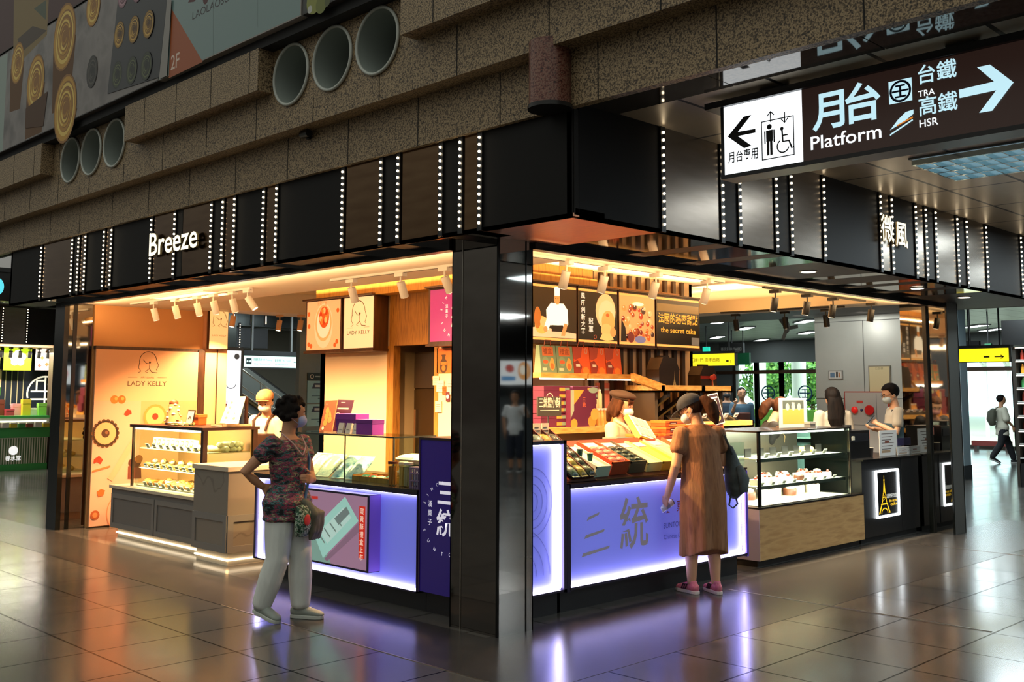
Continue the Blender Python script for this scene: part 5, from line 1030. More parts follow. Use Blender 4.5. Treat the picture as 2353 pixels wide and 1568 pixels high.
M_ = Matrix.Translation(at('y', .7, 1655, 975)) @ Matrix.Rotation(-.12, 4, 'Y') @ Matrix.Rotation(-.2, 4, 'X')
B().box((-.085, 0, 0), (.085, .008, .30), CARD, M_).obj('frame', o, True); B().box((-.075, -.002, .012), (.075, 0, .288), C('3a1c1a', .4), M_).obj('page', o, True)
b = B()
for k in range(4): b.ell((-.01+.02*(k % 2), -.003, .06+.05*k), (.045-.008*k, .002, .03), (GOLD, TAN, C('c86a2a', .5), PALE)[k], 12, 6, M_)
b.box((-.06, -.003, .25), (.06, -.002, .265), CARD, M_); b.obj('picture', o, True); B().box((-.06, .01, -.10), (.06, .03, .02), ORB, M_).obj('foot', o, True)
o = thing('snack_stand', 'orange stand with silver snack bags at the end of the lavender counter', 'stand', (3.12, .6, .935)); B().box((-.08, -.10, 0), (-.02, .12, .36), C('f08a1c', .45)).obj('panel', o); B().box((-.22, -.12, .36), (.14, .14, .372), C('e8601c', .45)).obj('top', o); B().box((-.02, .10, 0), (.14, .12, .36), C('f08a1c', .45)).obj('back_panel', o)
SIL = noise_mat('silver_pack', ['3a3834', 'c8c4ba', '7a746a'], 18, .2, bump=.4, bscale=40)
for k in range(5): pouch(V((3.18+.0*k, .52+.04*(k % 2), .95+.065*k)), (.15, .13, .05), (0, -.9, .2), 'silver foil snack bag in the orange stand', 'silver snack bags in the orange stand', SIL)
for k in range(3): pouch(V((2.98+.07*k, .55, 1.312)), (.07, .05, .03), (0, -.3, k), 'little white packet on top of the orange stand', 'white packets on the orange stand', CARD)
o = thing('front_glass', 'low clear glass along the front of the right lavender counter', 'glass guard', (2.0, .16, .937))
B().box((.9, .143, .937), (2.28, .147, 1.16), GLS).obj('pane', o, True); B().box((2.29, .143, .937), (3.2, .147, 1.16), GLS).obj('pane', o, True); B().box((2.28, .141, .937), (2.29, .149, 1.16), C('8a9a92', .2)).obj('clip', o, True)
# ---- glass cake showcase on the ash base
o = thing('cake_showcase', 'three level lit glass cake showcase on an ash wood base', 'display case', (4.6, .6, 0))
B().box((3.60, .255, .06), (5.66, .95, .525), WOODH).obj('base', o, True); B().box((3.595, .25, .06), (3.60, .95, .525), C('c8bfd0', .5)).obj('side_panel', o, True); B().box((3.63, .30, 0), (5.62, .92, .06), C('1c1612', .5)).obj('plinth', o, True)  # side panel's lilac tint is purple counter light put into its colour
B().box((3.60, .25, .525), (5.66, .95, .54), C('1a1512', .3)).obj('base_top', o, True)
b = B()
for x, y, w_ in ((3.66, .28, .035), (5.42, .28, .02), (3.66, .90, .02), (5.42, .90, .02)): b.box((x, y, .54), (x+w_, y+.02, 1.235), BLK)
b.box((3.66, .28, 1.225), (5.44, .92, 1.24), C('2a2420', .25)).box((5.42, .276, .54), (5.445, .282, 1.24), CHR).box((3.70, .276, .54), (5.44, .282, .55), CHR).box((3.70, .276, 1.228), (5.44, .282, 1.236), CHR); b.obj('frame', o, True)
B().box((3.70, .284, .55), (5.42, .288, 1.226), GLS).obj('front_pane', o, True); B().box((3.664, .30, .55), (3.668, .90, 1.226), GLS).obj('side_pane', o, True); B().box((5.436, .30, .55), (5.44, .90, 1.226), GLS).obj('side_pane', o, True)
SHG = mat('glass_shelf', 'dfe6e0', .15, alpha=.55); SLED = emis('shelf_white', 'fff4e4', 6)
for z in (.975, .72): B().box((3.70, .33, z-.008), (5.40, .88, z), C('d8d4c8', .3)).obj('shelf', o, True); B().box((3.70, .318, z-.03), (5.40, .33, z+.002), C('c8c6be', .25, metal=1)).obj('shelf_edge', o, True); B().box((3.72, .335, z-.022), (5.38, .35, z-.012), SLED).obj('light_bar', o, True)
B().box((3.72, .31, 1.205), (5.38, .33, 1.222), SLED).obj('light_bar', o, True); B().box((3.70, .30, .54), (5.42, .90, .546), C('c8c0b0', .4)).obj('case_floor', o, True); B().box((3.70, .885, .55), (5.42, .895, 1.22), C('7a7468', .3, metal=.6)).obj('back_panel', o, True)
for z in (1.2, .955, .70): area((4.55, .5, z), 1.6, .25, 26, (1, .90, .74), spread=1.6); area((4.55, .345, z), 1.6, .03, 16, (1, .92, .78), (.9, 0, 0))
WCR = C('e8d9bf', .5); CHOC = C('5a2f1a', .4); STRB = C('c23a2a', .35); BLKB = C('12100e', .4)
def cake(loc, kind, label, group):
    o = thing('cake', label, 'cake', loc, random.uniform(-.3, .3), group)
    B().cyl((0, 0, 0), (0, 0, .006), .065, C('e8dcc0', .3), 16).obj('board', o)
    if kind == 0: B().prism([(-.05, -.05), (.06, 0), (-.05, .05)], (0, 0, .006), XU, YU, ZU, .05, WCR).obj('sponge', o); B().ell((-.02, 0, .064), (.016, .016, .018), STRB, 8, 6).obj('berry', o)
    elif kind == 1: B().lathe([(.05, .006), (.052, .05), (.046, .056)], (0, 0, 0), CHOC, 14).obj('sponge', o); B().ell((0, 0, .06), (.04, .04, .022), WCR, 12, 6).obj('cream', o)
    else:
        B().lathe([(.055, .006), (.057, .06), (.052, .066)], (0, 0, 0), WCR, 16).obj('sponge', o); b = B()
        for k in range(6): b.ell((.035*cos(k*1.05), .035*sin(k*1.05), .075), .013, (STRB, CHOC, PALE)[k % 3], 8, 5)
        b.obj('fruit_topping', o)
    return o
for i in range(7):
    x = 3.80+.225*i; o = thing('tag_holder', 'black tag board on the top level of the showcase', 'tag', (x, .48, .975), 0, 'black tag boards on the top showcase level'); B().box((-.06, 0, 0), (.05, .008, .09), BLKB).obj('board', o); B().box((-.07, -.05, 0), (.06, .06, .008), WCR).obj('foot', o)
    if i > 0: price_card((x-.05, .40, .976), pi/2, 'tan price card on the top level of the showcase', 'price cards on the top showcase level', .07, .05)
for i in range(9): cake((3.80+.185*i, .58+.06*(i % 2), .72), (2, 0, 1, 2, 2, 1, 0, 2, 1)[i], 'small cake on the middle level of the showcase', 'cakes on the middle showcase level')
for i in range(8): cake((3.86+.2*i, .44, .72), (0, 2, 0, 0, 1, 2, 0, 0)[i], 'cake slice along the front of the middle showcase level', 'front cakes on the middle showcase level')
for i in range(8): price_card((3.84+.2*i, .37, .721), pi/2, 'dark print price card on the middle level of the showcase', 'price cards on the middle showcase level', .06, .035)
for i in range(7):
    x, y = 3.83+.23*i, .60+.05*(i % 2); o = cake((x, y, .546), (2, 1, 2)[i % 3], 'whole decorated cake on the floor of the showcase', 'whole cakes in the showcase'); o.scale = (1.35, 1.35, 1.5)
for i in range(3): bun((4.95+.14*i, .62, .975), 'baguette shaped cake at the right end of the showcase', 'long cakes in the showcase', GOLD, 1.3, 2)
# goods on the showcase lid
z = 1.24
o = thing('menu_stand', 'framed yellow menu board standing on the showcase lid', 'menu', (4.25, .62, z)); p0 = at('y', .62, 1793, 975); p1 = at('y', .62, 1852, 915)
B().box((p0.x, .62, z), (p1.x, .635, p1.z), C('cfd4d2', .3)).obj('frame', o, True); a = Art((p0.x, .62, z), XU, ZU); w_, h_ = p1.x-p0.x, p1.z-z; a.rect(w_*.1, h_*.12, w_*.8, h_*.5, C('e8b050', .5)).rect(w_*.1, h_*.64, w_*.8, h_*.28, C('5a6258', .5))
for k in range(3): a.disc(w_*(.28+.22*k), h_*.7, w_*.07, PALE)
a.text('MENU', w_*.5, h_*.8, h_*.08, CARD, .01, 'c'); a.obj('print', o); B().box((p0.x+.05, .64, z), (p1.x-.05, .70, z+.02), CHR).obj('foot', o, True)
p = at('y', .6, 1858, 968); carton((p.x, .6, z), (.11, .10, .055), 0, 'small grey box beside the yellow menu board', None, C('8a847a', .5), C('a8a296', .5))
# ---- black counter with the tower sign
o = thing('black_counter', 'black counter with a glowing framed tower sign beside the showcase', 'counter', (6.3, .6, 0)); BKC = C('141517', .35)
B().box((5.68, .28, .06), (7.08, .95, .87), BKC).obj('body', o, True); B().box((5.66, .25, .87), (7.10, .97, .888), C('0c0c0d', .25)).obj('countertop', o, True); B().box((5.70, .32, 0), (7.06, .93, .06), C('0a0a0a', .6)).obj('plinth', o, True)
B().box((6.62, .275, .06), (6.625, .28, .87), C('050505', .6)).obj('joint', o, True)
x0, x1, z0, z1 = 5.985, 6.52, .255, .745
NEO = emis('neon_white', 'f4fbff', 5); TOW = L('e8b81c', 1.2)
b = B()
for q in (((x0, z0), (x1, z0)), ((x1, z0), (x1, z1)), ((x1, z1), (x0, z1)), ((x0, z1), (x0, z0))): b.cyl((q[0][0], .268, q[0][1]), (q[1][0], .268, q[1][1]), .014, NEO, 8)
b.obj('neon_frame', o, True); B().box((x0, .272, z0), (x1, .28, z1), C('08090a', .25)).obj('sign_panel', o, True)
a = Art((x0, .272, z0), XU, ZU); w_ = x1-x0; cx = w_*.36; lit = lambda *p: a.poly(list(p), TOW)
lit((cx-.14, .03), (cx-.11, .03), (cx-.055, .13), (cx-.075, .13)); lit((cx+.14, .03), (cx+.11, .03), (cx+.055, .13), (cx+.075, .13)); lit((cx-.085, .125), (cx+.085, .125), (cx+.08, .14), (cx-.08, .14)); a.ring(cx, .03, .075, .012, TOW, .055, 0, pi)
lit((cx-.06, .145), (cx-.045, .145), (cx-.018, .26), (cx-.028, .26)); lit((cx+.06, .145), (cx+.045, .145), (cx+.018, .26), (cx+.028, .26)); a.line([(cx-.05, .16), (cx+.035, .20), (cx-.03, .235), (cx+.02, .26)], .006, TOW); a.rect(cx-.04, .20, .08, .008, TOW)
lit((cx-.026, .262), (cx+.026, .262), (cx+.007, .39), (cx-.007, .39)); a.rect(cx-.014, .385, .028, .014, TOW); a.rect(cx-.003, .39, .006, .05, TOW)
a.text('法國的秘密甜點', w_*.94, .19, .05, L('d8d8d0', .8), .004, 'r', .26).text('the secret', w_*.94, .145, .045, TOW, .006, 'r', .2).text('cake', w_*.94, .105, .05, TOW, .006, 'r', .17); a.obj('print', o)
zc = .888
for i, (pa, pb, y, c, lb) in enumerate((((2022, 1047), (2060, 988), .42, 'f0ece6', 'white printed price sheet standing on the black counter'), ((2062, 1047), (2098, 1025), .40, 'e8e2da', 'small white card with pictures beside the price sheet'), ((2063, 1025), (2098, 1005), .46, '1a1c4a', 'navy card with white circle above the picture card'), ((1985, 1010), (1998, 990), .50, 'd88a80', 'small pink card left of the price sheet'), ((2088, 1020), (2104, 993), .55, 'e8e0d2', 'cream note hanging by the right column'))):
    p0 = at('y', y, *pa); p1 = at('y', y, *pb); o = thing('price_sheet', lb, 'sheet', ((p0.x+p1.x)/2, y, zc)); z0 = zc if i in (0, 1) else p0.z
    B().box((p0.x, y, z0), (p1.x, y+.006, p1.z), C(c, .5)).obj('sheet', o, True); B().box(((p0.x+p1.x)/2-.02, y+.006, zc), ((p0.x+p1.x)/2+.02, y+.05, max(z0, zc+.02)), BKC).obj('holder', o, True)
    a = Art((p0.x, y, z0), XU, ZU); w_, h_ = p1.x-p0.x, p1.z-z0
    if i == 2: a.disc(w_*.5, h_*.5, h_*.33, CARD); a.ring(w_*.5, h_*.5, h_*.2, h_*.06, C('6a6c9a', .5))
    else:
        for k in range(6): a.rect(w_*.12, h_*(.85-.12*k), w_*(.7-.08*(k % 3)), h_*.025, INKB)
        a.rect(w_*.3, h_*.5, w_*.25, h_*.09, C('8a4a3a', .5)).rect(w_*.1, h_*.12, w_*.5, h_*.1, C('b89a7a', .5))
    a.obj('print', o)
o = thing('drink_machine', 'black boxy drink machine behind the glass showcase end', 'machine', (5.75, .62, zc)); B().box((-.06, -.20, 0), (.42, .25, .30), C('0e0e10', .3)).obj('body', o); B().box((-.04, -.205, .18), (.38, -.2, .27), C('2a2a2e', .2)).obj('front_panel', o); B().box((0, -.21, .2), (.06, -.205, .24), CRM).obj('display', o); B().cyl((.1, -.1, .30), (.1, -.1, .36), .05, C('1a1a1c', .3), 14).obj('hopper', o)
for i in range(3): o = thing('paper_cup', 'dark paper cup by the drink machine', 'cup', (6.24+.03*(i % 2), .45+.09*i, zc), 0, 'paper cups by the drink machine'); B().lathe([(.028, 0), (.038, .10), (.036, .10), (.026, .004)], (0, 0, 0), C('3a2f2a', .5), 14).obj('cup_body', o); B().tube([(.038*cos(k*.45), .038*sin(k*.45), .10) for k in range(14)], .003, CRM, 5, closed=True).obj('rim', o)
# ================================================================ passage, far doors and neighbours
GRP = noise_mat('grey_pier_panels', ['b0bab8', 'bac4c2'], 2, .32, metal=.1); GRJ = C('4a5050', .5)
b = B().box((9, 1.10, 0), (9.9, 2.60, ZC), GRP)
for z in (1.52, 2.62): b.box((8.996, 1.10, z-.004), (9.0, 2.60, z+.004), GRJ)
b.box((8.996, 1.848, 1.52), (9, 1.856, 2.62), GRJ); st(b.obj('wall_pier'))
def on_pier(name, label, cat, y0, y1, z0, z1, col, fr, t=.02):
    o = thing(name, label, cat, (9, (y0+y1)/2, z0)); B().box((9-t, y0, z0), (8.996, y1, z1), C(fr, .4)).obj('frame', o, True); B().box((9-t-.004, y0+.015, z0+.015), (9-t, y1-.015, z1-.015), C(col, .5)).obj('face', o, True); return o, Art((9-t-.004, y1, z0), -YU, ZU)
o, a = on_pier('picture_sign', 'small framed picture sign on the grey pier', 'sign', 2.17, 2.39, 1.79, 1.92, 'c8ccca', '8a8a86'); a.rect(.03, .03, .07, .07, C('5a7a9a', .5)).rect(.12, .03, .03, .08, C('3a3a3a', .5)).rect(.16, .03, .02, .07, C('a86a3a', .5)); a.obj('print', o)
o, a = on_pier('notice_board', 'cream notice board on the grey pier', 'notice board', 1.46, 1.78, 1.50, 1.98, 'c8bf98', '7a786a'); a.text('公告欄', .16, .42, .04, C('8a8468', .5), 0, 'c'); a.obj('print', o)
o, a = on_pier('hydrant_cabinet', 'white fire hydrant cabinet with red lamp and red bell on the pier', 'hydrant cabinet', 1.48, 2.14, .75, 1.62, 'a9a8a4', 'a03a34', .05)
a.line([(.02, .40), (.64, .40)], .006, GRJ).line([(.48, .40), (.48, .84)], .006, GRJ); a.obj('print', o); RDL = mat('red_lamp', 'd8201a', .3, emit=.3)
B().ell((8.93, 1.98, 1.36), (.03, .05, .05), RDL, 12, 8).obj('lamp', o, True); B().cyl((8.945, 1.76, 1.36), (8.92, 1.76, 1.36), .068, C('c81c1c', .4), 18).obj('bell', o, True); B().ell((8.94, 1.88, 1.36), (.015, .02, .02), C('1a2a5a', .4), 8, 6).obj('button', o, True); B().box((8.94, 1.86, 1.46), (8.945, 1.95, 1.49), C('c83a34', .5)).obj('label_plate', o, True)
st(B().box((14.87, 2.84, 0), (15.2, 3.14, ZC), noise_mat('blue_grey_column', ['a2b6c0', 'b2c4cc'], 2, .2, metal=.4)).box((14.86, 2.83, 0), (15.21, 3.15, .25), C('2c3032', .4)).obj('column.003'))
# facade with glazed doors
FW = C('8a908e', .5); FB = C('3a342c', .4); st(B().box((26, -14, 2.62), (26.3, 32, ZC), FW).box((25.95, -14, 2.24), (26.2, 32, 2.34), C('4a2e18', .5)).obj('wall_facade'))
st(B().box((26, 15.0, 0), (26.3, 32, 2.62), C('6f716e', .5)).obj('wall_facade_left')); st(B().box((26, 7.4, 0), (26.3, 11.2, 2.62), C('565a58', .5)).obj('wall_facade_middle')); st(B().box((26, -14, 0), (26.3, 3.2, 2.62), C('464846', .5)).obj('wall_facade_right'))
PAN = glass_mat('door_glass', 'dfeeea')
for k, (y0, y1, lb) in enumerate(((14.15, 15.0, 0), (13.2, 14.15, 0), (11.2, 13.2, 0), (5.75, 7.4, 1), (3.2, 5.75, 1))):
    b = B()
    for y in (y0, y1): b.box((25.98, y-.06, 0), (26.12, y+.06, 2.62), FB)
    b.box((25.98, y0, 2.30), (26.12, y1, 2.36), FB).box((26.0, y0, 0), (26.08, y1, .10), FB); fr_ = st(b.obj('door_%d' % (k+1)))
    p_ = B().box((26.03, y0+.06, .10), (26.035, y1-.06, 2.30), PAN).box((26.03, y0+.06, 2.36), (26.035, y1-.06, 2.62), PAN).obj('pane', fr_); 
    if lb == 0 and k > 0:
        a = Art((25.97, 0, 0), -YU, ZU); BL = C('1c4a6a', .5); cy_, cz_ = -((y0+y1)/2 if k == 1 else 12.3), 1.58
        a.ring(cy_, cz_, .24, .045, BL); a.rect(cy_-.02, cz_-.14, .04, .28, BL).rect(cy_-.12, cz_+.10, .24, .035, BL).rect(cy_-.2, cz_-.01, .4, .035, BL).rect(cy_-.12, cz_-.15, .24, .035, BL); a.obj('emblem', fr_)
st(B().box((-12, 32, 0), (26.3, 32.3, ZC), C('4c4f4d', .6)).obj('wall_back'))
# outdoors
PAVO = C('c9c4b8', .8); st(B().box((26.3, -30, -.02), (70, 60, .003), PAVO).obj('ground_outside'))
LEAF = noise_mat('tree_leaves', ['1f4a26', '4f8a3c', '9cc25a'], 9, .6, detail=5); HEDG = noise_mat('hedge_leaves', ['4a7a1c', 'a4c83a', 'd2e85c'], 9, .6, detail=5); BARK = C('4a3826', .8)
def foliage(b, c, r, n, m, s=.12, seed=0):
    rs = random.Random(seed)
    for k in range(n):
        v = V((rs.gauss(0, 1), rs.gauss(0, 1), rs.gauss(0, 1))).normalized(); q = V(c)+V((v.x*r[0], v.y*r[1], v.z*r[2]))*rs.uniform(.55, 1.05); t1 = v.orthogonal().normalized(); t1 = (t1+V((rs.uniform(-.6, .6), rs.uniform(-.6, .6), rs.uniform(-.6, .6)))).normalized(); t2 = v.cross(t1).normalized(); z = s*rs.uniform(.6, 1.3)
        b.add([q-t1*z, q+t2*z*.6+v*z*.3, q+t1*z, q-t2*z*.6], [(0, 1, 2, 3)], m)
for i, (x, y, h, lb) in enumerate(((34, 18.6, 3.6, 'leafy tree seen through the left glass doors'), (33, 15.9, 3.6, 'leafy tree seen beside the grey pier, outside the doors'), (40, 6.3, 4.2, 'pale tree beyond the bright right doors'))):
    o = thing('tree', lb, 'tree', (x, y, 0)); b = B(); foliage(b, (0, 0, h*.62), (1.1, 1.1, h*.32), 900, LEAF, .16, i); b.obj('crown', o); B().tube([(0, 0, 0), (.05, .03, h*.3), (0, 0, h*.6)], [.11, .09, .05], BARK, 8).obj('trunk', o)
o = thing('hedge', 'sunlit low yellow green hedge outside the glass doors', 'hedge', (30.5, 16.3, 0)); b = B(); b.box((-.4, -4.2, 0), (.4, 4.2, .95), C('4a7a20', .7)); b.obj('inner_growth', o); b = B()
for k in range(14): foliage(b, (0, -4+.62*k, .6), (.5, .45, .52), 130, HEDG, .09, k)
b.obj('leaves', o)
for i, (x, y, lb) in enumerate(((31.6, 17.45, 'pale round column outside the left doors'), (29.3, 14.4, 'pale round column outside the middle doors'))): o = thing('outdoor_column', lb, 'column', (x, y, 0)); B().cyl((0, 0, .15), (0, 0, 4.2), .26, C('dfe2e0', .6), 18).obj('shaft', o); B().cyl((0, 0, 0), (0, 0, .15), .34, C('c9ccca', .6), 18).obj('base', o)
b = B()
for k in range(5): b.box((.2, -1.6+.8*k, 0), (.3, -1.5+.8*k, 3.4), C('f2f4f4', .5)); b.tube([(.25, -1.55+.8*k, 2.4), (.25, -1.1+.8*k, 3.3)], .05, C('f2f4f4', .5), 6)
b.box((0, -2, 3.3), (.6, 2.4, 3.5), C('e8d8dc', .5)); o = thing('canopy_frame', 'white steel canopy frame outside the bright right doors', 'canopy', (33, 7.6, 0)); b.obj('frame', o); B().box((-1.2, -2.4, 3.5), (1.2, 2.8, 3.56), C('eef0f0', .5)).obj('roof', o)
SKY = emis('sky', 'e6f4ff', 3.2); st(B().box((68, -40, -1), (68.2, 90, 30), SKY).obj('sky_backdrop'))
area((29.5, 11, 8), 5, 36, 9000, (1, .98, .92), (0, -.75, 0))  # unseen area light added above the facade as daylight on hedge and trees
o = thing('bench', 'low red barrier strip at the bright right doors', 'bench', (25.4, 6.2, 0)); B().box((-.1, -.5, .12), (.1, .55, .26), C('8a3a34', .5)).obj('seat', o)
for y in (-.4, .45): B().box((-.08, y-.04, 0), (.08, y+.04, .12), C('5a4a44', .5)).obj('leg', o)
# ceiling lamps of the passage
FLU = emis('fluorescent', 'f0fbff', 7)
LP = [(16.6, 9.3, 0), (19.3, 10.3, 1), (17.9, 7.7, 2), (22.3, 10.1, 3), (22.6, 13.4, 4), (25.0, 13.3, 5), (22.6, 5.5, 6), (24.4, 5.7, 7), (12.5, 6.5, 8), (13.5, 9.8, 9), (13, 1.2, 10), (17, 3.8, 11)]
LPN = ['passage ceiling lamp above the yellow exit sign, nearer row', 'ceiling lamp farther along above the yellow exit sign', 'ceiling lamp just left of the grey pier top', 'ceiling lamp over the hall before the glass doors', 'far ceiling lamp above the left glass door', 'farthest ceiling lamp by the glass doors', 'wavy bright ceiling lamp right of the blue grey column', 'farther ceiling lamp right of the blue grey column', 'ceiling lamp behind the black spotlights', 'ceiling lamp behind the secret cake box', 'ceiling lamp over the passage beyond the right column', 'ceiling lamp between pier and blue grey column']
for x, y, i in LP:
    o = thing('ceiling_light', LPN[i], 'light', (x, y, ZC), .78); B().box((-.62, -.16, -.03), (.62, .16, 0), C('c8cccc', .4)).obj('housing', o); B().box((-.58, -.12, -.034), (.58, .12, -.03), FLU).obj('diffuser', o)
for i, (x, y) in enumerate(((6.6, -2.2), (10.2, -2.2), (3.0, -5.4), (6.6, -5.4), (10.2, -5.4), (3.0, -8.4), (12.5, 6.5), (13.5, 9.8), (17.5, 8), (22.3, 10), (13, 1.2), (17, 3.8), (22.5, 5.5), (7.6, 11), (8.2, 15))):
    area((x, y, ZC-.05), 1.2, 1.2, 52 if x < 11 and y < 9 else 110, (.80, .95, 1.0))
area((3.03, -2.2, ZC-.07), .7, .9, 16, (.85, .96, 1.0))
def pier_fill(p, d=(0, 0, -1), e=70):
    ld = bpy.data.lights.new('pier_fill_lamp', 'SPOT'); ld.energy = e; ld.color = (1, .93, .82); ld.spot_size = rad(130); ld.spot_blend = .7; ld.shadow_soft_size = .05
    lo = bpy.data.objects.new('pier_fill_lamp', ld); COL.objects.link(lo); lo.location = V(p)+V((0, 0, -.02)); lo.rotation_euler = V(d).to_track_quat('-Z', 'Y').to_euler()
for y in (1.3, 2.2): pier_fill((7.75, y, ZS), (1, 0, -.6), 38)  # unseen spots added under the soffit to brighten the grey pier
for i, (px, py) in enumerate(((1857, 624), (2108, 662), (2215, 683))):
    p = at('z', ZS-.002, px, py); o = thing('downlight', ['round downlight in the soffit under the second steel panel', 'round downlight in the soffit before the right column', 'round downlight in the soffit beyond the right column'][i], 'light', p); B().cyl((0, 0, -.006), (0, 0, 0), .075, C('c8c4bc', .3), 20).obj('rim', o); B().cyl((0, 0, -.009), (0, 0, -.006), .06, emis('down', 'fff0d8', 5), 20).obj('lens', o)
# exit signs
def exit_sign(x, y0, y1, z0, z1, label, arrow):
    o = thing('exit_sign', label, 'sign', (x, (y0+y1)/2, z0)); B().box((x+.01, y0, z0-.01), (x+.12, y1, z1+.01), C('2a2a26', .5)).box((x-.02, y0-.03, z1+.01), (x+.14, y1+.03, z1+.05), C('1a1c1a', .5)).obj('case', o, True)
    for y in (y0+.15, y1-.15): B().cyl((x+.06, y, z1+.04), (x+.06, y, ZC), .015, C('1a1c1a', .5), 8).obj('hanger', o, True)
    a = Art((x+.01, y1, z0), -YU, ZU); w_, h_ = y1-y0, z1-z0; YK = C('5a4a0c', .5); a.rect(0, 0, w_, h_, L('ffe81c', 1.15))
    if arrow: a.line([(w_*.72, h_*.35), (w_*.9, h_*.35)], .016, YK); a.line([(w_*.84, h_*.48), (w_*.9, h_*.35), (w_*.84, h_*.22)], .016, YK); a.rect(w_*.5, h_*.3, w_*.12, h_*.12, YK)
    else: a.text('出口', w_*.04, h_*.28, h_*.5, YK, .01); a.text('南1門 忠孝西路', w_*.22, h_*.34, h_*.34, C('b8961c', .5), .006, width=w_*.5); a.text('Exit', w_*.22, h_*.1, h_*.16, C('b8961c', .5)); a.rect(w_*.84, h_*.3, w_*.05, h_*.14, YK); a.line([(w_*.93, h_*.2), (w_*.93, h_*.45)], .012, YK)
    a.obj('face', o)
exit_sign(12, 5.93, 7.10, 2.115, 2.345, 'long yellow exit sign hanging right of the dark cake cartons', False); exit_sign(12, .95, 1.72, 2.095, 2.305, 'short yellow exit sign with arrow right of the blue grey column', True)
o = thing('emergency_sign', 'small green emergency exit sign above the yellow exit sign', 'sign', at('x', 18, 1622, 806)); p = at('x', 18, 1622, 806); B().box(p+V((0, -.10, -.10)), p+V((.05, .10, .10)), L('22c8a8', 1.0)).obj('face', o, True); B().cyl(p+V((.02, 0, .1)), V((p.x+.02, p.y, ZC)), .012, C('2a2a2a', .5), 6).obj('hanger', o, True)
for i, (px0, py0, px1, py1, x, c, lb) in enumerate(((1652, 790, 1708, 812, 20, '2a2a28', 'dark hanging station sign above the exit sign, far back'), (1690, 812, 1722, 838, 20, '0c5a34', 'dark green panel right of the long exit sign'), (2205, 785, 2250, 800, 16, '1c1a1a', 'dark sign above the short exit sign'), (2262, 790, 2278, 820, 18, '0c5a38', 'green panel right of the short exit sign'))):
    p0, p1 = at('x', x, px0, py0), at('x', x, px1, py1); o = thing('overhead_sign', lb, 'sign', ((p0+p1)/2)); B().box((x, p1.y, p1.z), (x+.08, p0.y, p0.z), C(c, .5)).obj('panel', o, True)
    B().cyl((x+.04, (p0.y+p1.y)/2, p0.z), (x+.04, (p0.y+p1.y)/2, ZC), .015, C('1a1a1a', .5), 6).obj('hanger', o, True)
    if i == 0: a = Art((x, p0.y, p1.z), -YU, ZU); a.text('臺北車站 TAIPEI', (p0.y-p1.y)*.5, .06, .13, C('9a9a92', .5), .01, 'c', (p0.y-p1.y)*.85); a.obj('print', o)
o = thing('wall_fan', 'small grey fan hanging behind the black spotlights', 'fan', at('x', 10, 1808, 752)); p = at('x', 10, 1808, 752); B().cyl(p+V((0, 0, .1)), V((p.x, p.y, ZC)), .02, C('5a5e5c', .5), 8).obj('rod', o, True); B().ell(p, (.05, .05, .10), C('6a6e6c', .5), 12, 8).obj('motor', o, True)
for k in range(3): a_ = k*2.1+.4; B().box((.03, -.03, -.004), (.20, .03, .004), C('7a7e7c', .5), Matrix.Translation(p+V((0, 0, -.02))) @ Matrix.Rotation(a_, 4, 'X') @ Matrix.Rotation(pi/2, 4, 'Y')).obj('blade', o, True)
# shop at the right edge
o = thing('shop_shelf', 'tall lit shop shelf of coloured bottles at the right picture edge', 'shelf', (14, 1.2, 0)); SHD = C('1c1a1a', .5)
B().box((14.3, .2, 0), (14.4, 1.58, 2.4), SHD).box((14, 1.54, 0), (14.4, 1.60, 2.4), C('6a6660', .3, metal=.8)).box((14, .2, 0), (14.35, 1.55, .4), SHD).obj('cabinet', o, True)
for k in range(8): z = .5+.24*k; B().box((14, .2, z-.02), (14.3, 1.55, z), C('c8c6c0', .4)).obj('board', o, True); B().box((14.0, .2, z+.195), (14.02, 1.55, z+.21), emis('shelf_tube', ('fff0d8', '9fd8ff')[k == 4], 3, False)).obj('light_bar', o, True)
rs = random.Random(3)
for k in range(8):
    for j in range(5): o = thing('bottle', 'coloured bottle on the tall shop shelf at the right edge', 'bottle', (14.12, 1.47-.085*j, .5+.24*k), 0, 'bottles on the tall shop shelf'); B().lathe([(.03, 0), (.032, .01), (.032, .11), (.014, .14), (.014, .17)], (0, 0, 0), C(rs.choice(['c23a2a', 'e8a030', '3a8ad0', 'd8d4c8', '7a2a20', '4a9a5a', '2a2a30']), .35), 10).obj('glass', o)
o = thing('shop_header', 'black header panel above the shop shelf at the right edge', 'sign', (14, 1.2, 2.4)); B().box((13.9, .2, 2.42), (14.4, 1.72, 2.86), C('100f0f', .4)).obj('panel', o, True); B().cyl((14.1, 1.2, 2.86), (14.1, 1.2, ZC), .02, SHD, 8).obj('hanger', o, True)
# second mirrored fascia farther along the passage with its strips
b = B().box((8.3, FYR, ZS), (14, FYR+.05, ZS+.02), FD2); b.box((9.6, -1.2, ZS), (14, -1.15, ZC), FD2); b.box((8.302, FYR, ZS), (8.36, 2, ZC), FD2); st(b.obj('fascia_far'))
st(B().box((8.22, -1.0, ZS), (8.26, -.92, ZC), STEEL).box((9.4, -1.22, ZS), (9.44, -1.14, ZC), STEEL).box((8.2, -1.0, ZS+.02), (9.5, -.95, ZS+.05), STEEL).obj('trim_8'))
for i, x in enumerate((8.55, 8.95, 9.9)): led_strip(x, -1.0 if x < 9.5 else -1.2, ZS+.05, ZC, (0, -1, 0), ['faint dot light strip behind the steel framed glass, right edge', 'second faint dot light strip behind the steel framed glass', 'dot light strip at the far right edge of the picture'][i], 'dot light strips at the far right')
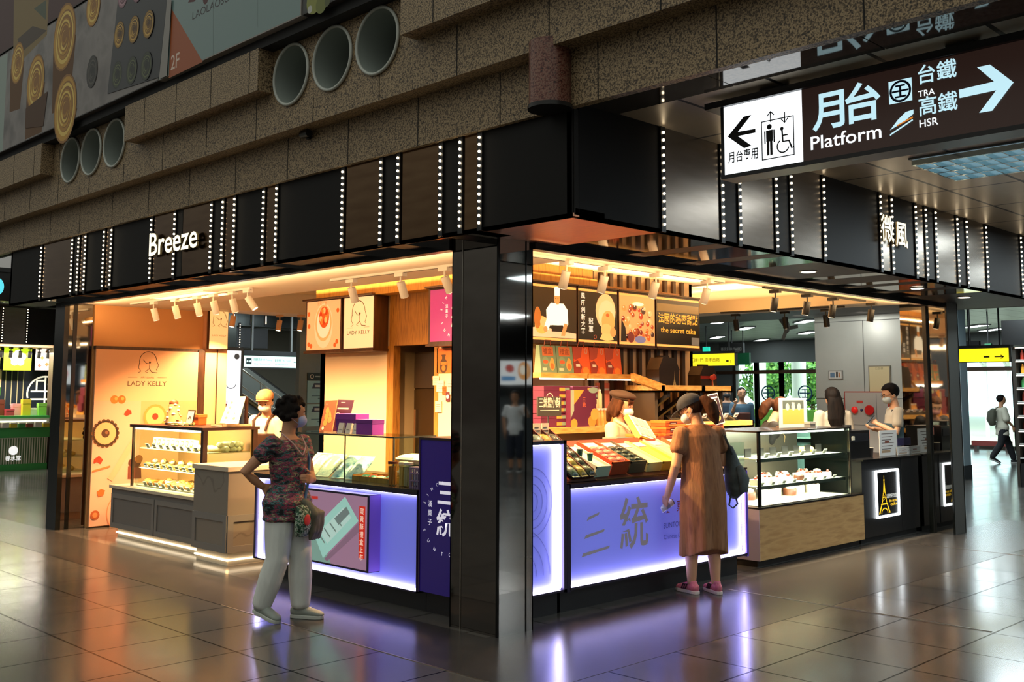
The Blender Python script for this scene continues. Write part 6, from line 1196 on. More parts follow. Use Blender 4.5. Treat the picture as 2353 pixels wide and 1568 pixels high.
# ---- green neighbour kiosk on the far left
GY = 17.0; o = thing('neighbour_fascia', 'dark fascia of the green neighbour kiosk far left', 'fascia', (2.5, GY, 2.55)); B().box((-2, GY, 2.55), (3.74, GY+.1, 3.30), FD2).obj('panel', o, True); B().box((2.5, GY-.01, 2.56), (3.03, GY, 3.29), FS).obj('mirror_panel', o, True); B().box((-2, GY+.1, 2.5), (3.74, 20, 2.55), C('e8b890', .6)).obj('soffit', o, True)
for i, x in enumerate((2.55, 3.03)): led_strip(x, GY-.01, 2.55, 3.30, (0, -1, 0), ['dot light strip at the left picture edge on the neighbour fascia', 'dot light strip left of the matt part of the neighbour fascia'][i], 'dot light strips on the neighbour fascia')
for i in range(9): spot((2.35+.19*i, GY+.5, 2.5), 'black spotlight in the row under the green neighbour fascia', 'black spotlights under the neighbour fascia', SBL, .2, 1.5, 0)
def nb(px, py, y): p = at('y', y, px, py); return p
for i, (pa, pb, c, lb) in enumerate((((-40, 852), (3, 795), 'c8d838', 'cut off green lit box at the left picture edge'), ((6, 852), (75, 795), 'b8d820', 'green lit box with a white flower in the neighbour kiosk'), ((79, 852), (137, 795), 'f6e8e4', 'white lit box with red diamonds in the neighbour kiosk'))):
    p0, p1 = nb(*pa, GY+.8), nb(*pb, GY+.8); o = thing('light_box', lb, 'sign', (p0.x, GY+.8, p0.z)); B().box((p0.x, GY+.802, p0.z), (p1.x, GY+.9, p1.z), BLK).obj('case', o, True); a = Art((p0.x, GY+.802, p0.z), XU, ZU); w_, h_ = p1.x-p0.x, p1.z-p0.z; a.rect(.01, .01, w_-.02, h_-.02, L(c, 1.1))
    if i == 1:
        for k in range(5): t_ = pi/2+k*2*pi/5; a.disc(w_*.5+.10*cos(t_), h_*.5+.10*sin(t_), .075, L('fffff0', 1.3), .075)
        a.disc(w_*.5, h_*.5, .08, L('fffff0', 1.3))
    if i == 2:
        for q in ((.5, .75), (.3, .5), (.7, .5), (.5, .25), (.2, .2), (.8, .2)): a.poly([(w_*q[0]-.045, h_*q[1]), (w_*q[0], h_*q[1]-.045), (w_*q[0]+.045, h_*q[1]), (w_*q[0], h_*q[1]+.045)], C(('d86a5a', 'c8a060')[int(q[0]*10) % 2], .5))
        a.ring(w_*.85, h_*.8, .07, .02, C('c85a8a', .5))
    a.obj('face', o)
o = thing('emblem_wall', 'navy back wall with cream round lattice emblem in the neighbour kiosk', 'panel', (3, GY+1.2, 1.0)); B().box((-1, GY+1.2, 0), (3.9, GY+1.25, 2.5), C('1c2430', .5)).obj('panel', o, True); B().box((2.0, GY+1.15, 1.55), (2.98, GY+1.19, 2.05), C('e8b48a', .5)).box((2.0, GY+1.14, 1.5), (2.98, GY+1.19, 1.68), C('3a6a2a', .5)).obj('picture', o, True)
a = Art((0, GY+1.19, 0), XU, ZU); e = nb(103, 905, GY+1.19); LT = L('fff6d8', .9); a.ring(e.x, e.z, .37, .035, LT, None, -.2, 3.4)
for q in (((-.3, .05), (.3, .05)), ((0, -.2), (0, .35)), ((-.3, -.12), (.3, -.12)), ((-.18, .05), (-.18, .28)), ((.18, -.12), (.3, .05)), ((-.18, .28), (.0, .28)), ((.05, .2), (.3, .2)), ((.1, -.02), (.2, .06), (.32, -.02))): a.line([(e.x+p_[0], e.z+p_[1]) for p_ in q], .035, LT)
a.obj('emblem', o)
for k in range(5): B().box((2.95+.12*k, GY+1.17, 1.3), (2.965+.12*k, GY+1.19, 2.05), C('c8b890', .5)).obj('slat', o, True)
GRN = C('3aa04a', .5); o = thing('striped_counter', 'white and green striped counter of the neighbour kiosk', 'counter', (2.5, GY, 0))
B().box((-1, GY, .12), (3.55, GY+.8, .66), C('f0ead8', .5)).obj('body', o, True); b = B()
for k in range(40): b.box((1.6+.049*k, GY-.008, .13), (1.622+.049*k, GY, .65), C('5a7a4a', .5))
b.obj('stripe_front', o, True); B().box((-1, GY-.015, 0), (3.56, GY+.8, .13), GRN).obj('plinth', o, True); B().box((-1, GY-.02, .66), (3.58, GY+.82, .86), GRN).obj('ledge', o, True); B().box((-1, GY-.025, .86), (3.56, GY+.5, 1.05), C('d8e0d0', .3)).obj('glass_case', o, True); B().box((-1, GY-.03, 1.05), (3.56, GY+.6, 1.10), GRN).obj('top', o, True); B().box((-1, GY-.03, .975), (3.5, GY-.025, 1.0), emis('case_strip', 'f8ffe8', 2.5, False)).obj('light_strip', o, True)
a = Art((0, GY-.009, 0), XU, ZU); e = nb(30, 1045, GY); a.disc(e.x, e.z+.08, .09, L('ffffff', .8)).text('春水堂', e.x, e.z-.12, .1, L('ffffff', .8), .01, 'c', .3); a.obj('print', o)
rs = random.Random(9)
for i in range(9):
    x = 2.2+.16*i; c = ['5aa83a', 'a8d850', 'e8e0d0', '7a3a24', 'c83a4a', 'e8a0a0', 'e8c830', 'f0e0d8', '8ac850'][i]; o = thing('gift_box', '%s box among the goods on the green neighbour counter' % ['dark green', 'light green', 'white', 'brown', 'red', 'pink', 'yellow', 'pale', 'mid green'][i], 'box', (x, GY+.2+.1*(i % 2), 1.10), 0, 'goods on the neighbour counter'); h = rs.uniform(.12, .34); B().box((-.08, -.06, 0), (.08, .06, h), C(c, .5)).obj('carton', o); B().box((-.083, -.063, h*.75), (.083, .063, h+.01), C(c, .6)).obj('lid', o)
    o = thing('gift_box', 'small box inside the glass of the green neighbour counter', 'box', (x, GY-.05, .861), 0, 'boxes in the neighbour counter glass'); B().box((-.06, -.05, 0), (.06, .03, .10), C(['c8b020', '3a8a3a', '8a3a24', 'd8d0c0'][i % 4], .5)).obj('carton', o); B().box((-.063, -.053, .08), (.063, .033, .105), C('d8d0b8', .5)).obj('lid', o)
area((2.6, GY+.4, 2.4), 2.2, .6, 70, (1, .93, .8)); area((2.4, GY-.16, 2.54), 2.4, .12, 60, (1, .95, .85), (.12, 0, 0))  # lamp before the fascia is unseen, added to brighten the counter front
st(B().box((3.62, GY, 0), (3.9, GY+.3, 2.55), C('5a4a3a', .5)).obj('column.004'))
o = thing('hanging_sign', 'dark hanging sign with a blue disc at the left picture edge', 'sign', (.8, 12, 3.0)); B().box((.3, 12, 3.0), (.96, 12.12, 3.45), C('101214', .4)).obj('case', o, True); B().box((.3, 11.97, 3.45), (1.05, 12.15, 3.52), C('101214', .4)).box((.7, 12, 3.52), (.78, 12.1, 3.9), C('101214', .4)).obj('hanger', o, True); a = Art((.3, 12, 3.0), XU, ZU); a.disc(.46, .22, .11, L('5ad8e8', 1.0), .14); a.obj('face', o)
# ---- behind the gap of the cake stall
o = thing('poster_column', 'white lit poster pillar seen through the gap by the cake stall', 'poster', (4.3, 11, 0)); B().box((4.1, 11.01, 0), (4.52, 11.3, 2.36), C('8a8a88', .4)).obj('case', o, True); a = Art((4.1, 11.01, 0), XU, ZU); a.rect(.02, .1, .36, 2.2, L('f4f2f4', 1.25)).rect(.02, .1, .36, 1.35, L('f2d8dc', 1.1)); a.ring(.2, 1.75, .10, .012, C('b8b8c8', .5), None, 3.4, 6.0); a.disc(.3, 2.2, .05, C('d8dce4', .5)).disc(.2, 1.40, .06, C('c8a030', .5), .03).disc(.28, 1.44, .05, C('6a3a2a', .5), .03).disc(.13, 1.36, .05, C('a83a3a', .5), .03); a.obj('face', o)
o = thing('direction_sign', 'long pale backlit direction sign hanging before the escalator', 'sign', (6.3, 13, 2.08)); B().box((5.70, 13.01, 2.06), (7.0, 13.1, 2.31), C('2a3030', .4)).box((5.68, 12.98, 2.31), (7.02, 13.12, 2.40), C('141616', .5)).obj('case', o, True)
for x in (5.9, 6.8): B().box((x-.02, 13.03, 2.4), (x+.02, 13.07, ZC), C('8a8e8c', .4)).obj('hanger', o, True)
a = Art((5.70, 13.01, 2.07), XU, ZU); TQ = C('2a5a5a', .5); a.rect(.01, .01, 1.28, .22, L('d8fff4', 1.15)).rect(.06, .06, .12, .12, C('1c3c3c', .5)).disc(.09, .12, .02, L('d8fff4', 1)).disc(.15, .12, .02, L('d8fff4', 1)); a.text('高鐵售票處 HSR Ticketing', .22, .12, .06, TQ, .004, width=.42); a.text('High Speed Rail', .24, .05, .04, TQ, 0, width=.36); a.text('臺鐵售票 TRA Tickets', .70, .12, .06, TQ, .004, width=.38); a.text('Railway', .72, .05, .04, TQ, 0, width=.3); a.line([(1.14, .115), (1.24, .115)], .012, TQ); a.line([(1.2, .15), (1.24, .115), (1.2, .08)], .012, TQ); a.obj('face', o)
b = B().box((5.4, 14, 2.5), (6.84, 14.3, 2.90), C('1a1818', .4)); b.box((5.4, 13.912, 2.44), (6.05, 13.93, 3.25), C('3a3c38', .2, metal=.8)).box((6.05, 13.912, 2.94), (8.2, 13.93, 3.25), C('2a2c2a', .2, metal=.8)).box((5.4, 13.93, 3.2), (8.2, 14.3, 3.25), C('1a1818', .4)); b.box((5.3, 14.2, 2.92), (9.5, 14.25, 2.96), C('9a9e9a', .3, metal=.8)); b.box((5.3, 14.28, 2.96), (8.5, 14.33, ZC), C('1c1a1a', .4)); o = thing('neighbour_fascia', 'dark fascia block above the long direction sign', 'fascia', (6.1, 14, 2.5)); b.obj('panel', o, True)
for x in (6.3, 5.85): B().cyl((x, 14.15, 2.9), (x, 14.15, ZC), .02, SHD, 6).obj('hanger', o, True)
for i, (x, z0, z1) in enumerate(((5.78, 2.45, 3.2), (5.98, 2.9, 3.2), (6.12, 2.45, 3.0), (6.38, 2.96, 3.2), (6.72, 2.96, 3.2), (7.55, 2.98, 3.22), (7.9, 2.98, 3.22))): led_strip(x, 13.912, z0, z1, (0, -1, 0), '%s dot light strip seen through the gap behind the cake stall' % ORD[i], 'dot light strips behind the cake stall', 10)
o = thing('staircase', 'brown stone stairs with steel rails behind the capped cake seller', 'stairs', (7.5, 15, 0)); STP = C('8a7058', .6); b = B()
for k in range(14): b.box((8.6-.28*k-.28, 15.0, 0), (8.6-.28*k, 16.4, .17*(k+1)), STP)
b.obj('steps', o, True)
for y in (14.98, 16.4):
    for dz in (.9, .55): B().tube([(8.7, y, dz), (8.6, y, dz+.1), (4.7, y, dz+2.45)], .022, CHR, 8).obj('handrail', o, True)
    for k in range(4): x = 8.4-1.1*k; B().cyl((x, y, .15+.61*(8.6-x)), (x, y, 1.0+.61*(8.6-x)), .018, CHR, 8).obj('baluster', o, True)
o = thing('escalator', 'grey escalator with black handrail rising behind the stairs', 'escalator', (8.5, 16.8, 0)); ESC = C('4c4e48', .45)
for y in (16.5, 17.7): b = B().prism([(9.6, 0), (9.9, .9), (4.5, 4.2), (4.2, 3.3)], (0, y, 0), XU, ZU, YU, .12, ESC); b.obj('balustrade', o, True); B().tube([(9.9, y+.06, .75), (9.85, y+.06, .95), (4.5, y+.06, 4.25)], .045, C('15120e', .4), 8).obj('handrail', o, True); B().tube([(9.6, y-.01, .35), (4.4, y-.01, 3.55)], .06, C('8a7a54', .35, metal=.7), 8).obj('skirt_strip', o, True)
B().prism([(9.6, 0), (9.6, .2), (4.2, 3.4), (4.2, 3.0)], (0, 16.62, 0), XU, ZU, YU, 1.08, C('3a342a', .6)).obj('steps', o, True)
st(B().box((4.6, 20, 0), (12, 20.2, ZC), C('7a7260', .6)).obj('wall_escalator'))
st(B().box((4.35, 9.0, 0), (4.95, 9.1, ZC), noise_mat('grey_column', ['6f7a7a', '7f8a8a'], 2, .3, metal=.3)).obj('column.005'))
for i, (z0, z1, c, lb) in enumerate(((1.78, 1.90, '0f2c2c', 'dark strip heading the blue posters on the grey column'), (1.42, 1.77, '8fc8e0', 'blue poster with a dark screen picture on the grey column'), (1.05, 1.40, '9ad0e4', 'lower blue poster on the grey column'))):
    o = thing('column_poster', lb, 'poster', (4.65, 9, z0)); B().box((4.50, 8.985, z0), (4.90, 8.999, z1), C(c, .4)).obj('sheet', o, True); a = Art((4.5, 8.985, z0), XU, ZU); h_ = z1-z0
    if i: a.poly([(.08, h_*.65), (.28, h_*.65), (.32, h_*.9), (.12, h_*.9)], C('2a3a5a', .5)).rect(.14, h_*.72, .12, h_*.1, C('c8d8e4', .5)).rect(.08, h_*.3, .3, h_*.04, C('4a7a9a', .5)).rect(.2, h_*.18, .15, h_*.05, C('4a7a9a', .5))
    else: a.ring(.08, h_*.5, .03, .01, CARD).rect(.14, h_*.42, .22, h_*.18, C('9ab0b0', .5))
    a.obj('print', o)
o = thing('hanging_camera', 'small dark dome on the ceiling behind the cake stall', 'camera', (8.3, 13.2, ZC)); B().lathe([(.09, -.06), (.10, -.02), (.10, 0)], (0, 0, 0), C('1a1c1c', .3), 16).obj('ring', o); B().ell((0, 0, -.05), (.08, .08, .07), C('0c0e0e', .15), 14, 8).obj('dome', o)
for i, (x, y) in enumerate(((6.6, 12), (8.2, 14.8), (9.2, 17.5), (7.2, 11))): o = thing('ceiling_light', ['lamp above the long direction sign', 'lamp over the stairs behind the cake stall', 'far lamp over the escalator', 'lamp before the grey column behind the cake stall'][i], 'light', (x, y, ZC), .78); B().box((-.62, -.16, -.03), (.62, .16, 0), C('c8cccc', .4)).obj('housing', o); B().box((-.58, -.12, -.034), (.58, .12, -.03), FLU).obj('diffuser', o)

# ---- shop front and passer-by across the passage, seen in the corner column's mirror
st(B().box((-4, -15, 0), (24, -14.7, ZC), C('6a7072', .4)).box((-4, -14.7, ZS), (24, -14.2, ZC), FD2).obj('wall_opposite'))
for i in range(6):
    o = thing('food_light_box', '%s lit food picture box across the passage, seen mirrored in the corner column' % ORD[i], 'sign', (6.5+1.6*i, -14.2, 1.75), 0, 'lit food pictures across the passage'); B().box((-.7, -.3, 0), (.7, 0, .72), BLK).obj('case', o); a = Art(o.location+V((.66, .003, .04)), -XU, ZU); a.rect(0, 0, 1.32, .64, L('e8eef2', 1.0)); a.disc(.4, .36, .25, L(('d86a4a', 'c8382a', 'e8a050')[i % 3], .9)).disc(.45, .4, .12, L('f4f0e0', 1)).rect(.75, .1, .5, .12, L('4a8ac0', .9)).disc(.95, .42, .16, L('b83a2a', .9), .1); a.obj('face', o)
for i, x in enumerate((7, 8.5, 10.5, 12)): led_strip(x, -14.19, ZS, ZC, (0, 1, 0), '%s dot light strip across the passage, mirrored in the corner column' % ORD[i], 'dot light strips across the passage', 10)
for x in (7, 11): area((x, -11.5, ZC-.05), 1.6, .7, 110, (.9, .96, 1.0))
# ================================================================ people
SKIN = noise_mat('skin', ['b5805c', 'c8926c'], 4, .5); SKIN2 = noise_mat('skin_fair', ['d8a07a', 'e4b08a'], 4, .5)
HAIRB = noise_mat('hair_black', ['0c0908', '1e1612'], 30, .75, spec=.15, stretch=(1, 1, .2), bump=.4, bscale=60); HAIRN = noise_mat('hair_brown', ['2c180d', '52301a'], 30, .75, spec=.15, stretch=(1, 1, .15), bump=.4, bscale=60)
def fuse(b, name, parent, voxel=.008, it=6, m=None):
    """one continuous surface out of overlapping closed shapes"""
    o = b.obj('tmp_' + name); r = o.modifiers.new('r', 'REMESH'); r.mode = 'VOXEL'; r.voxel_size = voxel
    s_ = o.modifiers.new('s', 'SMOOTH'); s_.factor = .5; s_.iterations = it
    dg = bpy.context.evaluated_depsgraph_get(); me = bpy.data.meshes.new_from_object(o.evaluated_get(dg)); me.name = name
    mats = list(o.data.materials); bpy.data.objects.remove(o)
    me.materials.clear(); me.materials.append(m or mats[0]); me.polygons.foreach_set('use_smooth', [True]*len(me.polygons))
    q = bpy.data.objects.new(name, me); COL.objects.link(q)
    if parent is not None: q.parent = parent; WM[q] = WM[parent]
    return q
BASE = dict(pelvis=(0, 0, .52), neck=(-.008, 0, .825), ls=(-.004, .102, .795), le=(-.012, .125, .625), lw=(.03, .128, .475), rs=(-.004, -.102, .795), re=(-.012, -.125, .625), rw=(.03, -.128, .475),
            lhip=(0, .052, .50), lk=(.008, .055, .28), la=(-.012, .057, .05), rhip=(0, -.052, .50), rk=(.008, -.055, .28), ra=(-.012, -.057, .05))
class Fig:
    def __init__(s, label, loc, rz, H, yaw=0, pitch=0, lean=0, vox=.011, skin=SKIN, name='person', **J):
        s.o = thing(name, label, 'person', loc, rz); s.H = H; s.vox = vox; s.skin = skin
        s.J = {k: V(v)*H for k, v in {**BASE, **J}.items()}
        s.lean = Matrix.Translation(V((0, 0, .54*H))) @ Matrix.Rotation(lean, 4, 'Y') @ Matrix.Translation(V((0, 0, -.54*H)))
        nk = V((-.004, 0, .862))*H; s.HM = s.lean @ Matrix.Translation(nk) @ Matrix.Rotation(yaw, 4, 'Z') @ Matrix.Rotation(pitch, 4, 'Y') @ Matrix.Translation(-nk)
        for k in ('ls', 'le', 'lw', 'rs', 're', 'rw', 'neck'):
            if k not in J: s.J[k] = s.lean @ s.J[k]
    def torso(s, b, m, g=0., hem=.47, top=.825, hemw=1., wd=1.):
        H = s.H; R = [(.47, .062, .088), (.53, .068, .098), (.61, .056, .078), (.70, .066, .090), (.765, .060, .096), (.80, .044, .082), (.825, .03, .042)]
        pts, rr = [], []
        if hem < .47: pts.append((0, 0, hem*H)); rr.append(((.066*hemw)*H+g, .096*hemw*wd*H+g))
        for z, a, c in R:
            if z >= hem and z <= top: k = hemw if z < .6 else 1; pts.append((0, 0, z*H)); rr.append((a*H*k+g, c*wd*H*k+g))
        b.tube([s.lean @ V(p) for p in pts], rr, m, 20, up=(1, 0, 0), round_=.25); return b
    def arm(s, b, m, sd, g=0., end=1., flare=0.):
        J = s.J; a, e, w_ = J[sd+'s'], J[sd+'e'], J[sd+'w']; H = s.H
        if end <= 1: q = a.lerp(e, end); pts = [a, a.lerp(q, .5), q]; rr = [.034*H+g, .030*H+g+flare*.5, .028*H+g+flare]
        else: q = e.lerp(w_, end-1); pts = [a, a.lerp(e, .5), e, e.lerp(q, .5), q]; rr = [.034*H+g, .029*H+g, .024*H+g, .021*H+g, (.0165+.0045*(2-end))*H+g+flare]
        b.tube(pts, rr, m, 12, round_=.8); return b
    def leg(s, b, m, sd, g=0., end=2., flare=0., up_=1.):
        J = s.J; h, k, a = J[sd+'hip'], J[sd+'k'], J[sd+'a']; H = s.H
        q = k.lerp(a, end-1) if end > 1 else h.lerp(k, end)
        pts = [h, h.lerp(k, .5), k, k.lerp(q, .45), q] if end > 1 else [h, h.lerp(q, .5), q]
        rr = [.058*H*up_+g, .047*H+g+flare*.5, .034*H+g+flare*.8, .033*H+g+flare, .022*H+g+flare*1.1] if end > 1 else [.058*H*up_+g, .050*H+g+flare*.5, .045*H+g+flare]
        b.tube(pts, rr, m, 14, round_=.6); return b
    def hand(s, b, m, sd, d, n, curl=.35, r=.0085, spread=.004, thumb=None):
        w_ = s.J[sd+'w']; d = V(d).normalized(); n = V(n); n = (n-d*n.dot(d)).normalized(); t = d.cross(n)*(1 if sd == 'r' else -1)
        b.tube([w_-d*.015, w_+d*.03, w_+d*.06, w_+d*.085], [(.017, .021), (.015, .030), (.014, .037), (.011, .036)], m, 12, up=n, round_=.5)
        for i, (off, ln) in enumerate(((.027, .068), (.009, .076), (-.009, .071), (-.026, .056))):
            p = w_+d*.080+t*off; dd = d.copy(); pts = [p]; ang = 0
            for f, q in ((.45, 1.), (.32, 1.2), (.23, .9)): ang += curl*q; dd = (d*cos(ang)+n*sin(ang)+t*(off*spread*10)).normalized(); p = p+dd*ln*f; pts.append(p)
            b.tube(pts, [r, r*.95, r*.85, r*.7], m, 8, round_=.9)
        td = (d*.65+t*.75+n*.25).normalized() if thumb is None else V(thumb).normalized(); p = w_+d*.025+t*.022
        b.tube([p, p+td*.036, p+td*.036+(td*.7+d*.4+n*.5).normalized()*.028], [.0125, .010, .008], m, 8, round_=.9); return b
    def head(s, b, m, face=True):
        H = s.H; M = s.HM; E = lambda c, r: b.ell(V(c)*H, V(r)*H, m, 18, 12, M)
        b.tube([s.lean @ (V((-.010, 0, .79))*H), s.HM @ (V((.0, 0, .90))*H)], [.034*H, .031*H], m, 14, round_=.3)
        E((.008, 0, .938), (.060, .048, .060)); E((.018, 0, .905), (.046, .040, .046)); E((.036, 0, .882), (.022, .022, .018))
        if face:
            E((.066, 0, .912), (.011, .0085, .011)); E((.060, 0, .925), (.009, .007, .018)); E((.055, .0, .893), (.011, .016, .007)); E((.056, 0, .884), (.010, .013, .006)); E((.054, 0, .944), (.012, .034, .008))
            for y in (.047, -.047): E((.002, y, .916), (.011, .006, .018))
        return b
    def body(s, hands=True, lh=((.2, 0, -1), (0, -1, 0), .35), rh=((.2, 0, -1), (0, 1, 0), .35), legs=True, name='body'):
        b = B(); m = s.skin; s.torso(b, m); s.head(b, m)
        for sd, h in (('l', lh), ('r', rh)):
            s.arm(b, m, sd, 0, 2.); s.hand(b, m, sd, *h)
        if legs:
            for sd in 'lr': s.leg(b, m, sd)
        return fuse(b, name, s.o, s.vox, 3)
    def eyes(s, col='1a100c'):
        for y in (.019, -.019):
            b = B(); b.ell(V((.0575, y, .930))*s.H, V((.006, .009, .0045))*s.H, C('e8e2da', .3), 10, 6, s.HM); b.ell(V((.0622, y, .930))*s.H, V((.002, .004, .004))*s.H, C(col, .2), 8, 5, s.HM); b.tube([s.HM @ (V((.061, y-.011, .9405))*s.H), s.HM @ (V((.064, y, .943))*s.H), s.HM @ (V((.060, y+.011, .9405))*s.H)], .0022*s.H, HAIRB, 6); b.obj('eye', s.o)
    def mask(s, m, strap=True):
        b = B(); H = s.H; b.ell(V((.036, 0, .897))*H, V((.044, .042, .034))*H, m, 20, 12, s.HM, lambda p: p if p.x > -.1 else V((-.1, p.y, p.z))); b.obj('face_mask', s.o)
        b = B()
        for sg in (1, -1): b.tube([s.HM @ (V((.03, sg*.040, .912))*H), s.HM @ (V((.0, sg*.053, .926))*H), s.HM @ (V((-.012, sg*.053, .912))*H), s.HM @ (V((.03, sg*.041, .884))*H)], .0016, m, 5)
        b.obj('mask_strap', s.o)
    def hair(s, m, r=(.068, .056, .066), c=(.0, 0, .945), extra=None, cut=.72, name='hair', vox=.007):
        b = B(); H = s.H
        b.ell(V(c)*H, V(r)*H, m, 22, 14, s.HM, lambda p: V((p.x*cut if p.x > .15 and p.z < .30 else p.x, p.y*(cut+.15 if p.x > .15 and p.z < .25 else 1), p.z)))
        if extra: extra(b, m, H, s.HM)
        return fuse(b, name, s.o, vox, 2) if extra else b.obj(name, s.o)
    def shoes(s, m, sole, L_=.25, stripes=None, yaw=(0, 0), lift=(0, 0), lace=None):
        for i, sd in enumerate('lr'):
            a = s.J[sd+'a']; M = Matrix.Translation(V((a.x, a.y, 0))) @ Matrix.Rotation(yaw[i], 4, 'Z') @ Matrix.Translation(V((L_*.62, 0, 0))) @ Matrix.Rotation(lift[i], 4, 'Y') @ Matrix.Translation(V((-L_*.62, 0, 0)))
            if lift[i]: M = Matrix.Translation(V((0, 0, .004))) @ M
            b = B(); q = [(-.062, .045), (-.04, .05), (.02, .052), (.09, .042), (.15, .034), (L_-.075, .03)]; rr = [(.032, .026), (.040, .034), (.040, .036), (.030, .041), (.022, .040), (.014, .026)]
            b.tube([M @ V((x, 0, z)) for x, z in q], rr, m, 14, up=M.to_3x3() @ V((0, 0, 1)), round_=.5); b.tube([M @ V((-.02, 0, .05)), M @ V((-.015, 0, .098))], [(.040, .033), (.036, .030)], m, 12, up=(1, 0, 0)); sh = fuse(b, 'shoe', s.o, .007, 2, m)
            ol = [(-.078, 0), (-.07, .025), (-.03, .037), (.03, .036), (.08, .043), (.13, .044), (.17, .032), (.182, 0)]; ol = ol+[(x, -y) for x, y in ol[-2:0:-1]]; ol = [(x*L_/.25, y) for x, y in ol]
            b = B(); b.prism([(x, y) for x, y in ol], M @ V((0, 0, .001)), M.to_3x3() @ V((1, 0, 0)), M.to_3x3() @ V((0, 1, 0)), M.to_3x3() @ V((0, 0, 1)), .026, sole); b.obj('sole', sh, bev=.005)
            if stripes:
                b = B()
                for k in range(3):
                    for sg in (1, -1): b.tube([M @ V((.015+.022*k, sg*.036, .075)), M @ V((.035+.022*k, sg*.043, .032))], .0055, stripes, 6)
                b.obj('stripe', sh)
            if lace:
                b = B()
                for k in range(4): b.tube([M @ V((.035+.022*k, -.02, .086-.010*k)), M @ V((.05+.022*k, .02, .084-.010*k))], .0035, lace, 6)
                b.obj('laces', sh)
def shirt(f, m, end=.62, g=.012, hem=.47, hemw=1.05, flare=.008, wd=1., name='shirt', vox=.010, it=3):
    b = B(); f.torso(b, m, g, hem, .80, hemw, wd)
    for sd in 'lr': f.arm(b, m, sd, g, end, flare)
    return fuse(b, name, f.o, vox, it, m)
def trousers(f, m, g=.012, flare=.01, end=1.93, name='trousers', vox=.010):
    b = B(); H = f.H; b.tube([(0, 0, .47*H), (0, 0, .53*H), (0, 0, .585*H)], [(.066*H+g, .092*H+g), (.068*H+g, .10*H+g), (.058*H+g, .082*H+g)], m, 18, up=(1, 0, 0), round_=.3)
    for sd in 'lr': f.leg(b, m, sd, g, end, flare)
    return fuse(b, name, f.o, vox, 3, m)
# ---- woman with hand on hip, left
FLOR = noise_mat('dark_floral', ['0c0c12', '16181e', '4f8f8a', '10121a', 'a84a64', '14141a', 'b4ac88', '0e0e14'], 16, .6, detail=5, pos=[.30, .43, .452, .468, .553, .568, .642, .66], stretch=(1, 1, 2.6))
WTR = noise_mat('white_linen', ['cfd2cc', 'dfe2dc'], 6, .8, bump=.35, bscale=14, stretch=(2, 2, .6)); LMASK = C('a9b4e0', .6)
f = Fig('short haired woman in dark floral blouse and white trousers, hand on hip', (-.685, 1.447, 0), rad(-72), 1.555, yaw=rad(52), pitch=.04, vox=.0062,
        re=(-.105, -.172, .668), rw=(-.078, -.088, .600), le=(.015, .140, .640), lw=(.115, .035, .628), lhip=(0, .05, .5), lk=(.04, .05, .28), la=(.045, .055, .05), rhip=(0, -.05, .5), rk=(.0, -.062, .275), ra=(-.075, -.075, .062))
f.body(lh=((.35, -1, .15), (-1, -.2, 0), .5), rh=((.55, .8, -.35), (.6, -.2, 0), .3))
f.eyes(); f.mask(LMASK)
def curls(b, m, H, M):
    rs = random.Random(5)
    for k in range(46):
        t = rs.uniform(0, 2*pi); z = rs.uniform(-.6, 1); r_ = (1-z*z*.8)**.5; p = V((.0-.004+.066*r_*cos(t), .058*r_*sin(t), .943+.064*z))
        if p.x > .028 and p.z < .958: continue
        b.ell(p*H, .0135*H, m, 8, 6, M)
f.hair(HAIRB, (.066, .056, .064), extra=curls)
b = B(); f.torso(b, FLOR, .018, .455, .80, 1.28)
for sd in 'lr': f.arm(b, FLOR, sd, .014, .40, .012)
H = f.H
b.ell((.068*H, .01*H, .665*H), (.022*H, .03*H, .03*H), FLOR); fuse(b, 'blouse', f.o, .0085, 2, FLOR)
B().ell((.093*H, .012*H, .668*H), (.014, .022, .022), FLOR, 12, 8).obj('knot', f.o)
trousers(f, WTR, .018, .016, 1.94, vox=.009)
f.shoes(C('8d948c', .7), C('b9bdb4', .6), .245, yaw=(.25, -.1), lift=(0, .22), lace=C('d8dcd4', .7))
B().tube([f.lean @ V(p)*1 for p in ((.035*H, .045*H, .83*H), (.075*H, .03*H, .78*H), (.085*H, 0, .74*H))], .005, C('c8a09a', .5), 6).tube([V((.0, -.05*H, .838*H)), V((.06*H, -.045*H, .795*H)), V((.088*H, -.01*H, .74*H))], .005, C('c8a09a', .5), 6).obj('necklace', f.o)
# her bag with jacket draped
CHK = noise_mat('checked_bag', ['16241c', '3a6a4a', 'b8c4b0', '1a2a22'], 40, .7, pos=[.35, .47, .53, .6]); KHA = noise_mat('khaki_cloth', ['4a4a3c', '7a7866'], 7, .8, bump=.5, bscale=12)
o = thing('shoulder_bag', 'checked green shoulder bag with red patch and khaki jacket over white trousers', 'bag', f.o.location, f.o.rotation_euler.z)
b = B(); b.tube([(.155, -.03, .60), (.17, -.03, .66), (.175, -.03, .76), (.165, -.03, .80)], [(.03, .07), (.042, .085), (.038, .085), (.02, .075)], CHK, 14, up=(1, 0, 0), round_=.4); b.obj('bag_body', o)
B().ell((.212, -.04, .705), (.008, .035, .04), C('c8321e', .6), 10, 7).obj('patch', o)
b = B(); rs = random.Random(8)
for k in range(9): y = .03+.012*k; b.tube([(.16+.01*(k % 3), y-.04, .83-.01*k), (.20+.012*(k % 2), y, .74), (.19, y+.015, .62+.02*(k % 3)), (.17, y+.02, .56+.02*(k % 2))], [.025, .03, .028, .014], KHA, 8, round_=.8)
fuse(b, 'jacket', o, .009, 2, KHA)
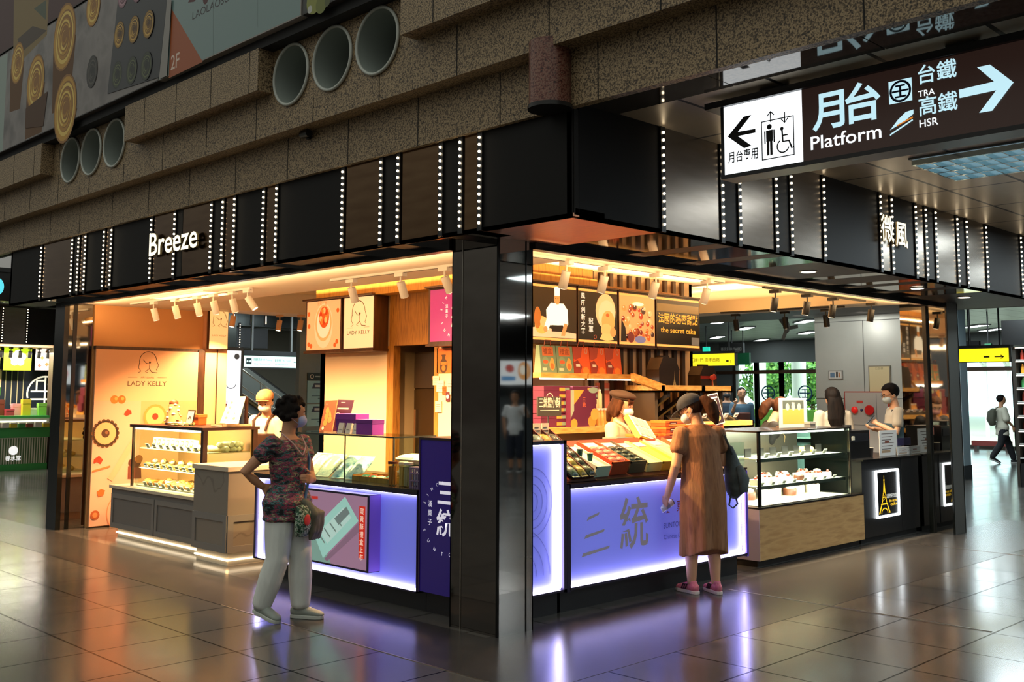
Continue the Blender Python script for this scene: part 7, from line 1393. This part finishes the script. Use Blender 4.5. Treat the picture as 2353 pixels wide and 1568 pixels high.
b = B(); b.tube([(.15, .0, .80), (.125, .075, .98), (.10, .115, 1.12), (.035, .125, 1.235), (-.03, .10, 1.252), (-.10, .02, 1.18), (-.125, -.05, 1.05)], (.010), C('4a6a8a', .6), 8); b.obj('strap', o)
# ---- woman in the tan dress, right
DRS = noise_mat('tan_linen_dress', ['85583a', '966844', '754c30'], 9, .8, bump=.3, bscale=30, stretch=(3, 3, .5)); PNK = noise_mat('pink_knit', ['d86a80', 'e88a98'], 60, .7)
f = Fig('woman in long tan dress and dark cap leaning to the lavender counter', (2.235, -.075, 0), rad(64), 1.605, yaw=rad(44), pitch=.42, vox=.0062, skin=SKIN2, lean=.10,
        lhip=(0, .042, .50), rhip=(0, -.042, .50), le=(.0, .150, .630), lw=(.065, .165, .475), re=(.03, -.135, .635), rw=(.13, -.10, .63), la=(.02, .058, .05), ra=(-.02, -.055, .05), lk=(.02, .056, .28), rk=(.0, -.055, .28))
f.body(lh=((.75, .05, -1), (.3, -1, .2), .55), rh=((.5, .3, .6), (0, 1, .2), .5)); H = f.H
b = B(); M = f.lean
prof = [(.835, .036, .045, 0), (.805, .052, .088, 0), (.775, .066, .106, 0), (.70, .074, .102, .002), (.60, .080, .108, .006), (.50, .088, .114, .011), (.40, .090, .116, .015), (.30, .090, .113, .019), (.205, .092, .115, .022)]
vs = []; nn = 40
for i, (z, a_, c_, w_) in enumerate(prof):
    for j in range(nn):
        t = 2*pi*j/nn; fold = 1+w_*5*(sin(5*t+.6)+.6*sin(9*t+1.3)); zz = z+(.022*sin(2*t+1.5) if i == len(prof)-1 else 0); vs.append(M @ V((a_*H*fold*cos(t)-.006*H, c_*H*fold*sin(t), zz*H)) if z > .5 else V((a_*H*fold*cos(t)-.006*H, c_*H*fold*sin(t), zz*H)))
k = len(prof); b.add(vs, [(i*nn+j, i*nn+(j+1) % nn, (i+1)*nn+(j+1) % nn, (i+1)*nn+j) for i in range(k-1) for j in range(nn)]+[tuple(range(nn)), tuple((k-1)*nn+j for j in range(nn))], DRS, True)
for sd in 'lr': f.arm(b, DRS, sd, .014, .48, .014)
fuse(b, 'dress', f.o, .008, 2, DRS)
f.eyes(); f.mask(C('e8eef2', .6))
def pony(b, m, H, M): b.tube([M @ (V(p)*H) for p in ((-.045, 0, .945), (-.075, 0, .938), (-.092, .004, .895), (-.088, .008, .845), (-.080, .01, .80))], [.018*H, .028*H, .036*H, .032*H, .012*H], m, 12, round_=.6)
f.hair(HAIRN, (.064, .052, .060), (.0, 0, .940), extra=pony)
CAPM = noise_mat('navy_cap', ['1c222c', '2a3240'], 30, .8)
b = B(); b.ell(V((.004, 0, .952))*H, V((.070, .058, .056))*H, CAPM, 22, 14, f.HM, lambda p: V((p.x, p.y, max(p.z, -.25)))); cap = b.obj('cap', f.o)
b = B(); b.add([f.HM @ (V((.045+.075*cos(t)*(.55 if abs(t) > 1.2 else 1), .052*sin(t), .944-.012*cos(t)+dz))*H) for dz in (0, .005) for t in [(-pi/2+pi*k/12) for k in range(13)]], [tuple(range(13)), tuple(range(25, 12, -1))]+[(k, k+1, 14+k, 13+k) for k in range(12)]+[(12, 0, 13, 25)], CAPM, True); b.obj('brim', cap)
b = B()
for y in (.021, -.021): b.tube([f.HM @ (V((.068, y+.015*cos(k*.63), .930+.012*sin(k*.63)))*H) for k in range(10)], .0018, C('2a1a14', .3), 5, closed=True)
b.tube([f.HM @ (V((.066, .036, .932))*H), f.HM @ (V((.01, .052, .930))*H)], .0018, C('2a1a14', .3), 5); b.obj('glasses', f.o)
f.shoes(PNK, C('e8d8d0', .6), .245, C('3a1c30', .5), (.2, -.05), (0, 0), C('c8485e', .6))
wc = WM[f.o]; lw = f.J['lw']
o = thing('drink_can', 'pale cup held low in the hand of the woman in tan dress', 'cup', wc @ (lw+V((.062, -.022, -.082))), 0, rot=(.45, 1.0, rad(10)))
B().lathe([(.026, -.065), (.030, -.06), (.033, .055), (.028, .062)], (0, 0, 0), C('d8dce4', .3), 18).obj('cup_body', o); B().cyl((0, 0, .060), (0, 0, .068), .029, C('7a8290', .25, metal=.6), 18).obj('lid', o); B().cyl((0, 0, -.02), (0, 0, .02), .0325, C('9aa4c8', .4), 18).obj('sleeve', o)
BPK = noise_mat('grey_green_backpack', ['3f4a4c', '5a6668'], 12, .75, bump=.4, bscale=10)
o = thing('backpack', 'soft grey green backpack hanging on the arm of the woman in tan dress', 'backpack', f.o.location, f.o.rotation_euler.z)
b = B(); b.tube([(-.01, -.255, 1.16), (.0, -.27, 1.08), (.01, -.29, .98), (.01, -.31, .88), (.0, -.30, .80), (-.01, -.28, .76)], [(.03, .02), (.06, .045), (.085, .07), (.10, .085), (.09, .075), (.05, .04)], BPK, 16, up=(1, 0, 0), round_=.5); bag = fuse(b, 'bag_body', o, .009, 2, BPK)
b = B(); b.tube([(-.07, -.30, 1.0), (-.10, -.325, .90), (-.085, -.33, .80)], [(.016, .03), (.024, .05), (.014, .04)], BPK, 10, up=(1, 0, 0), round_=.5); b.obj('pocket', o)
B().tube([(.0, -.25, 1.17), (.02, -.215, 1.22), (.0, -.19, 1.27), (-.05, -.18, 1.25), (-.06, -.22, 1.16), (-.05, -.25, 1.10)], .010, C('2c3436', .7), 8).obj('strap', o); B().tube([(-.03, -.28, .77), (-.035, -.30, .70), (-.03, -.26, .665), (-.02, -.23, .69), (-.02, -.25, .78)], .007, C('3a4446', .7), 6).obj('loop', o)
# ---- employee with beret
BEI = noise_mat('beige_shirt', ['c4b090', 'd6c6aa'], 6, .8, bump=.3, bscale=14); WMSK = C('dfe8e8', .6)
f = Fig('shop assistant with brown beret and white mask holding a yellow box', (2.76, 1.24, 0), rad(-72), 1.60, yaw=.05, pitch=.16, vox=.008, skin=SKIN2, lean=.05,
        le=(.04, .150, .645), lw=(.165, .085, .72), re=(.04, -.150, .645), rw=(.14, -.06, .66))
f.body(lh=((.8, -.3, .1), (0, -1, .2), .5), rh=((.8, .5, .1), (0, .6, .6), .5), legs=True); f.eyes(); f.mask(WMSK)
shirt(f, BEI, 1.75, .016, .45, 1.1, .004); trousers(f, C('2a2622', .8), vox=.014); f.shoes(C('1a1a1a', .6), C('3a3a3a', .6))
H = f.H
def bob(b, m, H, M):
    b.ell(V((-.022, 0, .905))*H, V((.046, .058, .062))*H, m, 18, 12, M)
    for sg in (1, -1): b.tube([M @ (V(p)*H) for p in ((.012, sg*.050, .95), (.006, sg*.055, .90), (-.012, sg*.052, .86))], [.016*H, .015*H, .008*H], m, 10, round_=.6)
    b.tube([M @ (V(p)*H) for p in ((-.05, 0, .93), (-.065, 0, .87), (-.06, 0, .82))], [(.02*H, .04*H), (.018*H, .04*H), (.01*H, .03*H)], m, 10, up=(1, 0, 0), round_=.5)
    for k in range(7): y = -.036+.012*k; b.tube([M @ (V((.040, y, .978))*H), M @ (V((.066-abs(y)*.3, y, .960))*H), M @ (V((.066-abs(y)*.35, y*1.05, .938))*H)], [.009*H, .007*H, .004*H], m, 6, round_=.6)
f.hair(HAIRN, (.064, .054, .060), (-.002, 0, .942), extra=bob, vox=.006)
b = B(); b.ell(V((-.006, .006, .986))*H, V((.082, .076, .028))*H, C('3f2c20', .8), 22, 10, f.HM); b.ell(V((.0, 0, .968))*H, V((.066, .056, .020))*H, C('33241a', .8), 20, 8, f.HM); b.obj('beret', f.o)
b = B().tube([f.lean @ V((.085*H, -.02*H, .79*H)), f.lean @ V((.098*H, -.02*H, .70*H)), f.lean @ V((.10*H, -.02*H, .60*H))], .006, C('5a4632', .5), 6)
for sg in (1, -1): b.tube([f.lean @ V((-.01*H, sg*.05*H, .838*H)), f.lean @ V((.05*H, sg*.05*H, .815*H)), f.lean @ V((.085*H, sg*.028*H, .775*H))], [.010, .016, .008], BEI, 8)
b.obj('collar', f.o)
# ---- cake seller with cap
APR = C('3a2012', .7)
f = Fig('cake seller in tan cap, white mask and dark apron behind the glass case', (1.42, 5.16, 0), rad(200), 1.62, yaw=.35, pitch=.36, vox=.009, skin=SKIN2, lean=.03)
f.body(legs=True); f.eyes(); f.mask(C('f4ece0', .6)); shirt(f, C('eadcc4', .8), 1.3, .014, .45); trousers(f, C('2a2420', .8), vox=.014); f.shoes(C('1a1a1a', .6), C('3a3a3a', .6)); H = f.H
b = B(); f.torso(b, APR, .022, .30, .72, 1.08); fuse(b, 'apron', f.o, .011, 2, APR); b = B()
for sg in (1, -1): b.tube([f.lean @ V((.075*H, sg*.05*H, .72*H)), f.lean @ V((.06*H, sg*.062*H, .79*H)), f.lean @ V((.0, sg*.06*H, .835*H)), f.lean @ V((-.07*H, sg*.05*H, .74*H))], .014, APR, 8)
b.obj('apron_strap', f.o); f.hair(HAIRB, (.064, .053, .058), (-.004, 0, .938))
b = B(); b.ell(V((.002, 0, .962))*H, V((.070, .060, .050))*H, noise_mat('tan_cap', ['a8764a', 'c49060'], 30, .8), 22, 12, f.HM, lambda p: V((p.x, p.y, max(p.z, -.3)))); b.tube([f.HM @ (V((.05, y*.045, .950))*H+f.HM.to_3x3() @ V((0, 0, 0))) for y in (-1, -.5, 0, .5, 1)], [(.006*H, .02*H), (.005*H, .035*H), (.005*H, .040*H), (.005*H, .035*H), (.006*H, .02*H)], noise_mat('tan_cap', [], 1), 8, up=(0, 0, 1)); b.obj('cap', f.o)
# ---- staff and customers at the right end
f = Fig('woman in black shirt and pink mask bending over behind the yellow menu board', (4.98, 1.10, 0), rad(-48), 1.60, yaw=.1, pitch=.12, lean=.38, vox=.010, skin=SKIN2)
f.body(); f.eyes(); f.mask(C('e8a8a0', .6)); shirt(f, C('1c1715', .8), .6, .014, .45); trousers(f, C('22222a', .8), vox=.014); f.shoes(C('1a1a1a', .6), C('3a3a3a', .6))
f.hair(HAIRN, (.066, .055, .062), extra=pony); b = B().tube([f.lean @ (V((.02, -.05, .82))*1.6), f.lean @ (V((.10, -.02, .76))*1.6), f.lean @ (V((.13, .01, .66))*1.6)], .006, C('c8a878', .6), 6); b.obj('lanyard', f.o)
f = Fig('woman with long black hair and cream top, back turned before the grey pier', (7.62, 1.62, 0), rad(48), 1.66, yaw=.2, vox=.011, skin=SKIN2)
f.body(); shirt(f, noise_mat('cream_top', ['a89c88', 'beb4a2'], 5, .8, bump=.4, bscale=10), .95, .02, .42, 1.15, .02, 1.1); trousers(f, C('3a3a40', .8), vox=.014); f.shoes(C('d0ccc4', .6), C('e0e0dc', .6))
def longh(b, m, H, M): b.tube([M @ (V(p)*H) for p in ((-.02, 0, .96), (-.040, 0, .90), (-.054, 0, .83), (-.066, .012, .76), (-.068, .0, .70), (-.064, .012, .66))], [(.036*H, .050*H), (.034*H, .060*H), (.026*H, .070*H), (.020*H, .066*H), (.016*H, .058*H), (.006*H, .03*H)], m, 14, up=(1, 0, 0), round_=.5)
f.hair(HAIRB, (.070, .060, .066), extra=longh)
f = Fig('young man in glasses and grey mask holding a phone by the right column', (8.12, 1.02, 0), rad(128), 1.72, yaw=.1, pitch=.30, vox=.010, skin=SKIN2, le=(.02, .13, .64), lw=(.14, .06, .70), re=(.02, -.135, .64), rw=(.15, -.06, .66))
f.body(lh=((.8, -.3, .5), (0, -1, 0), .6), rh=((.8, .4, .2), (0, .5, 1), .6)); f.eyes(); f.mask(C('b8c4c4', .6)); shirt(f, C('b4ab9a', .8), .6, .015, .44); trousers(f, C('2a2c30', .8), vox=.014); f.shoes(C('d8d4cc', .6), C('e0e0dc', .6))
f.hair(HAIRB, (.068, .057, .062), (.002, 0, .95)); H = f.H; b = B()
for y in (.021, -.021): b.tube([f.HM @ (V((.068, y+.016*cos(k*.63), .930+.012*sin(k*.63)))*H) for k in range(10)], .002, C('4a2418', .3), 5, closed=True)
b.tube([f.HM @ (V((.066, .036, .932))*H), f.HM @ (V((.01, .052, .930))*H)], .002, C('4a2418', .3), 5); b.obj('glasses', f.o)
b = B(); f.torso(b, C('3a5258', .7), .024, .48, .70, 1.04); fuse(b, 'apron', f.o, .012, 2, C('3a5258', .7)); B().tube([V((.05*H, .055*H, .70*H)), V((.03*H, .065*H, .80*H)), V((-.04*H, .06*H, .79*H)), V((-.07*H, .05*H, .70*H))], .016, C('1a1c1e', .6), 8).obj('strap', f.o)
o = thing('phone', 'dark phone held up by the young man in glasses', 'phone', WM[f.o] @ (f.J['lw']+V((.085, -.02, .055))), rad(128), rot=(0, -.7, rad(128))); B().box((-.005, -.037, -.075), (.005, .037, .075), C('15171a', .3)).obj('phone_body', o, bev=.004); B().box((-.0065, -.033, -.068), (-.005, .033, .068), L('8ab0c8', .4)).obj('screen', o)
# ---- people far back
f = Fig('man in dark blue shirt and black mask far behind the picture menu', (14.0, 7.42, 0), rad(215), 1.72, vox=.014, pitch=.05); f.body(); f.mask(C('1a1a1c', .6)); shirt(f, C('25303c', .8), .7, vox=.014); trousers(f, C('2a2a2e', .8), vox=.016); f.shoes(C('1a1a1a', .6), C('3a3a3a', .6)); f.hair(HAIRB, (.062, .052, .058), (-.006, 0, .945)); f.eyes()
f = Fig('man in blue grey shirt and brown bib far behind the picture menu', (13.2, 6.55, 0), rad(225), 1.70, vox=.014, re=(.03, -.14, .66), rw=(.10, -.10, .80)); f.body(rh=((.3, .2, 1), (-1, 0, 0), .5)); f.eyes(); shirt(f, C('3e5666', .8), 1.2, vox=.014); trousers(f, C('2a2c34', .8), vox=.016); f.shoes(C('1a1a1a', .6), C('3a3a3a', .6)); f.hair(HAIRB, (.064, .053, .060), (-.004, 0, .947)); b = B(); f.torso(b, C('5a2c1c', .7), .026, .36, .76, 1.05); fuse(b, 'apron', f.o, .015, 2, C('5a2c1c', .7))
f = Fig('person walking right in pale shirt and dark trousers with a backpack', (20.0, 3.98, 0), rad(-48), 1.56, vox=.014, lhip=(0, .05, .5), lk=(.10, .05, .29), la=(.17, .05, .055), rk=(-.05, -.05, .285), ra=(-.19, -.05, .085), le=(.0, .13, .63), lw=(.10, .10, .53), re=(.02, -.13, .63), rw=(.12, -.09, .54)); f.body(); f.eyes(); shirt(f, C('c9c4b0', .8), .9, .02, .42, 1.15, .02, vox=.014); trousers(f, C('15161a', .8), .016, .01, vox=.015); f.shoes(C('1a1a1c', .6), C('b8b8b4', .6), .26, None, (0, 0), (0, .4)); f.hair(HAIRB, (.066, .055, .060), (-.002, 0, .945))
o = thing('backpack', 'dull green backpack on the person walking right', 'backpack', f.o.location, f.o.rotation_euler.z); b = B(); b.tube([(-.21, 0, .88), (-.24, 0, 1.0), (-.22, 0, 1.16), (-.17, 0, 1.24)], [(.06, .12), (.09, .15), (.08, .14), (.03, .10)], C('4a4a3c', .8), 14, up=(1, 0, 0), round_=.4); b.obj('bag_body', o); B().tube([(-.14, .09, 1.2), (-.02, .10, 1.285), (.09, .10, 1.2), (.10, .10, 1.05), (-.10, .12, .92)], .014, C('3a3a30', .8), 8).obj('strap', o)
f = Fig('distant person in white by the bright right doors', (24.3, 7.0, 0), rad(170), 1.6, vox=.018); f.body(); shirt(f, C('e8e0dc', .8), .8, vox=.016); trousers(f, C('d8c8c0', .8), vox=.018); f.shoes(C('d0c8c0', .6), C('e0e0dc', .6)); f.hair(HAIRB, (.066, .055, .060))

f = Fig('passer-by in white t-shirt and dark shorts, seen mirrored in the corner column', (10.2, -10.0, 0), rad(150), 1.62, vox=.014, le=(.0, .15, .65), re=(.0, -.17, .68), rw=(.10, -.16, .80)); f.body(); f.eyes(); shirt(f, C('e4e6e6', .8), .7, .02, .46, vox=.014); trousers(f, C('1a2030', .8), .014, .012, 1.5, vox=.014); f.shoes(C('2a2a2a', .6), C('d8d8d4', .6)); f.hair(HAIRB, (.068, .057, .062))
